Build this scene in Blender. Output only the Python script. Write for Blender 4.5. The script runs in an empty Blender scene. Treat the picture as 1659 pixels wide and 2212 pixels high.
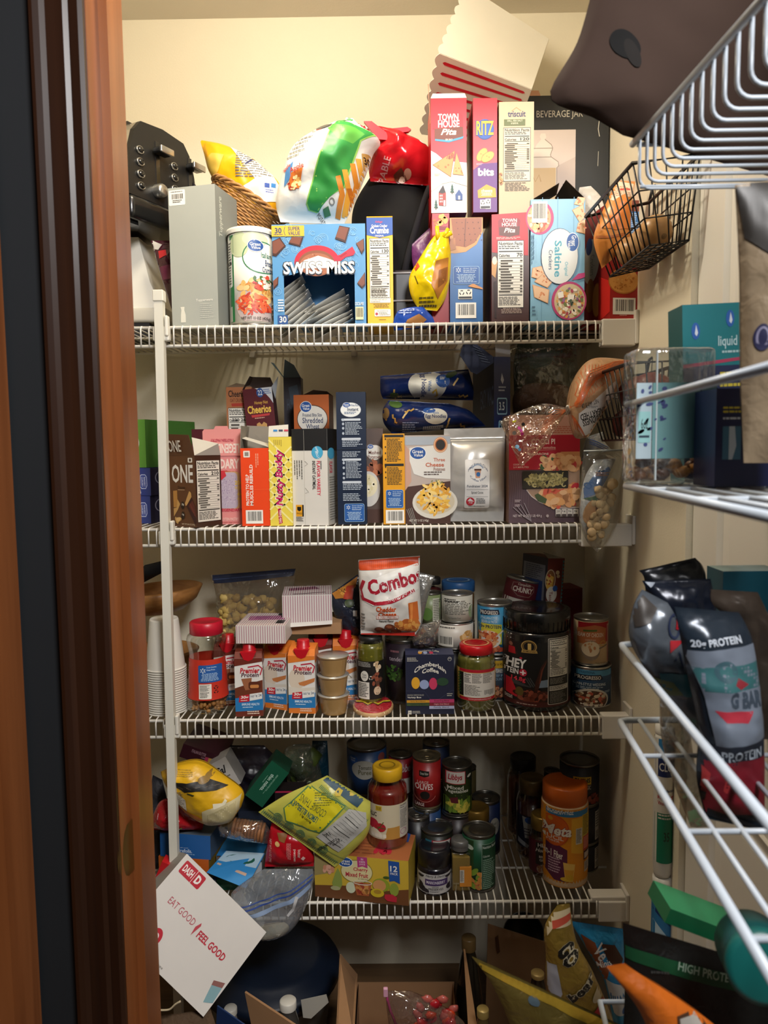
import bpy, bmesh, math, random
from mathutils import Vector, Matrix, Euler, noise
from mathutils.bvhtree import BVHTree

# ------------------------------------------------------------------ camera, world, lights, exposure
W, H, FPX = 1659, 2212, 1600.0
CAM = Vector((0.0, 0.0, 1.5))
YAW, PITCH, ROLL = math.radians(0.5), math.radians(-4.76), math.radians(-0.68)
SC = bpy.context.scene
COL = SC.collection
CROT = Matrix.Rotation(YAW, 3, 'Z') @ Matrix.Rotation(math.radians(90) + PITCH, 3, 'X') @ Matrix.Rotation(ROLL, 3, 'Z')
cam_data = bpy.data.cameras.new('camera')
cam = bpy.data.objects.new('camera', cam_data)
COL.objects.link(cam)
cam.matrix_world = Matrix.Translation(CAM) @ CROT.to_4x4()
cam_data.sensor_fit = 'HORIZONTAL'
cam_data.sensor_width = 36.0
cam_data.lens = FPX / W * 36.0
cam_data.clip_start = 0.02
cam_data.dof.use_dof = True
cam_data.dof.focus_distance = 1.66
cam_data.dof.aperture_fstop = 7.5
SC.camera = cam
SC.view_settings.view_transform = 'Standard'
SC.view_settings.look = 'None'
SC.view_settings.gamma = 1.0
SC.view_settings.use_curve_mapping = False
SC.view_settings.exposure = 0.45
SC.cycles.max_bounces = 8
SC.cycles.diffuse_bounces = 4
SC.cycles.transparent_max_bounces = 24
SC.cycles.use_denoising = True
SC.cycles.sample_clamp_indirect = 4.0

world = bpy.data.worlds.new('world')
SC.world = world
world.use_nodes = True
world.node_tree.nodes['Background'].inputs[0].default_value = (0.32, 0.42, 0.6, 1)
world.node_tree.nodes['Background'].inputs[1].default_value = 0.012


def area_light(name, loc, rot, size, power, color, shape='DISK', size_y=None, spread=None):
    d = bpy.data.lights.new(name, 'AREA')
    d.shape = shape
    d.size = size
    if size_y: d.size_y = size_y
    if spread: d.spread = spread
    d.energy = power
    d.color = color
    o = bpy.data.objects.new(name, d)
    o.location = loc
    o.rotation_euler = rot
    COL.objects.link(o)
    return o


pl = bpy.data.lights.new('pantry_ceiling_lamp', 'POINT')
pl.energy, pl.color, pl.shadow_soft_size = 17, (1.0, 0.89, 0.70), 0.08
plo = bpy.data.objects.new('pantry_ceiling_lamp', pl)
plo.location = (-0.18, 1.3, 2.55)
COL.objects.link(plo)
area_light('hall_fill_light', (0.5, -0.3, 2.62), (math.radians(48), 0, math.radians(12)), 0.5, 38, (0.98, 0.96, 0.95))  # unseen fill on the hall side, added to lift the shelf fronts


# ------------------------------------------------------------------ pixel of the photograph -> point of the room
def ray(px, py):
    return CROT @ Vector(((px - W / 2) / FPX, -(py - H / 2) / FPX, -1.0))


def P(px, py, Y):
    d = ray(px, py)
    return CAM + d * ((Y - CAM.y) / d.y)


def PX(px, py, X):
    d = ray(px, py)
    return CAM + d * ((X - CAM.x) / d.x)


def PZ(px, py, Z):
    d = ray(px, py)
    return CAM + d * ((Z - CAM.z) / d.z)


SHELF_Y, BACK_Y = 1.64, 2.055
RAIL_PX = {1: 702, 2: 1139, 3: 1553, 4: 1949}
LOW_PX = {1: 742, 2: 1174, 3: 1589, 4: 1983}
ZR = {k: P(829, v, SHELF_Y).z for k, v in RAIL_PX.items()}
ZD = {k: z + 0.0045 for k, z in ZR.items()}          # where things stand
XW = 0.541                                             # the right wall

# ------------------------------------------------------------------ materials
_M = {}


def lin(c):
    c /= 255.0
    return c / 12.92 if c <= 0.04045 else ((c + 0.055) / 1.055) ** 2.4


def rgb(h):
    h = h.lstrip('#')
    return tuple(lin(int(h[i:i + 2], 16)) for i in (0, 2, 4)) + (1.0,)


def M(h, rough=0.5, metal=0.0, bump=0.0, bs=60.0, vary=0.05, coat=0.0, trans=0.0, vs=14.0):
    key = (h, rough, metal, bump, bs, vary, coat, trans, vs)
    if key in _M: return _M[key]
    m = bpy.data.materials.new('mat_%s_%d' % (h.lstrip('#'), len(_M)))
    m.use_nodes = True
    nt = m.node_tree
    b = nt.nodes['Principled BSDF']
    b.inputs['Roughness'].default_value = rough
    b.inputs['Metallic'].default_value = metal
    b.inputs['Coat Weight'].default_value = coat
    b.inputs['Transmission Weight'].default_value = trans
    tc = nt.nodes.new('ShaderNodeTexCoord')
    n = nt.nodes.new('ShaderNodeTexNoise')
    n.inputs['Scale'].default_value = vs
    n.inputs['Detail'].default_value = 3
    nt.links.new(tc.outputs['Object'], n.inputs['Vector'])
    mx = nt.nodes.new('ShaderNodeMixRGB')
    c = rgb(h)
    mx.inputs[1].default_value = tuple(max(0, x * (1 - vary)) for x in c[:3]) + (1,)
    mx.inputs[2].default_value = tuple(min(1, x * (1 + vary)) for x in c[:3]) + (1,)
    nt.links.new(n.outputs['Fac'], mx.inputs[0])
    nt.links.new(mx.outputs[0], b.inputs['Base Color'])
    if bump:
        n2 = nt.nodes.new('ShaderNodeTexNoise')
        n2.inputs['Scale'].default_value = bs
        n2.inputs['Detail'].default_value = 2
        n2.inputs['Distortion'].default_value = 0.6
        nt.links.new(tc.outputs['Object'], n2.inputs['Vector'])
        bp = nt.nodes.new('ShaderNodeBump')
        bp.inputs['Strength'].default_value = bump
        bp.inputs['Distance'].default_value = 0.01
        nt.links.new(n2.outputs['Fac'], bp.inputs['Height'])
        nt.links.new(bp.outputs['Normal'], b.inputs['Normal'])
    _M[key] = m
    return m


def clear(tint='#ffffff', amount=0.12, rough=0.08, bump=0.6, bs=40.0, haze=0.0):
    """Thin clear film: lets light through, shines at grazing angles; haze adds a milky share."""
    key = ('clear', tint, amount, rough, bump, bs, haze)
    if key in _M: return _M[key]
    m = bpy.data.materials.new('mat_clear_%d' % len(_M))
    m.use_nodes = True
    nt = m.node_tree
    nt.nodes.remove(nt.nodes['Principled BSDF'])
    out = nt.nodes['Material Output']
    tr = nt.nodes.new('ShaderNodeBsdfTransparent')
    tr.inputs[0].default_value = rgb(tint)
    gl = nt.nodes.new('ShaderNodeBsdfGlossy')
    gl.inputs['Roughness'].default_value = rough
    gl.inputs['Color'].default_value = (1, 1, 1, 1)
    lw = nt.nodes.new('ShaderNodeLayerWeight')
    lw.inputs[0].default_value = 0.25
    tc = nt.nodes.new('ShaderNodeTexCoord')
    if bump:
        n2 = nt.nodes.new('ShaderNodeTexNoise')
        n2.inputs['Scale'].default_value = bs
        n2.inputs['Distortion'].default_value = 1.0
        nt.links.new(tc.outputs['Object'], n2.inputs['Vector'])
        bp = nt.nodes.new('ShaderNodeBump')
        bp.inputs['Strength'].default_value = bump
        bp.inputs['Distance'].default_value = 0.01
        nt.links.new(n2.outputs['Fac'], bp.inputs['Height'])
        nt.links.new(bp.outputs['Normal'], gl.inputs['Normal'])
        nt.links.new(bp.outputs['Normal'], lw.inputs['Normal'])
    ad = nt.nodes.new('ShaderNodeMath')
    ad.operation = 'MULTIPLY_ADD'
    ad.inputs[1].default_value = 0.6
    ad.inputs[2].default_value = amount
    ad.use_clamp = True
    nt.links.new(lw.outputs['Facing'], ad.inputs[0])
    mx = nt.nodes.new('ShaderNodeMixShader')
    nt.links.new(ad.outputs[0], mx.inputs[0])
    base = tr
    if haze:
        df = nt.nodes.new('ShaderNodeBsdfDiffuse')
        df.inputs[0].default_value = rgb(tint)
        mh = nt.nodes.new('ShaderNodeMixShader')
        mh.inputs[0].default_value = haze
        nt.links.new(tr.outputs[0], mh.inputs[1])
        nt.links.new(df.outputs[0], mh.inputs[2])
        base = mh
    nt.links.new(base.outputs[0], mx.inputs[1])
    nt.links.new(gl.outputs[0], mx.inputs[2])
    nt.links.new(mx.outputs[0], out.inputs['Surface'])
    _M[key] = m
    return m


def wood(h1, h2, rough=0.35, scale=(30, 30, 1.2)):
    key = ('wood', h1, h2, rough, scale)
    if key in _M: return _M[key]
    m = M(h1, rough, vary=0.0001 * (len(_M) + 1))
    nt = m.node_tree
    b = nt.nodes['Principled BSDF']
    tc = [n for n in nt.nodes if n.type == 'TEX_COORD'][0]
    mp = nt.nodes.new('ShaderNodeMapping')
    mp.inputs['Scale'].default_value = scale
    nt.links.new(tc.outputs['Object'], mp.inputs['Vector'])
    n = nt.nodes.new('ShaderNodeTexNoise')
    n.inputs['Scale'].default_value = 1.0
    n.inputs['Detail'].default_value = 5
    n.inputs['Distortion'].default_value = 0.8
    nt.links.new(mp.outputs[0], n.inputs['Vector'])
    cr = nt.nodes.new('ShaderNodeValToRGB')
    cr.color_ramp.elements[0].position = 0.3
    cr.color_ramp.elements[1].position = 0.7
    cr.color_ramp.elements[0].color = rgb(h1)
    cr.color_ramp.elements[1].color = rgb(h2)
    nt.links.new(n.outputs['Fac'], cr.inputs[0])
    nt.links.new(cr.outputs[0], b.inputs['Base Color'])
    _M[key] = m
    return m


def C_(c, rough=0.45):
    return c if not isinstance(c, str) else M(c, rough)


STEEL = M('#b9b7b0', 0.28, 0.9)
DARKSTEEL = M('#77746d', 0.3, 0.9)
GOLD = M('#b99a55', 0.3, 0.8)
WHITE_WIRE = M('#dcd8cf', 0.3)
KRAFT = M('#9a7450', 0.8, vary=0.1)
INKK, INKW = '#1a1816', '#eeeae0'


# ------------------------------------------------------------------ plain geometry: each returns (verts, faces)
def g_box(x0, x1, y0, y1, z0, z1, top=True, bottom=True):
    v = [(x0, y0, z0), (x1, y0, z0), (x1, y1, z0), (x0, y1, z0), (x0, y0, z1), (x1, y0, z1), (x1, y1, z1), (x0, y1, z1)]
    f = [(0, 1, 5, 4), (1, 2, 6, 5), (2, 3, 7, 6), (3, 0, 4, 7)]
    if top: f.append((4, 5, 6, 7))
    if bottom: f.append((3, 2, 1, 0))
    return v, f


def g_rbox(x0, x1, y0, y1, z0, z1, r=0.004, seg=3):
    """box with rounded edges"""
    bm = bmesh.new()
    v, f = g_box(x0, x1, y0, y1, z0, z1)
    vs = [bm.verts.new(p) for p in v]
    for q in f: bm.faces.new([vs[i] for i in q])
    bmesh.ops.bevel(bm, geom=list(bm.edges), offset=r, segments=seg, profile=0.5, affect='EDGES')
    return from_bm(bm)


def from_bm(bm):
    bm.verts.index_update()
    v = [tuple(x.co) for x in bm.verts]
    f = [tuple(x.index for x in q.verts) for q in bm.faces]
    bm.free()
    return v, f


def g_lathe(prof, n=36, sx=1.0, sy=1.0):
    """prof: (radius, z) from bottom to top; ends with radius 0 are closed"""
    v, f, rings = [], [], []
    for r, z in prof:
        if r <= 1e-6:
            v.append((0, 0, z)); rings.append([len(v) - 1])
        else:
            s = len(v)
            for i in range(n):
                a = 2 * math.pi * i / n
                v.append((r * math.cos(a) * sx, r * math.sin(a) * sy, z))
            rings.append(list(range(s, s + n)))
    for a, b in zip(rings, rings[1:]):
        for i in range(n):
            j = (i + 1) % n
            if len(a) == 1 and len(b) == 1: continue
            if len(a) == 1: f.append((a[0], b[j], b[i]))
            elif len(b) == 1: f.append((a[i], a[j], b[0]))
            else: f.append((a[i], a[j], b[j], b[i]))
    return v, f


def g_tube(pts, r, n=6, closed=False):
    pts = [Vector(p) for p in pts]
    v, f = [], []
    m = len(pts)
    prev = None
    for i, p in enumerate(pts):
        if closed: d = pts[(i + 1) % m] - pts[i - 1]
        else: d = pts[min(i + 1, m - 1)] - pts[max(i - 1, 0)]
        d = d.normalized() if d.length > 1e-9 else Vector((0, 0, 1))
        if prev is None:
            a = Vector((0, 0, 1)) if abs(d.z) < 0.9 else Vector((1, 0, 0))
            u = d.cross(a).normalized()
        else:
            u = (prev - d * prev.dot(d))
            u = u.normalized() if u.length > 1e-6 else d.orthogonal().normalized()
        prev = u
        w = d.cross(u)
        rr = r[i] if isinstance(r, (list, tuple)) else r
        for k in range(n):
            t = 2 * math.pi * k / n
            v.append(tuple(p + (u * math.cos(t) + w * math.sin(t)) * rr))
    for i in range(m if closed else m - 1):
        a, b = i * n, ((i + 1) % m) * n
        for k in range(n):
            f.append((a + k, a + (k + 1) % n, b + (k + 1) % n, b + k))
    if not closed:
        f.append(tuple(range(n - 1, -1, -1)))
        f.append(tuple(range((m - 1) * n, m * n)))
    return v, f


def g_prism(poly, a, b, axis='y'):
    """outline (p,q) drawn out from a to b along axis: y -> (p,a..b,q), z -> (p,q,a..b), x -> (a..b,p,q)"""
    n = len(poly)
    mk = {'y': lambda p, t: (p[0], t, p[1]), 'z': lambda p, t: (p[0], p[1], t), 'x': lambda p, t: (t, p[0], p[1])}[axis]
    v = [mk(p, a) for p in poly] + [mk(p, b) for p in poly]
    f = [tuple(range(n)), tuple(range(2 * n - 1, n - 1, -1))]
    for i in range(n):
        j = (i + 1) % n
        f.append((i, i + n, j + n, j))
    return v, f


def g_slab(pts, th=0.0012):
    """a planar 3-D polygon given thickness"""
    pts = [Vector(p) for p in pts]
    nrm = Vector((0, 0, 0))
    for i in range(len(pts)):
        nrm += (pts[i] - pts[0]).cross(pts[(i + 1) % len(pts)] - pts[0])
    nrm = nrm.normalized() * th / 2
    n = len(pts)
    v = [tuple(p + nrm) for p in pts] + [tuple(p - nrm) for p in pts]
    f = [tuple(range(n)), tuple(range(2 * n - 1, n - 1, -1))]
    for i in range(n):
        j = (i + 1) % n
        f.append((i, i + n, j + n, j))
    return v, f


def g_ball(c, rx, ry=None, rz=None, n=12, rot=None, lump=0.0, seed=0):
    ry = ry or rx
    rz = rz or rx
    v, f = [], []
    R = Euler(rot).to_matrix() if rot else None
    m = max(5, n // 2 + 1)
    for i in range(m + 1):
        ph = math.pi * i / m
        for k in range(n):
            a = 2 * math.pi * k / n
            d = Vector((math.sin(ph) * math.cos(a), math.sin(ph) * math.sin(a), -math.cos(ph)))
            s = 1 + lump * noise.noise(d * 1.7 + Vector((seed * 3.1, seed, 0))) if lump else 1
            q = Vector((d.x * rx, d.y * ry, d.z * rz)) * s
            if R: q = R @ q
            v.append(tuple(q + Vector(c)))
    for i in range(m):
        for k in range(n):
            f.append((i * n + k, i * n + (k + 1) % n, (i + 1) * n + (k + 1) % n, (i + 1) * n + k))
    return v, f


def moved(g, M4):
    return [tuple(M4 @ Vector(p)) for p in g[0]], g[1]


def shifted(g, dx=0, dy=0, dz=0):
    return [(p[0] + dx, p[1] + dy, p[2] + dz) for p in g[0]], g[1]


def resample(pts, n):
    pts = [Vector(p) for p in pts]
    L = [0]
    for a, b in zip(pts, pts[1:]): L.append(L[-1] + (b - a).length)
    out, j = [], 0
    for i in range(n):
        s = L[-1] * i / (n - 1)
        while j < len(L) - 2 and L[j + 1] < s: j += 1
        d = L[j + 1] - L[j]
        out.append(pts[j].lerp(pts[j + 1], (s - L[j]) / d if d > 1e-9 else 0))
    return out


def smoothline(pts, n):
    """Catmull-Rom through the points"""
    pts = [Vector(p) for p in pts]
    q = [pts[0]] + pts + [pts[-1]]
    out = []
    for i in range(1, len(q) - 2):
        for k in range(8):
            t = k / 8
            p0, p1, p2, p3 = q[i - 1], q[i], q[i + 1], q[i + 2]
            out.append(0.5 * ((2 * p1) + (p2 - p0) * t + (2 * p0 - 5 * p1 + 4 * p2 - p3) * t * t + (3 * p1 - p0 - 3 * p2 + p3) * t ** 3))
    out.append(pts[-1])
    return resample(out, n)


# ------------------------------------------------------------------ things, parts, sub-parts
class T:
    """One thing: parts are collected by name ('lid', 'label#2' for a second of the same name, 'door/handle' for a sub-part)
    and become meshes under one Empty (or one mesh when there is a single part)."""

    def __init__(s, name, label, cat, loc, rot=(0, 0, 0), group=None, kind=None):
        s.name, s.label, s.cat, s.group, s.kind = name, label, cat, group, kind
        s.loc, s.rot = Vector(loc), rot
        s.parts = {}
        s.plabels = {}
        s.pkinds = {}
        s.pivot = {}

    def add(s, part, g, mat, smooth=False):
        v, f = g
        d = s.parts.setdefault(part, {'v': [], 'f': [], 'm': [], 's': []})
        o = len(d['v'])
        d['v'] += v
        d['f'] += [tuple(i + o for i in q) for q in f]
        d['m'] += [C_(mat)] * len(f)
        d['s'] += [smooth] * len(f)
        return s

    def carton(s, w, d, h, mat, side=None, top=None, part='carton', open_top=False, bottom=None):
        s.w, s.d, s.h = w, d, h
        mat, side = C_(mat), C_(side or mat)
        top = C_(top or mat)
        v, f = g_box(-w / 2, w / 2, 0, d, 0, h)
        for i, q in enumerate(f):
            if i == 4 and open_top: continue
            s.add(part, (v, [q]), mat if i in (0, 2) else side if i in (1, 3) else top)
        if open_top:
            e = 0.0008
            v, f = g_box(-w / 2 + e, w / 2 - e, e, d - e, e, h - 0.0001, top=False)
            s.add(part, (v, [q[::-1] for q in f]), M('#8d8474', 0.8))
        return s

    def face(s, which, units, part='carton'):
        return Face(s, which, units, part)

    def flap(s, part, a, b, c, dd, mat, th=0.0008):
        s.add(part, g_slab([a, b, c, dd], th), mat)

    def done(s):
        root = None
        keys = list(s.parts)
        single = len(keys) == 1
        mw = Matrix.Translation(s.loc) @ Euler(s.rot).to_matrix().to_4x4()
        if not single:
            root = bpy.data.objects.new(s.name, None)
            root.empty_display_size = 0.05
            root.matrix_world = mw
            COL.objects.link(root)
            s.tag(root)
        made = {}
        for k in keys:
            d = s.parts[k]
            nm = s.name if single else k.split('/')[-1].split('#')[0]
            me = bpy.data.meshes.new(nm)
            me.from_pydata(d['v'], [], d['f'])
            slots = []
            idx = []
            for m in d['m']:
                if m not in slots: slots.append(m)
                idx.append(slots.index(m))
            for m in slots: me.materials.append(m)
            me.polygons.foreach_set('material_index', idx)
            me.polygons.foreach_set('use_smooth', d['s'])
            me.update()
            o = bpy.data.objects.new(nm, me)
            COL.objects.link(o)
            if single:
                o.matrix_world = mw
                s.tag(o)
                root = o
            else:
                par = k.rsplit('/', 1)[0] if '/' in k else None
                o.parent = made[par] if par in made else root
                if k in s.plabels: o['label'] = s.plabels[k]
                if k in s.pkinds: o['kind'] = s.pkinds[k]
            made[k] = o
        s.root = root
        s.objs = made
        return s

    def tag(s, o):
        if s.kind: o['kind'] = s.kind
        if s.kind == 'structure': return
        o['label'], o['category'] = s.label, s.cat
        if s.group: o['group'] = s.group


def copy_thing(root, loc, label, rotz=None, group=None):
    r = root.copy()
    COL.objects.link(r)
    r.location = loc
    if rotz is not None: r.rotation_euler[2] = rotz
    r['label'] = label
    if group: r['group'] = group
    for ch in list(root.children):
        c = ch.copy()
        COL.objects.link(c)
        c.parent = r
        for g in list(ch.children):
            e = g.copy()
            COL.objects.link(e)
            e.parent = c
    return r


# ------------------------------------------------------------------ printing on faces
_TXT = {}


def text_mesh(body, bold, shear):
    key = (body, bold, shear)
    if key in _TXT: return _TXT[key]
    cu = bpy.data.curves.new('t', 'FONT')
    cu.body = body
    cu.resolution_u = 2
    cu.offset = bold
    cu.shear = shear
    ob = bpy.data.objects.new('t', cu)
    me = bpy.data.meshes.new_from_object(ob)
    v = [(p.co.x, p.co.y) for p in me.vertices]
    f = [tuple(q.vertices) for q in me.polygons]
    bpy.data.objects.remove(ob)
    bpy.data.meshes.remove(me)
    bpy.data.curves.remove(cu)
    if v:
        x0, x1 = min(p[0] for p in v), max(p[0] for p in v)
        y0, y1 = min(p[1] for p in v), max(p[1] for p in v)
        v = [((p[0] - x0) / max(1e-6, x1 - x0), (p[1] - y0) / max(1e-6, y1 - y0)) for p in v]
    _TXT[key] = (v, f)
    return _TXT[key]


class Face:
    """Printing on one face of a thing. units = (x0,y0,x1,y1): the coordinates of the face's corners (y down) in which the print is drawn."""

    def __init__(s, t, which, units, part, size=None, bvh=None, conv=None, step=0.006, lift=0.0003):
        s.th, s.which, s.u, s.part0, s.part = t, which, units, part, part
        s.layer = 0
        s.bvh, s.conv, s.step, s.lift = bvh, conv, step, lift
        if size: s.fw, s.fh = size
        elif which in ('front', 'back'): s.fw, s.fh = t.w, t.h
        elif which in ('right', 'left'): s.fw, s.fh = t.d, t.h
        elif which == 'top': s.fw, s.fh = t.w, t.d

    def on(s, part=None):
        s.part = part or s.part0
        return s

    def map(s, x, y, h):
        t = s.th
        if s.which == 'proj':
            lx, lz = s.conv(x, y)
            o = Vector((lx, -3.0, lz))
            hit = s.bvh.ray_cast(o, Vector((0, 1, 0)), 6.0)
            return None if hit[0] is None else (lx, hit[0].y - h, lz)
        u = (x - s.u[0]) / (s.u[2] - s.u[0]) * s.fw
        v = (s.u[3] - y) / (s.u[3] - s.u[1]) * s.fh
        w = s.which
        if w == 'front': return (u - s.fw / 2, -h, v)
        if w == 'right': return (t.w / 2 + h, u, v)
        if w == 'left': return (-t.w / 2 - h, t.d - u, v)
        if w == 'top': return (u - s.fw / 2, v, t.h + h)

    def emit(s, v, f, mat, bump=True):
        if bump: s.layer += 1
        h = s.lift + 0.00004 * s.layer
        if s.which == 'proj':
            # cut to a grid so the print follows the curved surface
            L = [Vector((*s.conv(*p), 0)) for p in v]
            bm = bmesh.new()
            vs = [bm.verts.new(p) for p in L]
            for q in f:
                try: bm.faces.new([vs[i] for i in q])
                except ValueError: pass
            xs, zs = [p.x for p in L], [p.y for p in L]
            for lo, hi, nx in ((min(xs), max(xs), (1, 0, 0)), (min(zs), max(zs), (0, 1, 0))):
                k = math.ceil(lo / s.step)
                while k * s.step < hi:
                    c = k * s.step
                    if c > lo + 1e-6:
                        bmesh.ops.bisect_plane(bm, geom=bm.verts[:] + bm.edges[:] + bm.faces[:], dist=1e-7, plane_co=(nx[0] * c, nx[1] * c, 0), plane_no=nx)
                    k += 1
            v2, f2 = from_bm(bm)
            conv, s.conv = s.conv, (lambda a, b: (a, b))
            pts = [s.map(p[0], p[1], h) for p in v2]
            s.conv = conv
            ok = [i for i, p in enumerate(pts) if p]
            re = {i: k for k, i in enumerate(ok)}
            s.th.add(s.part, ([pts[i] for i in ok], [tuple(re[i] for i in q) for q in f2 if all(i in re for i in q)]), mat, True)
            return
        s.th.add(s.part, ([s.map(x, y, h) for x, y in v], f), mat)

    def r(s, x0, y0, x1, y1, c):
        s.emit([(x0, y1), (x1, y1), (x1, y0), (x0, y0)], [(0, 1, 2, 3)], c)
        return s

    def rr(s, x0, y0, x1, y1, c, k=0.25, n=5):
        k = min(abs(x1 - x0), abs(y1 - y0)) * k
        pts = []
        for cx, cy, a0 in ((x1 - k, y0 + k, -90), (x1 - k, y1 - k, 0), (x0 + k, y1 - k, 90), (x0 + k, y0 + k, 180)):
            for i in range(n + 1):
                a = math.radians(a0 + 90 * i / n)
                pts.append((cx + k * math.cos(a), cy + k * math.sin(a)))
        return s.p(pts, c)

    def p(s, pts, c):
        a = sum(pts[i][0] * pts[(i + 1) % len(pts)][1] - pts[(i + 1) % len(pts)][0] * pts[i][1] for i in range(len(pts)))
        if a > 0: pts = pts[::-1]
        s.emit(list(pts), [tuple(range(len(pts)))], c)
        return s

    def e(s, cx, cy, rx, ry, c, rot=0, n=28):
        ca, sa = math.cos(math.radians(rot)), math.sin(math.radians(rot))
        pts = []
        for i in range(n):
            a = 2 * math.pi * i / n
            x, y = rx * math.cos(a), ry * math.sin(a)
            pts.append((cx + x * ca - y * sa, cy + x * sa + y * ca))
        return s.p(pts, c)

    def ring(s, cx, cy, rx, ry, w, c, rot=0, n=28, a0=0, a1=360):
        ca, sa = math.cos(math.radians(rot)), math.sin(math.radians(rot))
        v = []
        full = a1 - a0 >= 360
        m = n if full else n + 1
        for i in range(m):
            a = math.radians(a0 + (a1 - a0) * i / n)
            for k in (0, w):
                x, y = (rx - k) * math.cos(a), (ry - k) * math.sin(a)
                v.append((cx + x * ca - y * sa, cy + x * sa + y * ca))
        f = []
        for i in range(n):
            j = (i + 1) % m
            f.append((2 * i, 2 * i + 1, 2 * j + 1, 2 * j))
        s.emit(v, f, c)
        return s

    def line(s, pts, w, c):
        v, f = [], []
        n = len(pts)
        for i, (x, y) in enumerate(pts):
            a, b = pts[max(0, i - 1)], pts[min(n - 1, i + 1)]
            dx, dy = b[0] - a[0], b[1] - a[1]
            l = math.hypot(dx, dy) or 1
            v += [(x - dy / l * w / 2, y + dx / l * w / 2), (x + dy / l * w / 2, y - dx / l * w / 2)]
            if i: f.append((2 * i - 2, 2 * i - 1, 2 * i + 1, 2 * i))
        s.emit(v, f, c)
        return s

    def t_(s, body, x0, y0, x1, y1, c, rot=0, b=0.012, sh=0.0, arc=0.0, skew=0.0):
        """text fitted into the rectangle; rot 90 reads upward, -90 downward, 180 upside down; other angles turn it about its centre.
        arc bends it (rise of the middle as a share of the height); skew lifts its end."""
        v, f = text_mesh(body, b, sh)
        if not v: return s
        w, h = x1 - x0, y1 - y0
        out = []
        for p, q in v:
            if arc: q = q + arc * (1 - (2 * p - 1) ** 2) - arc * 0.5
            if skew: q = q + skew * p
            if rot == 90: out.append((x0 + (1 - q) * w, y1 - p * h))
            elif rot == -90: out.append((x0 + q * w, y0 + p * h))
            elif rot == 180: out.append((x1 - p * w, y0 + q * h))
            elif rot == 0: out.append((x0 + p * w, y1 - q * h))
            else:
                a = math.radians(rot)
                cx, cy = (x0 + x1) / 2, (y0 + y1) / 2
                dx, dy = (p - 0.5) * w, -(q - 0.5) * h
                out.append((cx + dx * math.cos(a) + dy * math.sin(a), cy - dx * math.sin(a) + dy * math.cos(a)))
        s.emit(out, f, c)
        return s

    t = t_

    def ln(s, x0, y0, x1, y1, n, c, seed=1, fill=0.5, vert=False, align='l'):
        """rows of print too small to read"""
        rnd = random.Random(seed * 77 + n)
        v, f = [], []
        for i in range(n):
            if vert:
                a = x0 + (x1 - x0) * i / n
                b = a + (x1 - x0) / n * fill
                lo, hi = y0, y1
            else:
                a = y0 + (y1 - y0) * i / n
                b = a + (y1 - y0) / n * fill
                lo, hi = x0, x1
            end = lo + (hi - lo) * (rnd.uniform(0.65, 1.0))
            if align == 'c':
                mid = (lo + hi) / 2
                p, end = mid - (end - lo) / 2, mid + (end - lo) / 2
            else: p = lo
            while p < end - (hi - lo) * 0.03:
                q = min(end, p + (hi - lo) * rnd.uniform(0.06, 0.2))
                o = len(v)
                if vert: v += [(a, q), (b, q), (b, p), (a, p)]
                else: v += [(p, b), (q, b), (q, a), (p, a)]
                f.append((o, o + 1, o + 2, o + 3))
                p = q + (hi - lo) * 0.025
        if f: s.emit(v, f, c)
        return s

    def bc(s, x0, y0, x1, y1, seed=3, bg='#f0ece2', vert=False):
        keep = s.part
        if s.part == s.part0 and s.part0 != 'barcode_label': s.part = 'barcode'
        s.r(x0, y0, x1, y1, bg)
        rnd = random.Random(seed)
        v, f = [], []
        mx, my = (x1 - x0) * 0.1, (y1 - y0) * 0.1
        lo, hi = (y0 + my, y1 - my) if vert else (x0 + mx, x1 - mx)
        p, unit = lo, (hi - lo) / 62
        while p < hi - unit:
            q = p + unit * rnd.choice((1, 1, 2, 3))
            o = len(v)
            if vert: v += [(x0 + mx * 2, q), (x1 - mx, q), (x1 - mx, p), (x0 + mx * 2, p)]
            else: v += [(p, y1 - my * 2), (q, y1 - my * 2), (q, y0 + my), (p, y0 + my)]
            f.append((o, o + 1, o + 2, o + 3))
            p = q + unit * rnd.choice((1, 1, 2))
        s.emit(v, f, INKK)
        s.part = keep
        return s

    def nf(s, x0, y0, x1, y1, cal='120', bg='#ece7da', ink=INKK, rows=14, title='Nutrition Facts'):
        keep = s.part
        s.part = 'nutrition_panel'
        w, h = x1 - x0, y1 - y0
        s.r(x0, y0, x1, y1, ink)
        s.r(x0 + w * 0.015, y0 + w * 0.02, x1 - w * 0.015, y1 - w * 0.02, bg)
        a, b = x0 + w * 0.05, x1 - w * 0.05
        s.t(title, a, y0 + h * 0.02, b, y0 + h * 0.075, ink, b=0.03)
        s.ln(a, y0 + h * 0.085, b, y0 + h * 0.14, 2, ink, 4)
        s.r(a, y0 + h * 0.155, b, y0 + h * 0.172, ink)
        s.t('Calories', a, y0 + h * 0.2, a + w * 0.42, y0 + h * 0.245, ink, b=0.03)
        s.t(cal, b - w * 0.11 * len(cal), y0 + h * 0.185, b, y0 + h * 0.245, ink, b=0.03)
        s.r(a, y0 + h * 0.255, b, y0 + h * 0.264, ink)
        v, f = [], []
        rnd = random.Random(int(x0) + 7)
        def q(ax, ay, bx, by):
            o = len(v)
            v.extend([(ax, by), (bx, by), (bx, ay), (ax, ay)])
            f.append((o, o + 1, o + 2, o + 3))
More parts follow.
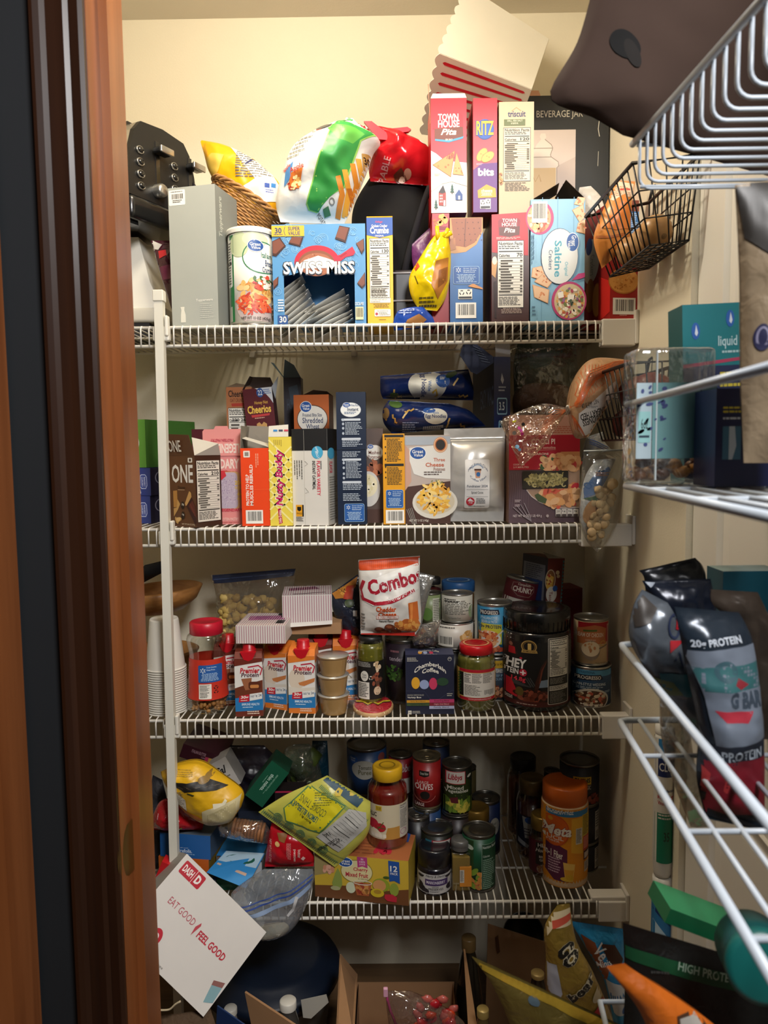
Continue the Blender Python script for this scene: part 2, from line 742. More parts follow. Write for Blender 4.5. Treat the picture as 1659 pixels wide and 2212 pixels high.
        for i in range(rows):
            yy = y0 + h * (0.29 + 0.5 * i / rows)
            ind = w * 0.07 * rnd.choice((0, 0, 1, 1))
            q(a + ind, yy, a + ind + w * rnd.uniform(0.25, 0.5), yy + h * 0.5 / rows * 0.5)
            if rnd.random() < 0.7: q(b - w * 0.09, yy, b, yy + h * 0.5 / rows * 0.5)
            q(a, yy + h * 0.5 / rows * 0.78, b, yy + h * 0.5 / rows * 0.88)
        s.emit(v, f, M('#4b463e', 0.6))
        s.r(a, y0 + h * 0.8, b, y0 + h * 0.815, ink)
        s.ln(a, y0 + h * 0.835, b, y0 + h * 0.97, 6, '#4b463e', 9)
        s.part = keep
        return s

    def food(s, cx, cy, rx, ry, cols, n, size, seed=1, asp=1.5):
        """many small pieces of food pictured within an ellipse"""
        rnd = random.Random(seed)
        by = {}
        for i in range(n):
            a, q = rnd.uniform(0, 6.283), math.sqrt(rnd.random())
            x, y = cx + rx * q * math.cos(a), cy + ry * q * math.sin(a)
            z = size * rnd.uniform(0.6, 1.3)
            rot = rnd.uniform(0, 3.14)
            c = rnd.choice(cols)
            d = by.setdefault((c, i % 3), ([], []))
            o = len(d[0])
            for k in range(9):
                t = -2 * math.pi * k / 9
                px, py = z * math.cos(t), z / asp * math.sin(t)
                d[0].append((x + px * math.cos(rot) - py * math.sin(rot), y + px * math.sin(rot) + py * math.cos(rot)))
            d[1].append(tuple(range(o, o + 9)))
        for k in sorted(by, key=lambda z: (z[1], z[0])): s.emit(by[k][0], by[k][1], k[0])
        return s

    def badge(s, cx, cy, rx, ry, l1='Great', l2='Value', bg='#1f4f96', fg='#f0efe8'):
        keep = s.part
        s.part = 'brand_badge'
        s.e(cx, cy, rx * 1.08, ry * 1.1, fg)
        s.e(cx, cy, rx, ry, bg)
        s.t(l1, cx - rx * 0.75, cy - ry * 0.55, cx + rx * 0.7, cy + ry * 0.02, fg)
        s.t(l2, cx - rx * 0.55, cy + ry * 0.08, cx + rx * 0.65, cy + ry * 0.58, fg)
        s.part = keep
        return s

    def spark(s, cx, cy, r, c='#f0efe8'):
        for i in range(6):
            a = math.radians(60 * i + 30)
            s.line([(cx + r * 0.35 * math.cos(a), cy + r * 0.35 * math.sin(a)), (cx + r * math.cos(a), cy + r * math.sin(a))], r * 0.26, c)
        return s

    def walmart(s, x0, y0, x1, y1, lines=7):
        keep = s.part
        s.part = 'store_panel'
        w, h = x1 - x0, y1 - y0
        s.rr(x0, y0, x1, y1, '#9fc0da', 0.1)
        s.rr(x0 + w * 0.015, y0 + w * 0.015, x1 - w * 0.015, y1 - w * 0.015, '#23579c', 0.1)
        s.spark(x0 + w * 0.2, y0 + h * 0.2, w * 0.1)
        for i, tx in enumerate(('Great Quality.', 'Great Price.', 'Guaranteed.')):
            s.t(tx, x0 + w * 0.38, y0 + h * (0.08 + 0.1 * i), x0 + w * (0.94 - 0.05 * i), y0 + h * (0.155 + 0.1 * i), '#c9dcec')
        s.ln(x0 + w * 0.08, y0 + h * 0.45, x1 - w * 0.08, y1 - h * 0.08, lines, '#a9c4dd', 5, align='c')
        s.part = keep
        return s

    def recycle(s, cx, cy, r, c=INKK):
        for i in range(3):
            a = 120 * i - 90
            s.ring(cx, cy, r, r, r * 0.4, c, a0=a - 38, a1=a + 38, n=6)
        return s


def proj_face(t, parts, units=None, R=None, h=None, Y=None, part=None, step=0.006, lift=0.0004, conv=None):
    """printing thrown straight onto the curved front of the named parts"""
    v, f = [], []
    for k in ([parts] if isinstance(parts, str) else parts):
        d = t.parts[k]
        o = len(v)
        v += d['v']
        f += [tuple(i + o for i in q) for q in d['f']]
    bvh = BVHTree.FromPolygons([Vector(p) for p in v], f)
    if conv is None:
        if Y is not None:
            def conv(x, y, Y=Y, t=t):
                p = PQ(x, y, Y) - t.loc
                return (p.x, p.z)
        else:
            x0, y0, x1, y1 = units
            def conv(x, y):
                return ((x - (x0 + x1) / 2) / (x1 - x0) * 2 * R, (y1 - y) / (y1 - y0) * h)
    return Face(t, 'proj', units, part or (parts if isinstance(parts, str) else parts[0]), size=(1, 1), bvh=bvh, conv=conv, step=step, lift=lift)


# ------------------------------------------------------------------ kinds of container
# sketches of the photograph at a larger scale: (left, top, scale) of each
CROPS = {0: (0, 0, 1), 3: (280, 740, .34961), 4: (800, 740, .36166), 5: (300, 1180, .33755), 6: (800, 1180, .33755), 7: (300, 1590, .33755), 8: (800, 1590, .33755), 9: (800, 1960, .25316), 10: (320, 1980, .30139), 11: (1150, 1930, .30681), 12: (1330, 1200, .19831), 13: (1360, 600, .24855)}
CUR = [0]


def Q(x, y):
    a, b, k = CROPS[CUR[0]]
    return a + x * k, b + y * k


def PQ(x, y, Y): return P(*Q(x, y), Y)

def B(name, label, cat, px, Y, d, mat, sh=None, yaw=0, lean=0, pitch=0, group=None, side=None, top=None, open_top=False, z=None, h=None, wid=None):
    """a carton whose front shows between px=(x0,y0,x1,y1); stands on shelf sh, or at z, or where its lower edge shows"""
    x0, y0 = Q(px[0], px[1])
    x1, y1 = Q(px[2], px[3])
    xc = (x0 + x1) / 2
    p = P(xc, y1, Y)
    pt = P(xc, y0, Y)
    if sh: z = ZD[sh]
    if z is None: z = p.z
    hh = h if h else pt.z - z
    ym = (y0 + y1) / 2
    w = wid if wid else (P(x1, ym, Y) - P(x0, ym, Y)).length / math.cos(math.radians(yaw))
    pm = P(xc, ym, Y)
    t = T(name, label, cat, (pm.x, Y, z), (math.radians(pitch), math.radians(lean), math.radians(yaw)), group)
    if lean and not sh:
        c = Vector((pm.x, Y, z + hh / 2))
        t.loc = c - Euler(t.rot).to_matrix() @ Vector((0, 0, hh / 2))
    t.carton(w, d, hh, mat, side, top, open_top=open_top)
    t.u = px
    return t


def front(t):
    return t.face('front', t.u)


def CAN(name, label, cat, px, Y, sh=None, wrap='#888888', metal=None, group=None, lean=(0, 0, 0), tab=False, z=None, lid_in=True, wrap_top=0.94, wrap_bot=0.05):
    """a tin: px = outline of the side (x0, y of the near top edge, x1, y of the foot)"""
    x0, y0 = Q(px[0], px[1])
    x1, y1 = Q(px[2], px[3])
    metal = metal or STEEL
    xc, ym = (x0 + x1) / 2, (y0 + y1) / 2
    R = (P(x1, ym, Y) - P(x0, ym, Y)).length / 2
    if sh: z = ZD[sh]
    if z is None: z = P(xc, y1, Y).z
    h = P(xc, y0, Y).z - z
    t = T(name, label, cat, (P(xc, ym, Y).x, Y, z), lean, group)
    e = min(0.003, h * 0.04)
    t.add('tin', g_lathe([(0, 0.001), (R - 0.002, 0.001), (R, 0), (R, e), (R - 0.0012, e * 1.6), (R - 0.0012, h - e * 1.6), (R, h - e), (R, h), (R - 0.0015, h), (R - 0.002, h - e * 1.2)]), metal, True)
    t.add('lid', g_lathe([(R - 0.0021, h - e * 1.25), (R - 0.009, h - e * 1.3), (R - 0.011, h - e * 1.0), (R * 0.55, h - e * 1.0), (R * 0.5, h - e * 1.3), (0, h - e * 1.3)]), metal, True)
    if wrap:
        t.add('paper_label', g_lathe([(R - 0.0008, h * wrap_bot), (R - 0.0004, h * wrap_bot), (R - 0.0004, h * wrap_top), (R - 0.0008, h * wrap_top)]), C_(wrap, 0.4), True)
    if tab:
        t.add('lid/pull_tab', moved(g_tube([(0.011 * math.cos(a * 0.6283), 0.007 * math.sin(a * 0.6283), 0) for a in range(10)], 0.0012, 5, True), Matrix.Translation((0, -R * 0.35, h - e * 0.7))), metal, True)
        t.add('lid/pull_tab', g_box(-0.004, 0.004, -R * 0.35 + 0.005, -R * 0.35 + 0.017, h - e * 1.0, h - e * 0.4), metal)
    t.R, t.h = R, h
    t.u = px
    return t


def JAR(name, label, cat, px, Y, sh, prof, lid, content, fill, lidmat, group=None, z=None, shell=True, cm=None):
    """a glass jar: px outline with lid, prof = [(share of half width, y)] from foot to neck, lid = (share of half width, y foot, y top)"""
    x0, y0 = Q(px[0], px[1])
    x1, y1 = Q(px[2], px[3])
    xc, ym = (x0 + x1) / 2, (y0 + y1) / 2
    R = (P(x1, ym, Y) - P(x0, ym, Y)).length / 2
    if sh: z = ZD[sh]
    h = P(xc, y0, Y).z - z
    zz = lambda y: (px[3] - y) / (px[3] - px[1]) * h
    t = T(name, label, cat, (P(xc, ym, Y).x, Y, z), (0, 0, 0), group)
    pts = [(R * r, zz(y)) for r, y in prof]
    pts[0] = (pts[0][0], 0)
    if shell:
        t.add('glass_jar', g_lathe([(0, 0)] + [(r + .0008, q) for r, q in pts], 40), clear('#f4f4ee', .06, .04, 0), True)
        t.add('contents', g_lathe([(0, .004)] + [(max(.001, r - .0012), max(q, .004)) for r, q in pts if q <= zz(fill) + 1e-6] + [(0, zz(fill))], 36), cm or M(content, .3, coat=.3), True)
    else:
        t.add('jar', g_lathe([(0, 0)] + pts + [(0, pts[-1][1])], 40), cm or M(content, .25, coat=.4), True)
    r, a, b = R * lid[0], zz(lid[1]), zz(lid[2])
    t.add('lid', g_lathe([(r * .97, a), (r, a + .001), (r, b - .003), (r - .003, b), (r * .8, b), (r * .77, b - .0008), (0, b - .0008)], 40), C_(lidmat), True)
    t.R, t.h, t.u, t.zz, t.prof = R, h, px, zz, pts
    return t


def wrapband(t, part, ya, yb, mat, grow=.0011):
    """paper label round a jar between two heights"""
    za, zb = t.zz(yb), t.zz(ya)
    def rad(q):
        for (r0, q0), (r1, q1) in zip(t.prof, t.prof[1:]):
            if q0 <= q <= q1 and q1 > q0: return r0 + (r1 - r0) * (q - q0) / (q1 - q0)
        return t.prof[0][0] if q < t.prof[0][1] else t.prof[-1][0]
    t.add(part, g_lathe([(rad(za + (zb - za) * i / 6) + grow, za + (zb - za) * i / 6) for i in range(7)], 48), C_(mat), True)
    return proj_face(t, part, units=t.u, R=t.R, h=t.h, part=part, step=.005)


def canface(t, part='paper_label', step=0.005, src=None):
    return proj_face(t, src or [part], units=t.u, R=t.R, h=t.h, part=part, step=step)


def BAG(name, label, cat, Lp, Rp, Y, thick, mat, n=(26, 30), wr=0.004, ws=28.0, seed=1, part='bag', group=None, seal=0.05, back=0.8, power=0.5, lean=0, t=None, flat=None):
    """a filled bag: left and right outlines from foot to top (photograph coordinates at depth Y), puffed by thick"""
    Lw = [PQ(x, y, Y) for x, y in Lp]
    Rw = [PQ(x, y, Y) for x, y in Rp]
    if t is None:
        zc = min(p.z for p in Lw + Rw)
        xc = sum(p.x for p in Lw + Rw) / (len(Lw) + len(Rw))
        t = T(name, label, cat, (xc, Y, zc), (0, 0, 0), group)
    L = smoothline([p - t.loc for p in Lw], n[1])
    R = smoothline([p - t.loc for p in Rw], n[1])
    rnd = random.Random(seed)
    for sgn in (-1, 1):
        v, f = [], []
        for j in range(n[1]):
            tt = j / (n[1] - 1)
            for i in range(n[0]):
                s = i / (n[0] - 1)
                p = L[j].lerp(R[j], s)
                q = (tt - seal) / (1 - 2 * seal)
                k = (max(0, math.sin(math.pi * max(0, min(1, q)))) ** power) * (max(0, math.sin(math.pi * s)) ** 0.5)
                bl = thick / 2 * k * (1 if sgn < 0 else back)
                nz = noise.noise(Vector((p.x * ws + seed * 7.3, p.z * ws, seed * 1.7 + sgn)))
                nz += 0.5 * noise.noise(Vector((p.x * ws * 2.3, p.z * ws * 2.3 + seed, 3.1 + sgn)))
                edge = min(1, 6 * s, 6 * (1 - s))
                yy = sgn * (bl + 0.0008) + nz * wr * min(1, k + 0.15) * edge
                if sgn < 0: yy = min(yy, -0.0003)
                else: yy = max(yy, 0.0003)
                v.append((p.x, yy, p.z))
        for j in range(n[1] - 1):
            for i in range(n[0] - 1):
                a = j * n[0] + i
                q = (a, a + 1, a + n[0] + 1, a + n[0])
                f.append(q if sgn < 0 else q[::-1])
        # close the rim between the two sheets
        t.add(part, (v, f), mat, True)
    t.Y = Y
    return t


def bagface(t, part='bag', step=0.004, lift=0.0013):
    return proj_face(t, part, Y=t.Y, part=part, step=step, lift=lift)
# ------------------------------------------------------------------ the room
WALL = M('#e4dcc6', 0.75, bump=0.06, bs=220, vary=0.02)
CEIL = M('#d8d0c0', 0.8, bump=0.05, bs=160, vary=0.02)
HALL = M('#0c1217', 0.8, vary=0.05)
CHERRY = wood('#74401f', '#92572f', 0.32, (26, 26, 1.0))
CHERRY_SHADE = wood('#26140b', '#331c0f', 0.35, (26, 26, 1.0))  # same cherry as the jamb, with the casing's shade put into its colour
DOORW = M('#eceae4', 0.35, vary=0.02)


def struct(name, g, mat, smooth=False):
    t = T(name, None, None, (0, 0, 0), kind='structure')
    t.add(name, g, mat, smooth)
    return t.done()


CZ = P(829, 34, BACK_Y).z          # ceiling height
struct('wall_back', g_box(-1.0, XW + 0.1, BACK_Y, BACK_Y + 0.1, 0, CZ), WALL)
struct('wall_right', g_box(XW, XW + 0.1, 1.355, BACK_Y, 0, CZ), WALL)
struct('wall_left', g_box(-1.1, -1.0, 1.15, BACK_Y + 0.1, 0, CZ), WALL)
struct('floor', g_box(-1.1, 1.2, -1.2, BACK_Y + 0.1, -0.05, 0), wood('#5d4630', '#6d5338', 0.5, (3, 40, 3)))
struct('ceiling', g_box(-1.1, XW + 0.1, 1.05, BACK_Y + 0.1, CZ, CZ + 0.06), CEIL)
JX = P(237, 1100, 1.05).x          # face of the jamb
SX = JX + 0.0125                    # face of the stop
Y0 = 1.04                           # hall side of the wall
YS = -SX * (JX and 1.05 / -JX) * 1.0
y_at = lambda px, x: PX(px, 1100, x).y
Y1 = y_at(256, JX)                  # where the stop begins
Y2 = y_at(305, SX)                  # pantry edge of the jamb
XC = P(118, 1100, Y0).x             # outer edge of the casing
XT = P(-22, 1100, Y0 - 0.06).x      # edge of the next door's casing
struct('wall_front', g_box(-1.1, XC + 0.02, Y0 + 0.012, Y2 - 0.004, 0, CZ), HALL)
struct('wall_hall', g_box(-1.1, -1.0, -1.2, Y0, 0, CZ), HALL)
struct('trim_1', g_prism([(JX - 0.02, Y0), (JX, Y0), (JX, Y1), (SX, Y1), (SX, Y2), (JX - 0.02, Y2)], 0, 2.42, 'z'), CHERRY)
# casing: a moulded board with a bead and a hollow
cas = [(XC, Y0 + 0.012), (XC, Y0 - 0.006), (XC + 0.006, Y0 - 0.009), (XC + 0.014, Y0 - 0.007), (XC + 0.02, Y0 - 0.002), (XC + 0.034, Y0 - 0.004),
       (XC + 0.046, Y0 - 0.008), (XC + 0.052, Y0 - 0.004)]
XE = P(222, 1100, Y0 - 0.012).x
cas += [(XE - 0.006, Y0 - 0.010), (XE, Y0 - 0.008), (XE, Y0 + 0.0)]
cas += [(XE, Y0 + 0.012)]
struct('trim_2', g_prism(cas, 0, 2.46, 'z'), CHERRY_SHADE)
struct('trim_3', g_prism([(-1.02, Y0 + 0.005), (-1.02, Y0 - 0.07), (XT, Y0 - 0.07), (XT, Y0 + 0.005)], 0, 2.46, 'z'), CHERRY)
struct('trim_4', g_box(JX - 0.05, XW + 0.05, Y0, Y2, 2.40, 2.48), CHERRY)
struct('wall_header', g_box(-1.1, 1.2, Y0 + 0.012, Y2 - 0.004, 2.46, CZ), HALL)
struct('trim_5', g_box(XW + 0.015, XW + 0.06, 1.352, 1.37, 0, 2.3), DOORW)

# brass strike plate on the jamb
pz1, pz0 = PX(275, 1780, JX).z, PX(275, 1898, JX).z
t = T('strike_plate', 'worn brass strike plate let into the wooden door jamb', 'strike plate', (JX, Y0 + 0.04, pz0))
hh = pz1 - pz0
g = []
v, f = [], []
ny, nz = 10, 12
for j in range(nz + 1):
    zz = j / nz
    wy = 0.5 + 0.5 * math.sin(math.pi * zz) ** 0.5
    for i in range(ny + 1):
        s = i / ny
        y = -0.052 * wy * (1 - s) + 0.03 * s
        x = 0.0016 - (0.012 * max(0, (0.45 - s)) ** 1.5)
        v.append((x, y, zz * hh))
for j in range(nz):
    for i in range(ny):
        a = j * (ny + 1) + i
        f.append((a, a + 1, a + ny + 2, a + ny + 1))
BRASS = M('#8d7440', 0.32, 0.85, vary=0.2)
t.add('plate', (v, f), BRASS, True)
for zz in (0.14, 0.86):
    t.add('screw#%d' % (zz > 0.5), moved(g_lathe([(0, 0.0016), (0.0035, 0.0016), (0.0032, 0.0026), (0, 0.003)], 12), Matrix.Translation((0.0006, 0.014, zz * hh)) @ Matrix.Rotation(math.radians(90), 4, 'Y')), BRASS, True)
t.done()

# ------------------------------------------------------------------ wire shelves
POST_X = P(358, 1200, 1.618).x
for k in (1, 2, 3, 4):
    pl, pr = P(480 if k == 4 else 310, RAIL_PX[k], SHELF_Y), P(1303 if k != 4 else 1295, RAIL_PX[k], SHELF_Y)
    z = ZR[k]
    drop = z - P(829, LOW_PX[k], SHELF_Y - 0.004).z
    x0, x1 = -0.78, {1: pr.x, 2: P(1258, 1139, SHELF_Y).x, 3: pr.x, 4: pr.x}[k]
    nm = {1: 'highest', 2: 'second highest', 3: 'third highest', 4: 'lowest'}[k]
    t = T('wire_shelf', 'white wire shelf across the pantry, the %s of the four' % nm, 'shelf', (0, 0, z), group=None)
    t.add('front_rail', g_tube([(x0, SHELF_Y, 0), (x1, SHELF_Y, 0)], 0.0038, 8), WHITE_WIRE, True)
    t.add('lower_rail', g_tube([(x0, SHELF_Y - 0.003, -drop), (x1, SHELF_Y - 0.003, -drop)], 0.004, 8), WHITE_WIRE, True)
    for i, yy in enumerate((BACK_Y - 0.01, BACK_Y - 0.145, BACK_Y - 0.275)):
        t.add('cross_rod#%d' % i, g_tube([(x0, yy, -0.001), (XW - 0.01, yy, -0.001)], 0.003, 6), WHITE_WIRE, True)
    n = 0
    x = x0 + 0.008
    while x < x1:
        t.add('wire_grille', g_tube([(x, BACK_Y - 0.004, 0.003), (x, SHELF_Y + 0.004, 0.0035), (x, SHELF_Y - 0.003, 0.002), (x, SHELF_Y - 0.0065, -0.004), (x, SHELF_Y - 0.0068, -drop - 0.001)], 0.0019, 5), WHITE_WIRE, True)
        x += 0.01795
    # the bracket that holds the end on the right wall
    bx0 = x1 - 0.004
    bz = 0.012 if k in (1, 3) else 0.008
    t.add('end_bracket', g_rbox(bx0, XW - 0.006, SHELF_Y - 0.008, SHELF_Y + 0.02, -drop - 0.012, bz - 0.006, 0.003), M('#d5d0c6', 0.4), False)
    t.add('end_bracket', g_rbox(XW - 0.008, XW - 0.0005, SHELF_Y - 0.012, SHELF_Y + 0.04, -drop - 0.008, bz + 0.012, 0.002), M('#d5d0c6', 0.4), False)
    if k == 4:
        t.add('end_bracket', g_rbox(x1 - 0.02, XW - 0.004, SHELF_Y - 0.004, SHELF_Y + 0.03, 0.0, 0.012, 0.003), M('#d5d0c6', 0.4), False)
    for i, cxp in enumerate((545, 765, 1000)):
        c = P(cxp, 757, BACK_Y - 0.01)
        t.add('wall_clip#%d' % i, g_rbox(c.x - 0.008, c.x + 0.008, BACK_Y - 0.018, BACK_Y, -0.016, 0.0, 0.002), M('#c9c2b4', 0.5), True)
    t.done()

# the upright pole at the left of the shelves
a, b = P(344, 640, 1.618), P(377, 1850, 1.618)
d = (b - a) / (a.z - b.z)
b = a + d * (a.z - 0.02)
t = T('support_pole', 'white square support pole standing in front of the four wire shelves', 'pole', (b.x, b.y, 0.0))
w = 0.0092
t.add('pole', ([(p[0] - b.x + sx * w, p[1] - b.y + sy * w, p[2]) for p in (b, a) for sx, sy in ((-1, -1), (1, -1), (1, 1), (-1, 1))],
               [(0, 1, 5, 4), (1, 2, 6, 5), (2, 3, 7, 6), (3, 0, 4, 7), (4, 5, 6, 7), (3, 2, 1, 0)]), M('#dad6c8', 0.4))
t.add('cap', shifted(g_rbox(-0.0115, 0.0115, -0.0115, 0.0115, -0.012, 0.012, 0.002), a.x - b.x, a.y - b.y, a.z), M('#dcd8ca', 0.4))
t.add('foot', g_rbox(-0.016, 0.016, -0.016, 0.016, 0.0, 0.02, 0.002), M('#dcd8ca', 0.4))
for i, k in enumerate((1, 2, 3, 4)):
    q = a + d * (a.z - ZR[k] + 0.012)
    c = (q.x - b.x, q.y - b.y, q.z)
    t.add('clip#%d' % i, shifted(g_rbox(-0.016, 0.0195, -0.004, 0.014, -0.02, 0.012, 0.004), *c), M('#d8d4c8', 0.4))
    t.add('clip#%d' % i, shifted(g_rbox(0.011, 0.019, -0.008, 0.010, -0.01, 0.034, 0.003), *c), M('#d8d4c8', 0.4))
t.done()

# ------------------------------------------------------------------ white panelled door standing open at the right
def DX(y): return XW + 0.012 - 0.085 * (1.352 - y)     # face of the door at depth y


t = T('door_1', None, None, (0, 0, 0), kind='structure')
ang = math.atan(0.085)
dm = Matrix.Translation((DX(1.352), 1.352, 0.02)) @ Matrix.Rotation(math.radians(180) - ang, 4, 'Z')
# local: x = out of the face (toward -X), y = along the door towards the viewer, z up
dw, dh = 0.93, 2.2
t.add('slab', moved(g_box(-0.035, -0.006, 0, dw, 0, dh), dm), DOORW)
st = 0.13
for i, (a0, a1, c0, c1) in enumerate(((0, st, 0, dh), (dw - st, dw, 0, dh), (st, dw - st, 0, 0.25), (st, dw - st, dh - 0.16, dh), (st, dw - st, 0.93, 1.12))):
    t.add('slab', moved(g_box(-0.006, 0, a0, a1, c0, c1), dm), DOORW)
for i, (c0, c1) in enumerate(((0.25, 0.93), (1.12, dh - 0.16))):
    fr = [(st, c0), (dw - st, c0), (dw - st, c1), (st, c1)]
    ins = lambda k: [(st + k, c0 + k), (dw - st - k, c0 + k), (dw - st - k, c1 - k), (st + k, c1 - k)]
    for k0, x0_, k1, x1_ in ((0, 0.0, 0.004, 0.004), (0.004, 0.004, 0.012, -0.004), (0.012, -0.004, 0.03, -0.006), (0.03, -0.006, 0.045, -0.001)):
        A, Bq = ins(k0), ins(k1)
        v = [(x0_, *p) for p in A] + [(x1_, *p) for p in Bq]
        f = [(q, (q + 1) % 4, 4 + (q + 1) % 4, 4 + q) for q in range(4)]
        t.add('panel#%d' % i, moved((v, f), dm), DOORW)
    A = ins(0.045)
    t.add('panel#%d' % i, moved(([(-0.001, *p) for p in A], [(0, 1, 2, 3)]), dm), DOORW)
t.done()

# ------------------------------------------------------------------ the wire rack on the door
RW = M('#b3bcc6', 0.3, vary=0.02)  # white wire; the cool dim light on it is put into this blue-grey
rk = T('door_rack', 'white wire storage rack with open baskets hung on the white door', 'door rack', (0, 0, 0))


def rail(part, pts, r=0.0042, n=8): rk.add(part, g_tube(pts, r, n), RW, True)


def depthpts(px0, py0, Ya, Yb, xb, n=2):
    """from the far end seen at (px0,py0) at depth Ya, level, to depth Yb at sideways position xb"""
    a = P(px0, py0, Ya)
    return a, Vector((xb, Yb, a.z))


# top basket: wires folded from the front edge under the floor
a, b = depthpts(1366, 312, 1.0, 0.42, 0.345)
c = P(1372, 416, 1.0)
rail('basket#0', [a, b], 0.0045)
top_h = a.z - c.z
yy = 0.985
while yy > 0.42:
    s = (1.0 - yy) / 0.58
    x = a.x + (b.x - a.x) * s + 0.004
    xd = DX(yy) - 0.012
    rad = 0.014
    pts = [(x, yy, a.z)] + [(x, yy, c.z + rad)] + [(x + rad - rad * math.cos(q), yy, c.z + rad - rad * math.sin(q)) for q in (0.4, 0.8, 1.2)] + [(x + rad, yy, c.z), (xd, yy, c.z)]
    rk.add('basket#0/wire_grille', g_tube(pts, 0.0022, 6), RW, True)
    yy -= 0.0245
rail('basket#0', [(DX(1.0) - 0.012, 1.0, c.z), (DX(0.42) - 0.012, 0.42, c.z)], 0.004)
rail('basket#0', [(a.x + 0.006, 1.0, a.z), (DX(1.0) - 0.012, 1.0, a.z)], 0.0035)
rail('basket#0', [(a.x + 0.006, 0.985, c.z + 0.002), (DX(.985) - 0.012, 0.985, c.z + 0.002)], 0.0025)
TOPZ = c.z + 0.0025
# middle basket
MX0, MX1, MY1 = P(1350, 875, 1.0).x, 0.265, 0.45
zu, zl = P(1350, 875, 1.0).z, P(1345, 1049, 1.0).z
rail('basket#1', [(DX(1.0) - 0.012, 1.0, zu), (MX0 + 0.01, 1.0, zu), (MX0, 0.99, zu), (MX1, MY1, zu)])
rail('basket#1', [(DX(1.0) - 0.012, 1.0, zl), (MX0 + 0.01, 1.0, zl), (MX0, 0.99, zl), (MX1, MY1, zl)], 0.0046)
for q in (0.03, 0.06, 0.09, 0.12, 0.15):
    rk.add('basket#1/wire_grille', g_tube([(MX0 + q, 0.995, zl + 0.001), (MX1 + q, MY1, zl + 0.001)], 0.003, 6), RW, True)
for yy in (0.9, 0.72, 0.54):
    x = MX0 + (MX1 - MX0) * (1.0 - yy) / 0.55
    rail('basket#1', [(x, yy, zl), (DX(yy) - 0.012, yy, zl)], 0.003)
MIDZ = zl + 0.0045
# lower basket
LX0, LX1 = P(1338, 1390, 1.0).x, 0.262
zu, zl = P(1338, 1392, 1.0).z, P(1334, 1556, 1.0).z
rail('basket#2', [(DX(1.0) - 0.012, 1.0, zu), (LX0 + 0.012, 1.0, zu), (LX0 + 0.002, 0.996, zu), (LX0, 0.985, zu), (LX1, MY1, zu)], 0.0045)
rail('basket#2', [(DX(1.0) - 0.012, 1.0, zl), (LX0 + 0.012, 1.0, zl), (LX0 + 0.002, 0.996, zl), (LX0, 0.985, zl), (LX1, MY1, zl)], 0.0046)
for q in (0.028, 0.056, 0.084, 0.112, 0.14):
    rk.add('basket#2/wire_grille', g_tube([(LX0 + q, 0.996, zl + 0.001), (LX1 + q, MY1, zl + 0.001)], 0.003, 6), RW, True)
for yy in (0.88, 0.7, 0.54):
    x = LX0 + (LX1 - LX0) * (1.0 - yy) / 0.55
    rail('basket#2', [(x, yy, zl), (DX(yy) - 0.012, yy, zl)], 0.003)
LOWZ = zl + 0.0045
# bottom basket, below the picture: it carries the snack bags
BZ = CAM.z - 0.86
zu = BZ + 0.07
rail('basket#3', [(DX(1.0) - 0.012, 1.0, zu), (LX0 - 0.02, 1.0, zu), (LX1 - 0.02, MY1, zu)])
rail('basket#3', [(DX(1.0) - 0.012, 1.0, BZ), (LX0 - 0.02, 1.0, BZ), (LX1 - 0.02, MY1, BZ)])
for q in (0.01, 0.04, 0.07, 0.10, 0.13, 0.16):
    rk.add('basket#3/wire_grille', g_tube([(LX0 - 0.02 + q, 0.996, BZ), (LX1 - 0.02 + q, MY1, BZ)], 0.003, 6), RW, True)
# uprights against the door
for i, yy in enumerate((0.93, 0.80)):
    x = DX(yy) - 0.008
    rail('upright#%d' % i, [(x, yy, BZ - 0.02), (x, yy, 2.21)], 0.005)
for i, (p0, p1) in enumerate((((0.93), (0.80)),)):
    for zc in (P(1600, 1210, 0.9).z, P(1600, 1890, 0.9).z):
        rail('upright#0', [(DX(0.93) - 0.008, 0.93, zc), (DX(0.80) - 0.008, 0.80, zc)], 0.003)
rk.done()
# ------------------------------------------------------------------ TOP SHELF
def tri_cracker(F, pts, c='#c98a4c'):
    F.p(pts, '#8f5626')
    cx, cy = sum(p[0] for p in pts) / len(pts), sum(p[1] for p in pts) / len(pts)
    q = [(cx + (x - cx) * 0.93, cy + (y - cy) * 0.93) for x, y in pts]
    F.p(q, c)
    rnd = random.Random(int(cx))
    for i in range(7):
        a = rnd.random(); b = rnd.random() * (1 - a)
        x = q[0][0] + (q[1][0] - q[0][0]) * a + (q[2][0] - q[0][0]) * b
        y = q[0][1] + (q[1][1] - q[0][1]) * a + (q[2][1] - q[0][1]) * b
        k = abs(q[1][0] - q[0][0]) * 0.045 + 3
        x, y = cx + (x - cx) * 0.8, cy + (y - cy) * 0.8
        F.e(x, y, k * rnd.uniform(.6, 1.3), k * 0.7, rnd.choice(['#a3642f', '#b87838', '#8a5228']), rot=rnd.uniform(0, 90), n=10)


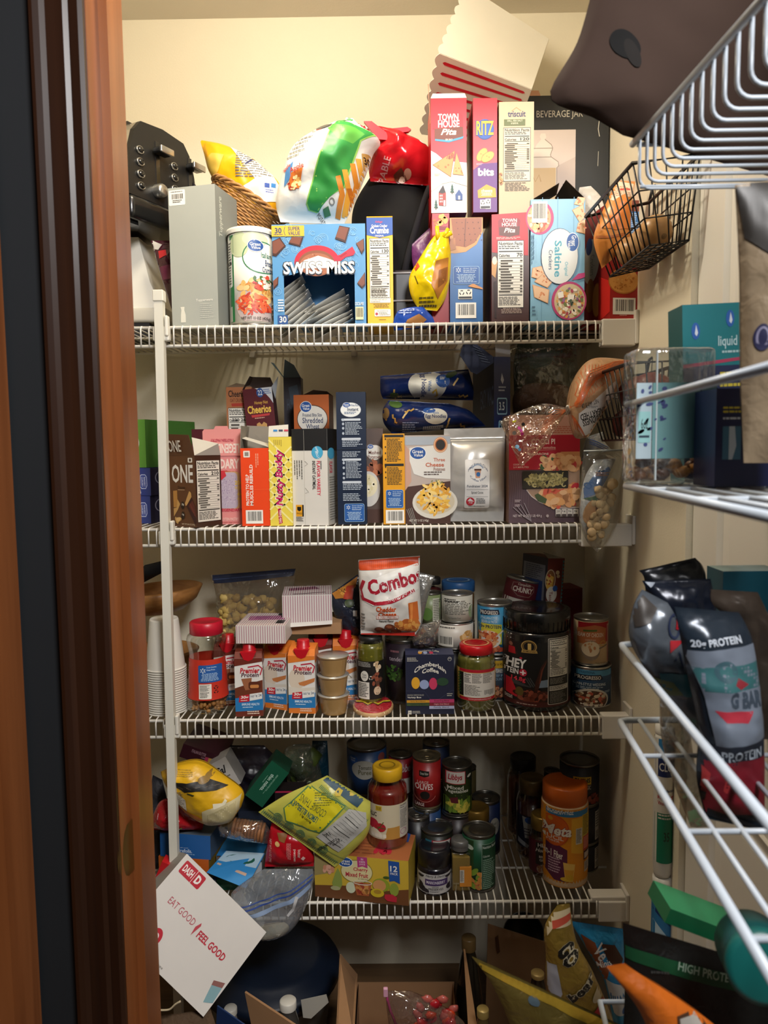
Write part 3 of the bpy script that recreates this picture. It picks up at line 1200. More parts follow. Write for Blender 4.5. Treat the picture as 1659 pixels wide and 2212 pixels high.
# grey card box standing at the left
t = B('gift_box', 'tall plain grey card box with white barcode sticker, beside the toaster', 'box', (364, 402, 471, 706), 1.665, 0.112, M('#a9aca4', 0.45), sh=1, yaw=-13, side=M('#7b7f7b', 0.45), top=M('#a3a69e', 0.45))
F = t.face('front', (535, 665, 1100, 2150))
F.on('barcode_label').rr(545, 690, 742, 850, '#efece4', 0.08)
F.ln(570, 705, 720, 722, 1, '#6a665e'); F.part0 = 'barcode_label'
F.r(575, 730, 722, 790, '#efece4'); F.bc(560, 724, 735, 800, bg='#efece4'); F.part0 = 'carton'
F.ln(590, 795, 715, 830, 2, '#4a463f', 3)
F.on('carton').t('Tupperware', 835, 1850, 1038, 1885, '#e6e4da')
F.ln(880, 1905, 1040, 2070, 8, '#c9c9c0', 8, fill=0.3)
F.p([(643, 1925), (692, 1925), (688, 1960), (703, 2010), (703, 2092), (643, 2092), (645, 2010), (652, 1960)], '#dcdacd')
F = t.face('right', (1055, 620, 1290, 2130))
F.t('Tupperware', 1085, 715, 1130, 1150, '#b9bdb4', rot=90, b=0.02)
t.done()

# toaster lying on the white machine
def toaster():
    t = T('toaster', 'black and steel four slice toaster perched on the white appliance', 'toaster', (0, 0, 0))
    blk = M('#171717', 0.25, coat=0.3)
    steel = M('#c9c5bb', 0.25, 0.85, vary=0.1)
    # end profile in (x,z), drawn out along y
    def prof(w, h, k=0.8):
        o = []
        for i in range(15):
            a = math.pi * i / 14
            o.append((w / 2 * (0.93 + 0.07 * math.sin(a)) * math.cos(a) / max(abs(math.cos(a)), 0.55) * min(1, abs(math.cos(a)) * 1.8), h * (0.55 + 0.45 * math.sin(a))))
        return [(w / 2, 0)] + [(max(-w / 2, min(w / 2, x)), z) for x, z in o] + [(-w / 2, 0)]
    w, h, L = 0.225, 0.165, 0.27
    body = [(w / 2, 0.0), (w / 2 * 1.0, 0.05), (w / 2 * 0.93, 0.10), (w / 2 * 0.8, 0.145), (w / 2 * 0.62, 0.168), (0.0, 0.175), (-w / 2 * 0.62, 0.168), (-w / 2 * 0.8, 0.145), (-w / 2 * 0.93, 0.10), (-w / 2, 0.05), (-w / 2, 0.0)]
    t.add('steel_shell', g_prism(body, 0.012, L - 0.012), steel)
    pan = [(x * 0.985, z * 0.99) for x, z in body]
    t.add('control_panel', g_prism(body, 0.0, 0.012), M('#141414', 0.4))
    t.add('steel_shell', g_prism(body, L - 0.012, L), blk)
    base = [(x * 1.03, y) for x, y in ((w / 2, 0), (-w / 2, 0))]
    t.add('base', g_rbox(-w / 2 * 1.03, w / 2 * 1.03, -0.008, L + 0.005, -0.052, 0.0, 0.012), blk, True)
    for i, sx in enumerate((-0.055, 0.055)):
        t.add('control_panel', g_box(sx + 0.034 - 0.006, sx + 0.034 + 0.006, -0.0015, 0.0, 0.02, 0.14), blk)
        t.add('lever#%d' % i, g_rbox(sx + 0.014, sx + 0.054, -0.03, -0.004, 0.108, 0.121, 0.004), blk, True)
        t.add('lever#%d' % i, g_rbox(sx + 0.013, sx + 0.055, -0.033, -0.027, 0.107, 0.122, 0.002), STEEL, True)
        for k in range(4):
            c = (sx - 0.022, -0.001, 0.025 + 0.026 * k)
            t.add('button#%d' % (i * 4 + k), moved(g_lathe([(0.0115, 0), (0.0115, 0.003), (0.009, 0.004), (0.009, 0.002), (0, 0.002)], 16), Matrix.Translation(c) @ Matrix.Rotation(math.radians(90), 4, 'X') @ Matrix.Scale(0.75, 4, (0, 1, 0))), STEEL, True)
            t.add('button#%d' % (i * 4 + k), moved(g_lathe([(0.008, 0.002), (0.0075, 0.006), (0, 0.0065)], 14), Matrix.Translation(c) @ Matrix.Rotation(math.radians(90), 4, 'X') @ Matrix.Scale(0.75, 4, (0, 1, 0))), blk, True)
        t.add('dial#%d' % i, moved(g_lathe([(0.016, 0), (0.016, 0.016), (0.012, 0.022), (0, 0.022)], 20), Matrix.Translation((sx + 0.03, 0, 0.028)) @ Matrix.Rotation(math.radians(90), 4, 'X')), STEEL, True)
        t.add('slot#%d' % i, g_box(sx - 0.014, sx + 0.014, 0.04, L - 0.03, 0.165, 0.1765), blk)
    for i, (a, b) in enumerate(((-0.09, 0.02), (0.09, 0.02), (-0.09, 0.24), (0.09, 0.24))):
        t.add('foot#%d' % i, g_box(a - 0.012, a + 0.012, b - 0.01, b + 0.01, -0.06, -0.05), blk)
    t.loc = Vector((P(357, 440, 1.78).x, 1.78, P(357, 448, 1.78).z))
    t.rot = (0, 0, math.radians(64))
    # the flex loops up behind and falls away to the right
    R = (Matrix.Translation(t.loc) @ Euler(t.rot).to_matrix().to_4x4()).inverted()
    pts = [P(x, y, Y) for x, y, Y in ((236, 300, 1.95), (262, 291, 1.94), (292, 298, 1.93), (330, 324, 1.92), (372, 356, 1.9), (402, 383, 1.88), (421, 402, 1.87), (440, 430, 1.87), (450, 520, 1.87))]
    t.add('power_cord', g_tube([R @ p for p in smoothline(pts, 40)], 0.0035, 6), M('#1c1820', 0.4), True)
    t.done()


toaster()
zt = P(357, 448, 1.78).z - 0.061
t = T('white_appliance', 'white kitchen machine with sloping front under the toaster', 'appliance', (P(292, 600, 1.86).x, 1.80, ZD[1]))
hh = zt - ZD[1]
wm = M('#e4e0d4', 0.35)
pr = [(-0.16, 0.045), (0.09, 0.045), (0.055, hh * 0.55), (0.031, hh), (-0.16, hh)]
t.add('housing', g_prism(pr, 0.0, 0.17), wm)
t.add('front_panel', g_prism([(-0.15, 0.06), (0.004, 0.06), (0.004, hh - 0.004), (-0.15, hh - 0.004)], -0.006, 0.0), M('#eeebe2', 0.3))
t.add('lower_band', g_rbox(-0.165, 0.094, -0.008, 0.175, 0.035, 0.07, 0.008), M('#c3beb0', 0.4), True)
t.add('base', g_box(-0.15, 0.05, 0.0, 0.165, 0.0, 0.038), M('#1b1a1c', 0.5))
t.done()
t = BAG('snack_pouch', 'clear pouch with dark red and pink contents squeezed behind the grey box', 'pouch', [(372, 672), (352, 610), (326, 520)], [(420, 680), (410, 600), (380, 520)], 1.745, 0.04, M('#451a26', 0.25, bump=0.5, bs=40), seed=11)
F = bagface(t)
F.p([(345, 545), (362, 543), (366, 556), (348, 562)], '#c8282e')
F.p([(330, 520), (352, 530), (345, 542), (334, 540)], '#c9c2b8')
F.line([(330, 525), (350, 610), (366, 660)], 5, '#a8a098')
F.p([(348, 580), (380, 575), (380, 605), (354, 608)], '#6b2340')
t.done()

# canister of breadcrumbs
t = CAN('breadcrumb_canister', 'round green and white breadcrumb canister with spaghetti picture and white lid', 'canister', (495, 506, 592, 699), 1.70, sh=1, wrap='#e9e6da', wrap_top=0.965, wrap_bot=0.03)
R, h = t.R, t.h
t.add('plastic_lid', g_lathe([(R + 0.0022, h - 0.008), (R + 0.0026, h - 0.001), (R + 0.0022, h + 0.0035), (R - 0.004, h + 0.0035), (R - 0.005, h + 0.001), (0, h + 0.001)]), M('#e4e3da', 0.35), True)
F = canface(t); F.u = (672, 760, 940, 1305); F.conv = lambda x, y, R=R, h=h: ((x - 806) / 134 * R, (1305 - y) / 545 * h)
F.r(674, 790, 722, 1300, '#1d7a3e')
F.rr(680, 815, 712, 1080, '#efece2', 0.3)
F.ln(684, 830, 706, 1070, 16, '#4c493f')
F.r(682, 940, 708, 955, INKK)
F.r(684, 1190, 706, 1275, '#d8d4c6')
F.e(760, 850, 60, 70, '#c6d0a8').e(850, 820, 70, 40, '#d4dab8')
F.ring(890, 920, 112, 90, 6, '#2a7a52')
F.badge(855, 857, 42, 32)
F.t('Italian', 885, 890, 932, 920, '#1f6f5e')
F.t('Bread', 905, 930, 938, 965, '#28406f'); F.t('Crumbs', 890, 970, 938, 1000, '#28406f')
F.e(850, 1180, 118, 120, '#b9a9a6')
F.food(850, 1120, 95, 75, ['#d59a4c', '#e2b46a', '#c9833a', '#e8c488'], 60, 22, 3)
F.food(835, 1185, 100, 55, ['#d0482c', '#e0603a', '#b93420', '#dd7a4c'], 70, 20, 4, 3)
F.food(885, 1060, 50, 38, ['#b52a20', '#eadfce', '#d9503a', '#3f6a34', '#f2ece0'], 40, 14, 5)
F.t('NET WT 15 OZ (425g)', 765, 1255, 925, 1275, INKK)
t.done()

# cocoa box with torn-out window
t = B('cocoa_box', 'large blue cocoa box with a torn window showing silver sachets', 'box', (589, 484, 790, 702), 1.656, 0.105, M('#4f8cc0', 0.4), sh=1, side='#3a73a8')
d = t.parts['carton']
for q in ('f', 'm', 's'): d[q].pop(0)
F = t.face('front', (936, 700, 1492, 1306))
F.lift = -0.00004
win = [(1002, 1010), (1050, 1000), (1130, 975), (1215, 966), (1300, 985), (1425, 1002), (1425, 1306)]
F.emit([(936, 1306), (1002, 1306), (1002, 1010), (1050, 1000), (1130, 975), (1215, 966), (1300, 985), (1425, 1002), (1425, 1306), (1492, 1306), (1492, 700), (936, 700)], [tuple(range(12))], M('#5a97c9', 0.4))
F.lift = 0.0003
rnd = random.Random(4)
for i in range(34):
    cx, cy, r = rnd.uniform(960, 1470), rnd.uniform(715, 960), rnd.uniform(18, 34)
    for k in range(3): F.ring(cx, cy, r - k * 9, r - k * 9, 3, M('#86b8dc', 0.45), a0=rnd.uniform(0, 200), a1=rnd.uniform(230, 400), n=18) if r - k * 9 > 6 else None
    F.layer -= 2
for cx, cy in ((968, 1200), (966, 1100), (1460, 1230)):
    F.ring(cx, cy, 22, 22, 3, M('#86b8dc', 0.45)); F.ring(cx, cy, 12, 12, 3, M('#86b8dc', 0.45))
for pts in ([(938, 800), (985, 778), (1020, 830), (960, 890), (938, 885)], [(1055, 775), (1125, 778), (1105, 835), (1035, 815)], [(1340, 712), (1402, 725), (1375, 815), (1312, 790)], [(1436, 820), (1484, 790), (1486, 860), (1470, 885)], [(1440, 1060), (1488, 990), (1490, 1070), (1470, 1090)], [(938, 1040), (972, 1010), (968, 1060), (940, 1090)]):
    F.p(pts, '#3f2018')
    cx, cy = sum(p[0] for p in pts) / len(pts), sum(p[1] for p in pts) / len(pts)
    F.p([(cx + (x - cx) * 0.85 - 2, cy + (y - cy) * 0.8 - 5) for x, y in pts], '#7b4634')
F.on('value_badge').r(936, 708, 1130, 772, '#dfb53a').t('30', 955, 720, 996, 755, '#30406a', b=0.03).ln(948, 758, 1005, 768, 1, '#30406a')
F.t('SUPER', 1034, 715, 1105, 738, '#30406a', b=.02).t('VALUE', 1034, 742, 1105, 766, '#30406a', b=.02).line([(1016, 715), (1010, 740), (1016, 766)], 3, '#30406a').on()
cup = [(1068, 930)] + [(1203 - 135 * math.cos(math.radians(a)), 930 - 102 * math.sin(math.radians(a))) for a in range(0, 181, 10)] + [(1338, 960), (1070, 960)]
F.p(cup, '#c22038')
F.p([(1290, 900), (1345, 885), (1415, 838), (1432, 872), (1420, 890), (1375, 900), (1330, 935)], '#cf2440')
F.p([(1335, 895), (1375, 870), (1385, 878), (1345, 905)], '#a11a30')
F.e(1200, 935, 108, 78, '#8a5238').e(1200, 940, 98, 66, '#a8684a')
F.food(1200, 925, 85, 45, ['#c48e70', '#8a5238', '#6b3a26'], 30, 6, 8)
F.p([(1085, 950), (1130, 915), (1165, 905), (1210, 890), (1260, 905), (1300, 920), (1330, 950), (1330, 965), (1085, 965)], '#efeae0')
F.on('brand_lettering').t('SWISS MISS', 996, 922, 1432, 1008, '#1c2536', b=0.05)
F.t('SWISS MISS', 1002, 925, 1426, 1000, '#f3efe6', b=0.03).on()
F.ln(965, 1150, 1012, 1230, 5, '#e9edf0', 6)
F.r(962, 1245, 1022, 1300, '#274f8c').t('30', 972, 1252, 1014, 1290, '#eeeae0', b=.02)
F.t('COCOA MIX', 1426, 1172, 1478, 1192, '#eeeae0')
F.bc(1428, 1200, 1476, 1278, bg='#d8d0a4')
t.done()
# the sachets in it
c0 = P(690, 650, 1.68)
sil = M('#d9d7d0', 0.4, 0.0, bump=0.25, bs=30, vary=0.15)
spots = []
for row, (n, ang, ox, oz) in enumerate(((9, 38, -0.045, -0.052), (7, 27, 0.03, -0.062))):
    for i in range(n):
        spots.append((row, i, ang + 3 * math.sin(i * 2.1 + row), ox, oz))
sach = None
rowpos = {0: ('left', ['lowest', 'second', 'third', 'fourth', 'fifth', 'sixth', 'seventh', 'eighth', 'topmost']), 1: ('right', ['lowest', 'second', 'third', 'fourth', 'fifth', 'sixth', 'topmost'])}
for row, i, ang, ox, oz in spots:
    a = math.radians(ang)
    u = Vector((-math.sin(a), 0, math.cos(a)))
    L = 0.082 if row else 0.09
    p = c0 + Vector((ox + 0.022 * (i / 8), 0.004 * row + 0.0015 * (i % 3), oz)) + u * (0.0122 * i)
    side, nm = rowpos[row]
    lab = 'silver cocoa sachet in the box window, %s of the %s-hand leaning row' % (nm[i], side)
    if sach is None:
        t = T('cocoa_sachet', lab, 'sachet', p, (0, -a, 0), 'cocoa sachets in the box window')
        v, f = [], []
        for sgn in (-1, 1):
            o = len(v)
            for j in range(7):
                for k in range(7):
                    x, y = -L / 2 + L * k / 6, 0.075 * (j / 6) ** 2
                    zb = 0.0046 * max(0, math.sin(math.pi * k / 6)) ** 0.5 * max(0, math.sin(math.pi * (j / 6) ** 2)) ** 0.5
                    v.append((x, y, sgn * zb))
            for j in range(6):
                for k in range(6):
                    q = (o + j * 7 + k, o + j * 7 + k + 1, o + j * 7 + k + 8, o + j * 7 + k + 7)
                    f.append(q if sgn > 0 else q[::-1])
        t.add('cocoa_sachet', (v, f), sil, True)
        t.add('cocoa_sachet', g_box(-L / 2 - 0.006, -L / 2, 0, 0.075, -0.0004, 0.0004), sil)
        t.add('cocoa_sachet', g_box(L / 2, L / 2 + 0.006, 0, 0.075, -0.0004, 0.0004), sil)
        sach = t.done().root
    else:
        r = copy_thing(sach, p, lab, group='cocoa sachets in the box window')
        r.rotation_euler = (0, -a, 0)

# wicker basket tipped over, and the bag in it
ctr = P(545, 447, 1.86)
t = T('wicker_basket', 'woven wicker basket tipped sideways holding a yellow chip bag', 'basket', ctr, (0, math.radians(33), 0))
wk = wood('#b98a50', '#8d6034', 0.5, (60, 60, 60))
v = []
for j in range(17):
    z = -0.085 + 0.085 * j / 16
    r = 0.078 + 0.028 * (j / 16)
    pts = [((r + 0.0016 * math.sin(26 * a_ + (j % 2) * math.pi)) * math.cos(a_), (r + 0.0016 * math.sin(26 * a_ + (j % 2) * math.pi)) * math.sin(a_), z) for a_ in [2 * math.pi * k / 104 for k in range(104)]]
    t.add('weave', g_tube(pts, 0.0027, 5, True), wk, True)
for k in range(26):
    a_ = 2 * math.pi * k / 26
    t.add('weave', g_tube([(0.076 * math.cos(a_), 0.076 * math.sin(a_), -0.09), (0.105 * math.cos(a_), 0.105 * math.sin(a_), 0.002)], 0.002, 5), wk, True)
for q in range(3):
    pts = [((0.107 + 0.004 * math.cos(9 * a_ + 2.1 * q)) * math.cos(a_), (0.107 + 0.004 * math.cos(9 * a_ + 2.1 * q)) * math.sin(a_), 0.003 + 0.005 * math.sin(9 * a_ + 2.1 * q)) for a_ in [2 * math.pi * k / 120 for k in range(120)]]
    t.add('rim', g_tube(pts, 0.0034, 5, True), wk, True)
t.add('bottom', g_lathe([(0, -0.09), (0.078, -0.09), (0.078, -0.086), (0, -0.086)], 30), wk)
t.done()
t = BAG('chip_bag', 'yellow and white chip bag slumped in the wicker basket', 'chip bag',
        [(606, 478), (540, 470), (478, 410), (452, 372), (440, 330), (433, 306)], [(610, 440), (606, 402), (585, 375), (545, 342), (490, 315), (436, 303)], 1.83, 0.07, M('#e3a513', 0.28, bump=0.3, bs=22), wr=0.006, seed=3)
F = bagface(t)
F.p([(500, 322), (548, 343), (590, 380), (604, 404), (606, 420), (556, 396), (530, 362)], '#d9d6cf')
F.p([(556, 396), (606, 418), (608, 440), (560, 446), (520, 420)], '#dcdad2')
F.ln(515, 332, 600, 395, 11, '#6b675f', 4)
F.line([(535, 365), (560, 336)], 4, '#2a2f5a')
F.p([(448, 352), (462, 340), (490, 345), (478, 378), (470, 392), (455, 380)], '#d8b44a')
F.r(576, 404, 586, 414, '#2c4c9a').r(589, 402, 598, 412, '#2f74b4')
F.ln(578, 417, 600, 426, 2, '#4a5aa0')
t.done()

# white and green chip bag
t = BAG('chip_bag', 'puffed white and green straw chip bag resting on the cocoa box', 'chip bag',
        [(606, 480), (596, 440), (606, 385), (632, 322), (690, 284), (738, 268), (748, 254)], [(742, 486), (760, 452), (790, 380), (806, 335), (822, 308), (790, 285), (762, 256)], 1.72, 0.15, M('#e8e6df', 0.27, bump=0.3, bs=22), wr=0.010, ws=20, seed=7, n=(34, 36), back=0.7)
F = bagface(t, lift=0.0016)
gr = ['#2f8a3c', '#57a23f', '#8fc05a']
band = [(668, 452), (690, 388), (712, 330), (722, 295), (742, 284), (812, 304), (780, 325), (765, 365), (745, 420), (715, 440), (690, 466), (672, 462)]
F.p([(x + 3 * (1 if x > 740 else -1), y + 1) for x, y in band], gr[2])
F.p(band, gr[0])
F.p([(726, 292), (750, 282), (765, 256), (752, 255), (740, 275)], gr[0])
F.p([(712, 300), (728, 296), (770, 300), (790, 312), (765, 335), (735, 330)], gr[1])
for i, (x, y, l, c) in enumerate(((734, 400, 75, '#d8862e'), (748, 388, 85, '#e8a63c'), (764, 372, 85, '#d98c30'), (776, 360, 80, '#eab04c'), (756, 420, 60, '#c46f22'))):
    F.line([(x, y), (x + 8, y + l * 0.45), (x - 4, y + l)], 11, c)
F.p([(783, 348), (806, 342), (800, 372), (786, 376)], '#c9a05a'); F.t('30', 787, 352, 801, 364, INKK, rot=12)
F.p([(622, 382), (640, 368), (634, 400), (618, 416)], '#4d86c0'); F.t('apple', 616, 372, 634, 384, '#c03a34', rot=25)
F.p([(628, 420), (634, 392), (662, 386), (652, 424)], '#d0702c'); F.food(642, 412, 14, 12, ['#e4b060', '#b0301f', '#f0d9a0'], 24, 4, 2)
F.t('Apple', 632, 378, 664, 392, '#c63c30', rot=12)
for i in range(5): F.ln(648 - 6 * i, 318 + 9 * i, 688 - 6 * i, 323 + 9 * i, 1, '#7d786f', i + 2)
F.t('flavor?', 680, 303, 700, 310, '#c04a44', rot=10)
F.p([(686, 296), (700, 288), (726, 292), (690, 305)], '#55524c')
F.p([(700, 462), (712, 456), (716, 470), (702, 474)], '#4d7d4d'); F.ring(720, 448, 6, 7, 2, '#888279')
F.t('POTATO', 684, 474, 708, 482, '#55504a', rot=-50)
t.done()

# the clip on the red bag, and the red bag
t = T('bag_clip', 'red plastic bag clip pinching the red bag shut', 'clip', P(830, 285, 1.74))
L0 = P(830, 285, 1.74)
def loc(x, y, Y=1.74): return P(x, y, Y) - L0
rd = M('#c0182b', 0.3)
t.add('jaw', g_slab([loc(786, 264), (loc(803, 264)), loc(843, 295), loc(840, 305), loc(818, 303)], 0.012), rd)
t.add('handle', g_slab([loc(826, 283), loc(838, 280), loc(880, 276), loc(888, 281), loc(882, 286), loc(843, 292)], 0.010), rd)
t.done()
t = BAG('snack_bag', 'shiny red snack bag closed with red clip behind the green bag', 'bag',
        [(800, 392), (795, 350), (805, 318), (790, 290), (772, 266)], [(935, 402), (936, 350), (925, 322), (880, 300), (840, 296)], 1.79, 0.13, M('#b5161f', 0.22, bump=0.35, bs=24), wr=0.011, ws=22, seed=9)
F = bagface(t, lift=0.0014)
F.t('PABLE', 811, 368, 851, 383, '#c98a8a', rot=70)
F.p([(850, 385), (866, 376), (880, 392), (858, 398)], '#5d2a1e'); F.e(880, 384, 8, 7, '#d2a08a').e(868, 392, 7, 5, '#e0c4b0')
F.ring(914, 316, 10, 8, 4, '#e8d8d4')
for q in ((778, 272), (790, 280), (800, 290)): F.p([(q[0], q[1]), (q[0] + 8, q[1] + 3), (q[0] + 6, q[1] + 8), (q[0] - 2, q[1] + 5)], '#e6d9d4')
t.done()

# black tote and what stands in it
t = BAG('tote_bag', 'black fabric tote bag behind the crumb and cracker boxes', 'tote bag', [(772, 700), (764, 560), (762, 455), (800, 382)], [(958, 700), (945, 600), (945, 480), (936, 392)], 1.83, 0.13, M('#050506', 1.0), wr=0.012, ws=14, seed=5, seal=0.0)
t.add('handle', g_tube(smoothline([P(862, 640, 1.755) - t.loc, P(885, 540, 1.75) - t.loc, P(915, 440, 1.75) - t.loc, P(928, 405, 1.76) - t.loc], 20), 0.008, 6), M('#0d0c14', 0.95), True)
t.done()
t = BAG('snack_bag', 'small purple bag peeking out behind the yellow bag', 'bag', [(898, 600), (890, 560), (890, 528)], [(945, 600), (940, 540), (928, 492)], 1.742, 0.02, M('#5d2a5e', 0.4, bump=0.2), seed=2)
t.done()
t = T('storage_tray', 'dark plastic tray with two pale bands behind the yellow bag', 'tray', (P(905, 640, 1.69).x, 1.70, ZD[1]))
t.add('tray', g_rbox(-0.056, 0.05, 0, 0.04, 0, P(870, 582, 1.70).z - ZD[1], 0.006), M('#26262a', 0.35))
for i, yy in enumerate((588, 648)):
    z = P(870, yy, 1.70).z - ZD[1]
    t.add('band#%d' % i, g_rbox(-0.058, 0.052, -0.003, 0.042, z - 0.004, z, 0.0015), M('#8f8d90', 0.35))
t.done()

# crumbs box
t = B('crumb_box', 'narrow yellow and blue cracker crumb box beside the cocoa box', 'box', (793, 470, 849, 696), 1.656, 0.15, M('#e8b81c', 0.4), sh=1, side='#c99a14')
F = t.face('front', (83, 755, 237, 1345))
F.r(83, 755, 237, 830, '#2a56a8').p([(83, 825), (237, 825), (237, 850), (160, 866), (83, 850)], '#2a56a8')
F.t('Kelloggs', 135, 772, 178, 786, '#d0343c', sh=.3)
F.on('brand_lettering').t('Graham Cracker', 112, 792, 206, 808, '#f2ede2').t('Crumbs', 103, 806, 214, 843, '#f4efe4', b=.035).on().t('ORIGINAL', 132, 850, 185, 860, '#e9e4d6')
F.nf(98, 868, 218, 1200, '130')
F.ln(108, 1135, 215, 1215, 8, '#5a513a', 4)
F.r(98, 1200, 220, 1226, '#efe9da').t('CONTAINS WHEAT AND SOY', 104, 1204, 200, 1212, '#5a513a').t('INGREDIENTS.', 104, 1216, 160, 1223, '#5a513a')
F.ln(115, 1232, 215, 1255, 3, '#7a6420', 4, align='c')
F.on('notice_panel').rr(124, 1262, 220, 1302, '#eee8da', .15).t('Questions', 138, 1268, 205, 1276, '#555555').ln(150, 1280, 215, 1298, 3, '#6b655a').e(137, 1288, 8, 8, '#b03040').on()
F.ln(150, 1318, 195, 1326, 1, '#7a6420')
t.flap('top_flap', (-t.w / 2, 0.0, t.h), (t.w / 2, 0.0, t.h), (t.w / 2, 0.012, t.h + 0.006), (-t.w / 2, 0.012, t.h + 0.006), M('#c59a1a', .5))
t.done()

# twisted yellow bag hanging over the edge, with a yellow clip
t = BAG('snack_bag', 'twisted yellow and blue snack bag drooping over the shelf edge', 'bag',
        [(905, 668), (888, 640), (884, 600), (905, 560), (930, 520), (945, 503)], [(944, 672), (962, 645), (972, 600), (974, 550), (970, 515), (976, 498)], 1.648, 0.055, M('#e6c413', 0.24, bump=0.4, bs=26), wr=0.009, seed=21, power=0.4)
F = bagface(t, lift=0.0013)
F.p([(940, 570), (968, 560), (966, 610), (945, 650), (930, 620)], '#b5752c')
F.p([(946, 590), (966, 580), (962, 612), (944, 628)], '#8a5220')
F.ln(905, 645, 945, 668, 3, '#6b5a14', 3); F.p([(893, 578), (902, 570), (906, 580), (897, 590)], '#b03a1c')
F.line([(895, 600), (902, 618)], 2, '#5a4a10')
b2 = BAG('x', '', '', [(852, 712), (850, 692), (862, 668), (895, 660)], [(944, 702), (938, 690), (935, 682), (915, 660)], 1.634, 0.02, M('#23479c', 0.22, bump=0.4, bs=30), n=(18, 14), wr=0.008, seed=4, part='torn_end', t=t, seal=0.02)
F = proj_face(t, 'torn_end', Y=1.634, part='torn_end', lift=0.0013)
F.p([(868, 712), (880, 690), (905, 678), (922, 690), (905, 706), (885, 714)], '#b07a44').ln(856, 668, 900, 678, 2, '#a9b8dc', 3)
t.done()
t = T('bag_clip', 'yellow plastic bag clip at the top of the yellow bag', 'clip', P(952, 505, 1.642))
L0 = P(952, 505, 1.642)
ym = M('#e3bd12', 0.35)
for i, (a, b) in enumerate((((946, 522), (944, 489)), ((958, 514), (968, 494)))):
    t.add('arm#%d' % i, g_tube([P(*a, 1.636) - L0, P(*b, 1.636) - L0], 0.0048, 6), ym, True)
t.add('jaw', g_tube([P(938, 524, 1.636) - L0, P(976, 504, 1.636) - L0], 0.004, 6), ym, True)
t.done()

# red spine between yellow bag and blue box; blue box
t = B('cracker_box', 'narrow red cracker box half hidden behind the twisted yellow bag', 'box', (934, 461, 971, 690), 1.668, 0.15, M('#a5141d', 0.4), sh=1)
F = front(t)
F.food(952, 475, 14, 10, ['#d98a2c', '#b85f1c', '#e0a850'], 20, 5, 2); F.r(942, 488, 966, 494, '#7d1018')
t.done()
zA = t.loc.z + t.h
t = B('graham_box', 'narrow blue box with a brown cracker picture and barcode', 'box', (972, 470, 1043, 693), 1.656, 0.15, M('#1d63a4', 0.4), sh=1)
F = t.face('front', (552, 753, 735, 1332))
F.p([(552, 753), (735, 753), (735, 830), (700, 900), (640, 940), (580, 948), (552, 945)], '#c08a4c')
F.p([(560, 757), (730, 755), (728, 830), (690, 890), (640, 915), (575, 905)], '#8f4e26')
for i in range(5):
    for j in range(4): F.e(590 + 30 * i + 6 * j, 780 + 32 * j, 3, 3, '#5d2d14', n=8)
F.line([(640, 757), (632, 910)], 3, '#6b361a').p([(552, 870), (582, 862), (585, 925), (552, 935)], '#a86a38')
F.walmart(570, 1020, 715, 1118)
F.on('recycling_label').r(597, 1145, 675, 1200, '#eae5d8').recycle(617, 1165, 14).recycle(655, 1162, 14).r(600, 1186, 672, 1197, INKK).on()
F.p([(650, 1130), (680, 1115), (733, 1140), (733, 1148)], '#c98a4c')
F.bc(582, 1220, 697, 1306)
t.done()
zB = t.loc.z + t.h

# lower pita box
t = B('pita_cracker_box', 'red and brown pita cracker box with a tall white nutrition panel', 'box', (1062, 463, 1143, 691), 1.656, 0.15, M('#43211a', 0.4), sh=1, side='#571a18')
F = t.face('front', (778, 735, 998, 1325))
F.p([(778, 735), (985, 725), (992, 870), (992, 960), (780, 940)], '#b3141f')
F.p([(815, 770), (830, 758), (930, 755), (945, 768), (940, 850), (820, 850)], '#8e0f1a')
F.on('brand_badge').p([(822, 805), (942, 800), (940, 845), (882, 858), (824, 848)], '#5d2a1c').t('TOWN', 840, 758, 925, 778, '#f0e8dc', b=.02).t('HOUSE', 838, 780, 925, 800, '#f0e8dc', b=.02).t('Pita', 850, 808, 915, 834, '#f0e8dc', sh=.3, b=.02).on()
F.ln(805, 858, 975, 872, 2, '#e0b0a8', 2)
F.p([(778, 990), (800, 960), (812, 990), (800, 1080), (778, 1060)], '#c9965c').e(795, 985, 14, 22, '#e8dcc8')
F.nf(812, 876, 966, 1245, '70', rows=12)
F.ln(830, 1246, 960, 1278, 4, '#b9a59a', 3, align='c')
F.p([(790, 1100), (806, 1095), (806, 1300), (794, 1300)], '#2c130e')
t.done()
zC = t.loc.z + t.h

# the three boxes standing on top
t = B('pita_cracker_box', 'tall red pita cracker box with white snowy village scene, standing on other boxes', 'box', (931, 212, 1008, 458), 1.668, 0.12, M('#bf1523', 0.38), z=max(zA, zB) + 0.001, side='#a5111d')
F = t.face('front', (441, 105, 647, 722))
F.p([(441, 385), (470, 400), (520, 440), (647, 452), (647, 722), (441, 722)], '#e9e6de')
F.p([(455, 205), (480, 188), (600, 180), (625, 195), (628, 262), (452, 268)], '#d3202c')
F.on('brand_badge').t('TOWN', 483, 188, 600, 225, '#f4eee4', b=.025).t('HOUSE', 483, 222, 606, 262, '#f4eee4', b=.025)
F.p([(462, 268), (625, 258), (628, 312), (545, 330), (462, 322)], '#6b321d').t('Pita', 498, 268, 588, 302, '#f0e6d8', sh=.35, b=.025).p([(465, 322), (545, 330), (630, 310), (625, 322), (545, 342), (465, 332)], '#3f8fb5').t('SEA SALT', 525, 322, 565, 331, '#e9e4d8').on()
tri_cracker(F, [(448, 462), (580, 385), (555, 530)], '#cb8f50')
tri_cracker(F, [(588, 395), (630, 522), (565, 515)], '#d29a5a')
for i in range(4): F.line([(530 + 10 * i, 430), (545 + 8 * i, 400), (552 + 8 * i, 425)], 3, '#a8323c')
F.ln(460, 510, 500, 525, 2, '#9a9388', 2)
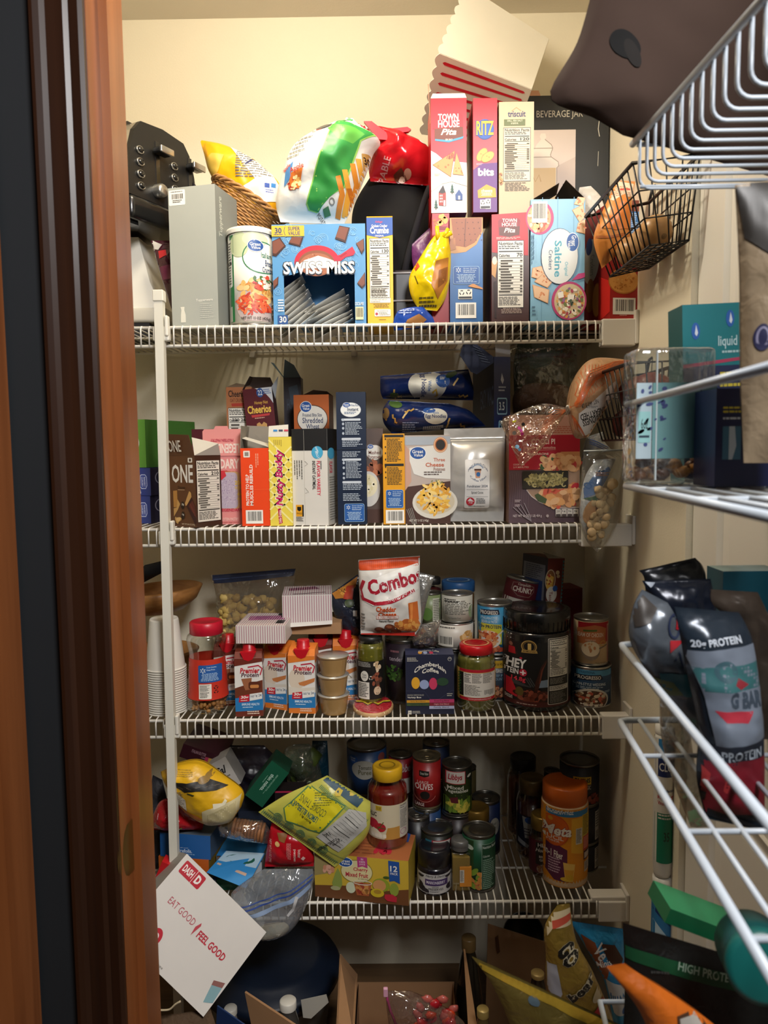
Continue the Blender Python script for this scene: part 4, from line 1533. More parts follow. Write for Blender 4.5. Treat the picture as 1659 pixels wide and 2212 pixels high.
F.p([(441, 600), (500, 560), (560, 548), (647, 575), (647, 580), (560, 554), (500, 566), (441, 608)], '#cfcbc2')
F.p([(484, 610), (510, 572), (526, 615), (526, 685), (484, 682)], '#9a3226').p([(484, 612), (510, 572), (524, 612), (505, 618)], '#2d2320').r(512, 655, 522, 685, '#efece4')
for i in range(2):
    for j in range(3): F.r(490 + 10 * i, 625 + 16 * j, 496 + 10 * i, 634 + 16 * j, '#efece4')
for x, y, s in ((562, 565, 1), (468, 648, 1)):
    for j in range(3): F.p([(x, y + 14 * j), (x + 7 + 3 * j, y + 20 + 14 * j), (x - 7 - 3 * j, y + 20 + 14 * j)], '#1f4a3a')
    F.r(x - 2, y + 48, x + 2, y + 58, '#3d2a1c')
F.p([(580, 625), (602, 597), (622, 625), (622, 655), (582, 655)], '#2b4a86').r(597, 632, 608, 652, '#efece4')
t.flap('top_flap', (-t.w / 2, 0, t.h), (t.w / 2, 0, t.h), (t.w / 2 - 0.003, 0.008, t.h + 0.013), (-t.w / 2 + 0.005, 0.008, t.h + 0.013), M('#e2ddd2', .6))
t.flap('torn_strip', (-t.w / 2 - 0.0006, 0.01, t.h * 0.8), (-t.w / 2 - 0.0006, 0.013, t.h * 0.8), (-t.w / 2 - 0.004, 0.012, t.h + 0.035), (-t.w / 2 - 0.005, 0.011, t.h + 0.035), M('#b98a70', .7))
t.done()
t = B('cracker_box', 'narrow red and purple cracker box with large yellow lettering', 'box', (1022, 212, 1074, 463), 1.668, 0.12, M('#b91522', 0.38), z=max(zA, zB, zC) + 0.001, side='#8e0f1c')
F = t.face('front', (670, 82, 818, 718))
F.p([(670, 480), (720, 445), (818, 440), (818, 718), (670, 718)], '#64307c')
F.on('brand_badge').e(742, 255, 56, 57, '#1d3f86').e(742, 252, 54, 54, '#2a55a6').t('RITZ', 686, 205, 798, 290, '#1d3478', b=.05).t('RITZ', 690, 208, 796, 286, '#f0b91c', b=.02).on()
for x, y, r in ((724, 395, -50), (760, 408, -30)): F.e(x, y, 44, 26, '#a8752c', r).e(x, y, 41, 23, '#d9a650', r).e(x - 6, y - 4, 4, 3, '#a8752c').e(x + 8, y + 2, 4, 3, '#a8752c')
F.ln(690, 445, 735, 455, 2, '#d8c0d8', 2)
F.t('bits', 700, 470, 798, 515, '#f1ece2', b=.04)
F.p([(697, 595), (752, 562), (808, 585), (812, 635), (700, 638)], '#dd9a22').t('cheese', 720, 588, 788, 605, '#f3ecd8', b=.02).ln(716, 608, 790, 628, 3, '#f3ecd8', 4, align='c')
F.on('recycling_label').r(712, 648, 746, 698, '#e8e2d6').r(746, 642, 778, 700, '#e8e2d6').recycle(729, 665, 12).recycle(762, 660, 12).r(716, 684, 774, 696, INKK).on()
t.done()
t = B('wheat_cracker_box', 'beige wheat cracker box with black nutrition table, beside the red cracker box', 'box', (1078, 220, 1153, 461), 1.664, 0.14, M('#c9b292', 0.5), z=zC + 0.001, side='#b09675')
F = t.face('front', (826, 100, 1018, 722))
F.on('brand_lettering').t('triscuit', 874, 150, 972, 182, '#2c3158', b=.02).line([(895, 150), (921, 130), (948, 150)], 3, '#b8925a').on()
F.r(853, 195, 970, 230, '#5f6632').t('DILL, SEA SALT', 872, 198, 955, 209, '#d8d6b8').t('& OLIVE OIL', 892, 212, 932, 222, '#d8d6b8')
F.nf(850, 240, 1000, 536, '120', bg='#d9c8aa')
F.ln(858, 542, 998, 592, 6, '#5d4f3a', 5)
F.food(836, 520, 8, 30, ['#b5732c', '#8f5420', '#c98d44'], 14, 7, 3)
t.flap('top_flap', (-t.w / 2, 0.0, t.h), (-t.w / 2 + 0.04, 0.0, t.h), (-t.w / 2 + 0.05, 0.03, t.h + 0.014), (-t.w / 2 + 0.006, 0.03, t.h + 0.006), M('#a88c66', .7))
t.done()

# saltine box with open top
t = B('saltine_box', 'large light blue cracker box with open top flaps and soup bowl picture', 'box', (1146, 430, 1263, 690), 1.656, 0.11, M('#7fb2cc', 0.4), sh=1, side='#5f93b0', open_top=True)
F = t.face('front', (1000, 660, 1302, 1325))
for x in (1065, 1150, 1240): F.line([(x, 650), (x - 3, 1325)], 3, '#6a9cb8')
F.e(1050, 760, 78, 90, '#b5366c').e(1046, 760, 66, 78, '#d99a6a').food(1046, 770, 55, 62, ['#c96a3c', '#e2b878', '#b84a30', '#f0dcb0'], 50, 12, 3)
F.bc(1006, 672, 1092, 786, bg='#e2dcce', vert=False, seed=6)
for pts in ([(1260, 650), (1302, 655), (1290, 700), (1238, 690)], [(1228, 720), (1290, 690), (1302, 760), (1272, 790)], [(1262, 790), (1302, 770), (1302, 850), (1252, 838)], [(1080, 1040), (1140, 1085), (1095, 1140), (1020, 1105)], [(1010, 1030), (1060, 1020), (1085, 1050), (1040, 1090), (1004, 1080)], [(1010, 1120), (1105, 1150), (1098, 1225), (1020, 1190)]):
    F.p(pts, '#d2996a')
    cx, cy = sum(p[0] for p in pts) / len(pts), sum(p[1] for p in pts) / len(pts)
    F.p([(cx + (x - cx) * .9, cy + (y - cy) * .9) for x, y in pts], '#e6bd92').food(cx, cy, 26, 22, ['#c8703c', '#d48a54'], 7, 6, int(cx))
F.e(1160, 970, 104, 152, '#2c3d5a').e(1161, 970, 101, 149, '#dfe2dc')
F.on('brand_lettering').t('Saltine', 1132, 885, 1172, 1082, '#3f9cb0', rot=-90, b=.02).t('Original', 1185, 1000, 1208, 1075, '#5fb0bf', rot=-90).t('Crackers', 1100, 935, 1122, 1042, '#2c4a6a', rot=-90).on()
F.e(1232, 895, 36, 52, '#eef0ea').e(1232, 895, 33, 48, '#23569c').t('Great', 1226, 858, 1252, 915, '#f0efe8', rot=-90).t('Value', 1206, 885, 1226, 935, '#f0efe8', rot=-90)
F.p([(1230, 1100), (1265, 1065), (1302, 1060), (1302, 1085), (1270, 1095)], '#c03a78')
F.e(1215, 1212, 98, 105, '#b5306a').e(1218, 1214, 86, 94, '#c9b48a').food(1220, 1220, 74, 82, ['#b5562c', '#d8a048', '#e8dcc0', '#6d7a3a', '#a83a4a', '#efe6d0', '#8a5a8a'], 90, 11, 5)
F.p([(1150, 1168), (1180, 1160), (1186, 1192), (1155, 1200)], '#efe8d8').p([(1205, 1180), (1245, 1178), (1240, 1208), (1208, 1210)], '#efe8d8').food(1225, 1222, 14, 16, ['#1f2d1c', '#2d4a2a'], 14, 5, 3)
F.ln(1004, 850, 1022, 1030, 2, '#2c5a80', 3, vert=True); F.ln(1008, 1240, 1030, 1300, 3, '#3a5f7a', 3)
dk = M('#3a2c1e', .7)
t.flap('top_flap#0', (t.w / 2, 0.0, t.h), (t.w / 2, t.d, t.h), (t.w / 2 - 0.042, t.d, t.h + 0.038), (t.w / 2 - 0.042, 0.0, t.h + 0.04), dk)
t.flap('top_flap#1', (-t.w / 2, 0.01, t.h), (-t.w / 2, t.d, t.h), (t.w / 2 - 0.04, t.d - 0.01, t.h + 0.042), (t.w / 2 - 0.05, 0.03, t.h + 0.044), M('#4a3a28', .7))
t.done()

# red box by the right wall
t = B('cracker_box', 'red cracker box turned cornerwise under the black wire basket', 'box', (1318, 432, 1382, 682), 1.64, 0.16, M('#a81f1c', 0.4), z=ZD[1] + 0.002, yaw=8, side='#8e1a18')
F = t.face('front', (560, 560, 890, 1945))
F.p([(560, 560), (890, 560), (890, 1000), (560, 1000)], '#7a3a2c').on('store_panel').rr(770, 690, 885, 975, '#3a74b4', .1).ln(790, 710, 870, 960, 12, '#c5d8ea', 3).on()
F.e(715, 1500, 180, 155, '#b5702c').e(715, 1495, 170, 145, '#d99a4c').food(715, 1500, 140, 110, ['#c98436', '#b87028', '#e0ac60'], 40, 14, 5)
F.bc(590, 1700, 855, 1895)
F.ln(670, 1900, 770, 1915, 1, '#e0b0a8', 2)
F = t.face('left', (240, 700, 560, 2020))
F.e(350, 1250, 95, 260, '#d9d2c4').e(330, 1060, 36, 100, '#23407c').t('Crackers', 345, 1180, 390, 1420, '#a8a090', rot=-90)
F.e(345, 1650, 50, 200, '#a86828').e(420, 1740, 50, 200, '#b5702c').e(420, 1740, 44, 190, '#d9964a')
F.p([(440, 1480), (560, 1600), (560, 1940), (440, 2010)], '#c22620')
t.done()

# beverage jar box
t = B('jar_box', 'large black gift box with a glass jar picture at the back', 'box', (1122, 206, 1313, 700), 1.86, 0.17, M('#191913', 0.6), sh=1, side='#3a3226', top='#8d7a5c')
zj = t.loc.z + t.h
F = front(t)
F.on('title').t('BEVERAGE JAR', 1158, 236, 1257, 254, '#b3ab98', b=0).on()
F.on('picture_panel').r(1126, 275, 1242, 480, '#b5a396').p([(1126, 275), (1242, 275), (1242, 330), (1126, 385)], '#c3b3a6')
jar = [(1168, 282), (1177, 282), (1179, 290), (1176, 294), (1190, 305), (1193, 312), (1188, 326), (1190, 330), (1205, 340), (1206, 348), (1202, 352), (1202, 460), (1140, 460), (1140, 330), (1155, 312), (1158, 305), (1168, 294), (1165, 288)]
F.p(jar, '#cfc2b2').p([(1140, 352), (1200, 352), (1200, 432), (1140, 432)], '#c0a06a').line([(1140, 330), (1190, 330)], 1.5, '#8d7d6a').line([(1150, 312), (1193, 312)], 1.5, '#8d7d6a').line(jar[3:13], 1.5, '#8a7a68').line([(1150, 366), (1156, 380), (1164, 366), (1168, 380)], 2, '#a8823c').ln(1215, 385, 1236, 392, 1, '#4d443a', 3).on()
F.line([(1292, 258), (1290, 275), (1293, 290)], 1.5, '#c9c2b0').line([(1291, 320), (1290, 350)], 1.2, '#a8a290')
t.flap('top_flap', (-t.w / 2, 0, t.h), (-t.w / 2 + 0.05, 0, t.h), (-t.w / 2 + 0.045, 0.0, t.h + 0.012), (-t.w / 2 + 0.003, 0.0, t.h + 0.013), M('#b98a6a', .7))
t.done()

# popcorn bucket lying on it
Yb = 1.93
c0 = P(1060, 96, Yb)
t = T('popcorn_bucket', 'white popcorn bucket with red stripes lying on its side near the ceiling', 'bucket', c0)
# axis runs from the base (right, slightly down) to the scalloped rim (left)
A = (P(1010, 88, Yb) - P(1168, 146, Yb)).normalized()
Fw = Vector((0, -1, 0))
V = A.cross(Fw).normalized()                    # in the picture plane, across the axis
if V.z < 0: V = -V
ca, sa = math.cos(math.radians(24)), math.sin(math.radians(24))
E1 = (Fw * ca + V * sa).normalized()            # outward normal of the plain wall
E2 = (-V * ca + Fw * sa).normalized()           # and of the striped one below it
hb, hr, Lb = 0.085, 0.115, 0.222
base_c = P(1148, 193, 1.785) - c0 - (E1 + E2) * hb
wp = M('#dad6c8', 0.3)
def bp(s, u, v):
    k = hb + (hr - hb) * s
    return base_c + A * (Lb * s) + E1 * (k * u) + E2 * (k * v)
sides = []
for q, (u0, v0, u1, v1) in enumerate(((1, -1, 1, 1), (1, 1, -1, 1), (-1, 1, -1, -1), (-1, -1, 1, -1))):
    # four walls, each with a scalloped rim
    n = 7
    pts = [bp(0, u0, v0), bp(0, u1, v1)]
    for i in range(n * 6 + 1):
        s = i / (n * 6)
        u, v = u1 + (u0 - u1) * s, v1 + (v0 - v1) * s
        pts.append(bp(1.0 + 0.035 * abs(math.sin(math.pi * n * s)), u, v))
    t.add('wall#%d' % q, g_slab(pts, 0.0022), wp)
    sides.append((u0, v0, u1, v1))
t.add('base', g_slab([bp(0, 1, 1), bp(0, -1, 1), bp(0, -1, -1), bp(0, 1, -1)], 0.002), wp)
# red stripes on the striped wall: the one whose normal points lowest towards the viewer
def onwall(q, s, w, off=0.0016):
    u0, v0, u1, v1 = sides[q]
    m = Vector((0, 0, 0)) + E1 * ((u0 + u1) / 2) + E2 * ((v0 + v1) / 2)
    return bp(s, u0 + (u1 - u0) * w, v0 + (v1 - v0) * w) + m.normalized() * off
best = max(range(4), key=lambda q: (E1 * (sides[q][0] + sides[q][2]) + E2 * (sides[q][1] + sides[q][3])).dot(E2))
STR = M('#c4182e', .4)
for i in range(8):
    w = 0.08 + 0.12 * i
    for s0, s1 in ((0.07, 0.93),):
        t.add('stripe_print', ([tuple(onwall(best, s, w + dw)) for s, dw in ((s0, -.018), (s1, -.018), (s1 + .02, 0), (s1, .018), (s0, .018), (s0 - .02, 0))], [(0, 1, 2, 3, 4, 5)]), STR)
t.done()

# crumpled white plastic behind the saltines
t = BAG('plastic_bag', 'crumpled white plastic bag behind the open blue cracker box', 'bag', [(1262, 560), (1258, 470), (1250, 420), (1252, 405)], [(1320, 560), (1316, 480), (1300, 430), (1276, 402)], 1.80, 0.05, M('#cfcabd', 0.4, bump=.5, bs=40), wr=0.012, ws=40, seed=31)
t.done()

# ------------------------------------------------------------------ black wire baskets on the right wall
BLK = M('#14110f', 0.4)


def wire_basket(label, rim, bot, part_n):
    """rim, bot: four corners far-left, near-left, near-right(wall), far-right(wall)"""
    t = T('wire_basket', label, 'wire basket', rim[0])
    o = rim[0]
    r = [p - o for p in rim]
    b = [p - o for p in bot]
    t.add('rim', g_tube([r[0], r[1], r[2], r[3]], 0.0036, 7, True), BLK, True)
    t.add('bottom_frame', g_tube([b[0], b[1], b[2], b[3]], 0.0022, 6, True), BLK, True)
    def wires(a0, a1, c0, c1, n, part):
        for i in range(1, n):
            s = i / n
            t.add(part, g_tube([a0.lerp(a1, s), c0.lerp(c1, s)], 0.0015, 5), BLK, True)
    for q, n in ((0, 10), (1, 4), (2, 10), (3, 4)):
        k = (q + 1) % 4
        wires(r[q], r[k], b[q], b[k], n, 'side_wires#%d' % q)
        t.add('side_wires#%d' % q, g_tube([r[q], b[q]], 0.0018, 5), BLK, True)
        wires(r[q], b[q], r[k], b[k], 3, 'side_wires#%d' % q)
    wires(b[0], b[1], b[3], b[2], 10, 'bottom_wires')
    wires(b[0], b[3], b[1], b[2], 5, 'bottom_wires')
    for q in (2, 3):
        t.add('hook#%d' % q, g_tube([r[q], r[q] + Vector((0.006, 0, 0.03)), r[q] + Vector((0.012, 0, 0.034))], 0.003, 6), BLK, True)
    t.done()


def corner(px, py, Y): return P(px, py, Y)


zr = P(1265, 468, 1.63).z
rim = [Vector((P(1265, 468, 1.63).x, 1.63, zr)), Vector((P(1265, 468, 1.63).x + 0.004, 1.335, zr)), Vector((XW - 0.012, 1.30, zr)), Vector((XW - 0.012, 1.545, zr))]
zb = P(1318, 598, 1.60).z
bot = [Vector((P(1318, 598, 1.60).x, 1.60, zb)), Vector((P(1318, 598, 1.60).x, 1.36, zb)), Vector((XW - 0.016, 1.33, zb)), Vector((XW - 0.016, 1.53, zb))]
wire_basket('upper black wire basket on the right wall holding onions', rim, bot, 'u')
ubot, urim = bot, rim
rim = [p + Vector((0, 0, P(1330, 815, 1.60).z - zr)) for p in rim]
bot = [p + Vector((0, 0, P(1302, 952, 1.60).z - zb)) for p in bot]
bot = [p + Vector((-0.012, 0, 0)) if i in (0, 1) else p for i, p in enumerate(bot)]
wire_basket('lower black wire basket on the right wall holding dark red potatoes', rim, bot, 'l')
lbot, lrim = bot, rim
# onions in it
def onion(label, c, r, col, seed, grp=None):
    t = T('onion', label, 'onion', c, (0.3 * seed, 0.2 * seed, seed), grp)
    pr = [(0, -r * 0.92), (r * 0.3, -r * 0.88), (r * 0.72, -r * 0.66), (r * 0.97, -r * 0.2), (r, r * 0.1), (r * 0.85, r * 0.5), (r * 0.5, r * 0.8), (r * 0.2, r * 0.98), (r * 0.1, r * 1.2), (0.0, r * 1.3)]
    t.add('bulb', g_lathe(pr, 18), M(col, .35, vary=.35, vs=30), True)
    t.add('root', g_ball((0, 0, -r * 0.92), r * 0.18, r * .18, r * .08, 8), M('#8a6a44', .8), True)
    t.done()


bz = ubot[0].z
onion('brown onion lying at the front of the upper wire basket', Vector((0.496, 1.545, bz + 0.036)), 0.033, '#b08454', 1)
onion('pale onion wedged beside the brown one in the upper wire basket', Vector((0.500, 1.475, bz + 0.036)), 0.032, '#c49a68', 2)
onion('onion nearest the door in the upper wire basket', Vector((0.494, 1.405, bz + 0.036)), 0.031, '#b88c58', 3)
t = BAG('onion_bag', 'orange printed mesh bag of onions in the upper wire basket', 'bag', [(1300, 580), (1282, 520), (1296, 470), (1318, 420), (1335, 390)], [(1340, 545), (1360, 520), (1362, 470), (1366, 430), (1372, 392)], 1.575, 0.055, M('#c9803a', 0.35, bump=.3, bs=30), wr=.006, seed=12)
F = bagface(t)
F.p([(1300, 420), (1335, 392), (1368, 398), (1362, 430), (1320, 440)], '#d8c0a4').ln(1312, 405, 1362, 432, 6, '#b0785a', 4).r(1335, 412, 1356, 417, '#b03a34')
F.p([(1318, 440), (1345, 425), (1360, 455), (1352, 500), (1322, 505), (1300, 500)], '#d0762e')
F.line([(1284, 515), (1310, 520), (1345, 512)], 5, '#a85f2c')
t.done()
# ------------------------------------------------------------------ SECOND SHELF
CUR[0] = 3
GREY_IN = '#8b8274'
t = B('tea_box', 'green box lying at the far left on the blue boxes', 'box', (-40, 476, 107, 772), 1.76, 0.2, M('#5f9a3a', .4), yaw=-20, side='#3f6e2a')  # darker green side stands in for shade beside the brown bar box
F = t.face('front', (-40, 476, 107, 772)); F.e(30, 620, 34, 45, '#e4e6da')
zg = t.loc.z
t.done()
hb_ = (zg - ZD[2]) / 2
for i, nm in enumerate(('lower', 'upper')):
    y1 = 1140 if i == 0 else 980
    t = B('snack_box', '%s of two stacked blue and white boxes at the far left, under the green box' % nm, 'box', (-60, y1 - 162, 140, y1), 1.75, 0.15, M('#2f3f86', .35), yaw=-16, side='#23233a', z=ZD[2] + i * hb_, h=hb_ - 0.001, group=None)
    F = t.face('front', (-60, 0, 140, 165))
    F.p([(70, 45), (80, 38), (105, 38), (116, 52), (118, 105), (108, 125), (78, 125), (66, 112)], '#b9c4e4').p([(74, 49), (82, 43), (103, 43), (112, 55), (114, 103), (106, 120), (80, 120), (70, 110)], '#3a4c98')
    F.t('LUXURY', 78, 55, 90, 112, '#d5dcf0', rot=-90).t('BAKERY', 95, 55, 106, 112, '#d5dcf0', rot=-90)
    F.p([(60, 90), (75, 150), (62, 160), (40, 140)], '#dfe3ee')
    F = t.face('right', (0, 0, 100, 165)); F.e(30, 60, 18, 40, '#8f90a4').e(30, 60, 15, 36, '#23233a').ln(24, 35, 36, 85, 2, '#8f90a4', 3, vert=True)
    t.done()

# brown bar box with its flap up
t = B('bar_box', 'brown snack bar box with raised front flap and white nutrition panel on its side', 'box', (215, 698, 425, 1128), 1.655, 0.078, M('#5f3a20', .38), sh=2, yaw=-33, side='#3a2114', open_top=True)
F = t.face('front', (198, 698, 428, 1128))
F.t('ONE', 238, 752, 412, 862, '#e9e4da', b=0.02).on('icon').rr(374, 712, 410, 740, '#e0d8ca', .2).e(392, 726, 8, 9, '#4a2c18').on()
F.t("S'mores", 285, 880, 345, 898, '#2a160c').ln(285, 902, 350, 910, 1, '#b99a78', 2)
F.p([(245, 912), (278, 908), (280, 1010), (245, 1012)], '#b5813f').p([(280, 962), (300, 990), (280, 1025), (245, 1068), (245, 1018), (272, 1012)], '#c49858')
F.p([(340, 985), (378, 910), (392, 920), (396, 950), (360, 995), (345, 1000)], '#c99a5a').p([(395, 945), (425, 1000), (432, 1095), (420, 1110), (352, 1000)], '#3a1712').p([(402, 965), (420, 1000), (428, 1070), (370, 1000)], '#5d241a')
for i in range(4): F.line([(380 + 12 * i, 985 + 22 * i), (398 + 8 * i, 1010 + 16 * i)], 4, '#7a3426')
F.e(322, 998, 15, 24, '#251409').e(322, 1058, 15, 24, '#251409').t('20g', 314, 985, 332, 1000, '#e9e4da').t('1g', 316, 1046, 330, 1060, '#e9e4da')
F.food(270, 1090, 25, 15, ['#c49858', '#3a1712', '#d8b070'], 10, 16, 4)
F.t('NET WT 8.46 OZ (240g)', 312, 1105, 418, 1118, '#cbb79c')
F = t.face('right', (428, 698, 548, 1128)); F.nf(434, 728, 542, 1098, '210', bg='#d9d2c4')
e = -t.w / 2
t.flap('front_flap', (e, 0, t.h), (t.w / 2, 0, t.h), (t.w / 2 - 0.012, -0.004, t.h + 0.045), (e, -0.006, t.h + 0.049), M('#5a361e', .4))
t.flap('side_flap', (t.w / 2, 0.0, t.h), (t.w / 2, t.d, t.h), (t.w / 2 + 0.01, t.d * .8, t.h + 0.026), (t.w / 2 - 0.02, 0.012, t.h + 0.04), M('#b9b2a4', .6))
v, f = text_mesh('ONE', .015, 0)
t.add('front_flap', ([(e + 0.012 + p * 0.042, -0.0035 - 0.12 * q * 0.035, t.h + 0.008 + q * 0.026) for p, q in v], f), '#e0d8ca')
t.done()
t = B('cookie_box', 'dark red box mostly hidden behind the pink box', 'box', (388, 535, 520, 900), 1.80, 0.06, M('#571f26', .4), sh=2)
t.done()

# pink pastry box
t = B('pastry_box', 'pink pastry box with raised tabbed flap between brown and orange boxes', 'box', (462, 700, 697, 1115), 1.70, 0.07, M('#dd8a86', .42), sh=2, side='#b86a68', open_top=True)
F = front(t)
F.t('LEGENDARY', 430, 718, 682, 778, '#ead0c4', b=.04).ln(520, 792, 690, 800, 2, '#c03a44', 3)
F.p([(550, 800), (600, 788), (640, 800), (600, 900), (550, 860)], '#b3202c')
F.rr(548, 795, 685, 1020, '#caa06a', .2).rr(552, 800, 668, 1018, '#b5a6b4', .22).food(612, 905, 55, 105, ['#8a6f96', '#cfc0cc', '#9a83a2'], 120, 3, 5)
F.p([(548, 790), (590, 788), (600, 820), (565, 850), (548, 850)], '#c8303a')
F.t('20g', 652, 850, 694, 882, '#e2c04a', b=.03).t('PROTEIN', 652, 886, 696, 902, '#e2c04a').t('4g', 664, 920, 696, 950, '#e2c04a', b=.03).t('NET CARBS', 664, 955, 697, 965, '#e2c04a')
F.t('LEGENDARY', 555, 1018, 695, 1036, '#c03048', b=.03).t('PROTEIN PASTRY', 555, 1074, 668, 1092, '#eec9c0').ln(555, 1100, 690, 1108, 1, '#b85a58', 2)
w, h = t.w, t.h
th_ = M('#e2918b', .45)
t.add('front_flap', g_slab([(-w / 2, -0.001, h), (w / 2, -0.001, h), (w / 2, -0.001, h + .061), (w / 2 - .028, -0.001, h + .061), (w / 2 - .03, -0.001, h + .068), (-w / 2 + .03, -0.001, h + .068), (-w / 2 + .026, -0.001, h + .061), (-w / 2 + .004, -0.001, h + .061), (-w / 2, -0.001, h + .056)], .001), th_)
for tx, z0, z1, c, k in (('LEGENDARY', .006, .028, '#ecd6ca', .9), ('PROTEIN PASTRY', .032, .039, '#b02a44', .6)):
    v, f = text_mesh(tx, .03, 0)
    t.add('front_flap', ([((.5 - p) * w * k, -0.0018, h + z1 - (z1 - z0) * q) for p, q in v], f), c)
t.done()

# orange box
t = B('protein_box', 'bright orange box with white sideways lettering and a barcode', 'box', (690, 652, 865, 1128), 1.655, 0.08, M('#e8481c', .38), sh=2, side='#c93a14', open_top=True)
F = front(t)
F.t('PROTEIN TO HELP', 718, 812, 738, 1002, '#f3e6da', rot=90, b=.03).t('MUSCLES REBUILD', 743, 752, 763, 1002, '#f3e6da', rot=90, b=.03)
F.rr(708, 668, 748, 708, '#e8e0d4', .1).r(716, 676, 740, 700, '#8d857a'); F.ln(782, 685, 805, 780, 2, '#f0a080', 3, vert=True)
F.line([(700, 905), (862, 903)], 1.5, '#f0703c'); F.bc(714, 1030, 820, 1113)
gi = M(GREY_IN, .7)
t.flap('side_flap', (-t.w / 2, 0.0, t.h), (-t.w / 2, t.d, t.h), (-t.w / 2 + .006, t.d, t.h + .05), (-t.w / 2 + .003, 0.0, t.h + .05), gi)
t.flap('back_flap', (-t.w / 2, t.d, t.h), (t.w / 2 - .01, t.d, t.h), (t.w / 2 - .012, t.d + .004, t.h + .05), (-t.w / 2, t.d + .002, t.h + .053), gi)
t.flap('top_flap', (-t.w / 2 + .003, .01, t.h + .022), (t.w / 2, .0, t.h + .002), (t.w / 2, .04, t.h + .008), (-t.w / 2 + .003, .05, t.h + .026), M('#c9c4b8', .6))
t.done()

# wafer box
t = B('wafer_box', 'yellow diamond patterned wafer box with magenta sideways lettering', 'box', (864, 582, 1003, 1118), 1.652, 0.085, M('#e6cf4e', .4), sh=2, side='#d9c040')
F = front(t)
for i in range(-6, 12):
    a, b = 864, 1003
    for sg in (1, -1):
        y = 600 + 60 * i
        y0, y1 = y, y + sg * 139 * 1.0
        if min(y0, y1) < 584 or max(y0, y1) > 1116: continue
        F.line([(a, y0), (b, y1)], 10, '#f0e496'); F.layer -= 1
F.on('brand_lettering').t('Nutty Buddy', 897, 655, 962, 1000, '#f4e6d8', rot=90, b=.07, sh=.15, skew=0).t('Nutty Buddy', 903, 660, 957, 995, '#c2185e', rot=90, b=.03, sh=.15).p([(912, 1015), (930, 1010), (940, 1100), (918, 1108)], '#b8123a').t('Little Debbie', 917, 1022, 933, 1100, '#f2e4dc', rot=90).on()
F.ln(895, 600, 950, 645, 5, '#b9a23a', 4, vert=True)
t.flap('top_flap', (-t.w / 2, 0, t.h), (t.w / 2 - .006, 0, t.h), (t.w / 2 - .006, .004, t.h + .027), (-t.w / 2 + .001, .004, t.h + .024), M('#d5cfc0', .5))
for i, c in enumerate(('#3f8fd0', '#4a4a60', '#d04a60')):
    t.add('top_flap', g_box(-.014 + .012 * i, -.005 + .012 * i, .0005, .0015, t.h + .012, t.h + .016), c)
t.done()

# oatmeal box
t = B('oatmeal_box', 'white and black instant oatmeal variety box beside the tall navy box', 'box', (1003, 532, 1226, 1112), 1.655, 0.10, M('#d9d5cc', .4), sh=2, yaw=-12, side='#c4c0b6')
F = front(t)
F.r(1003, 532, 1226, 662, '#1f1f20').e(1163, 674, 36, 38, '#3f9ac0').e(1163, 674, 33, 35, '#49a6cc').t('HAPPY', 1142, 652, 1180, 664, '#e8eef0', rot=-70).t('BELLY', 1140, 682, 1188, 696, '#e8eef0', rot=-70)
F.t('FLAVOR VARIETY', 1158, 724, 1180, 932, '#d0304a', rot=-90, b=.02).t('INSTANT OATMEAL', 1130, 724, 1150, 896, '#1d1c1c', rot=-90, b=.02).ln(1182, 724, 1196, 790, 1, '#666666', 3, vert=True)
for i in range(4): F.ln(1016 + 15 * i, 720, 1028 + 15 * i, 740 + 110, 1, '#5b5852', 4 + i, vert=True)
F.line([(1083, 725), (1102, 742), (1083, 755)], 2, '#6b675f').line([(1083, 885), (1106, 912), (1083, 918)], 2, '#8a867c').line([(1080, 540), (1080, 1108)], 1.5, '#b5b1a6')
F.on('grain_stamp').r(1022, 988, 1070, 1058, '#e0a02a').r(1062, 988, 1071, 1058, INKK).p([(1030, 1000), (1055, 1000), (1055, 1020), (1042, 1028), (1030, 1018)], INKK).t('WHOLE', 1026, 1034, 1060, 1046, INKK).ln(1022, 1062, 1072, 1090, 5, '#555555', 2).on()
F = t.face('right', (1226, 532, 1275, 1112)); F.r(1226, 532, 1275, 664, '#1b1b1c').e(1240, 680, 14, 34, '#49a6cc').t('FLAVOR', 1232, 730, 1244, 800, '#d0304a', rot=-90).ln(1232, 820, 1262, 1090, 18, '#8a867c', 4)
t.done()

# tall navy box
t = B('rice_box', 'tallest box on the second shelf, navy with white instructions and blue panel', 'box', (1281, 305, 1462, 1078), 1.665, 0.045, M('#152238', .38), sh=2, side='#0f1928')
F = front(t)
F.e(1370, 408, 63, 42, '#c9cdd0').e(1370, 408, 60, 39, '#dfe1de').badge(1345, 380, 22, 14).t('White Rice', 1365, 376, 1418, 388, '#2c4a78').t('Instant', 1350, 395, 1418, 415, '#1f3556', b=.02).ln(1330, 420, 1412, 435, 2, '#4a648a', 3)
wt = '#aab4c0'
for y, w_ in ((458, 118), (570, 118), (690, 118), (822, 118)): F.rr(1312, y, 1312 + w_, y + 13, '#c3cad2', .4)
for i, y in enumerate((462, 485, 510, 540, 695, 712, 740, 775, 800)): F.e(1322, y + 4, 7, 8, wt)
for i, (y0, y1, n) in enumerate(((480, 555, 9), (586, 625, 4), (650, 685, 4), (705, 808, 12), (838, 878, 4), (895, 942, 5))): F.ln(1335 if i in (0, 3) else 1315, y0, 1440, y1, n, wt, i + 3)
F.walmart(1322, 955, 1446, 1062); F.line([(1284, 637), (1462, 637)], 2, '#0d1626')
t.done()
t = B('potato_box', 'brown mashed potato box partly behind the tall navy box', 'box', (1440, 530, 1568, 1062), 1.70, 0.05, M('#584a44', .4), sh=2)
F = front(t)
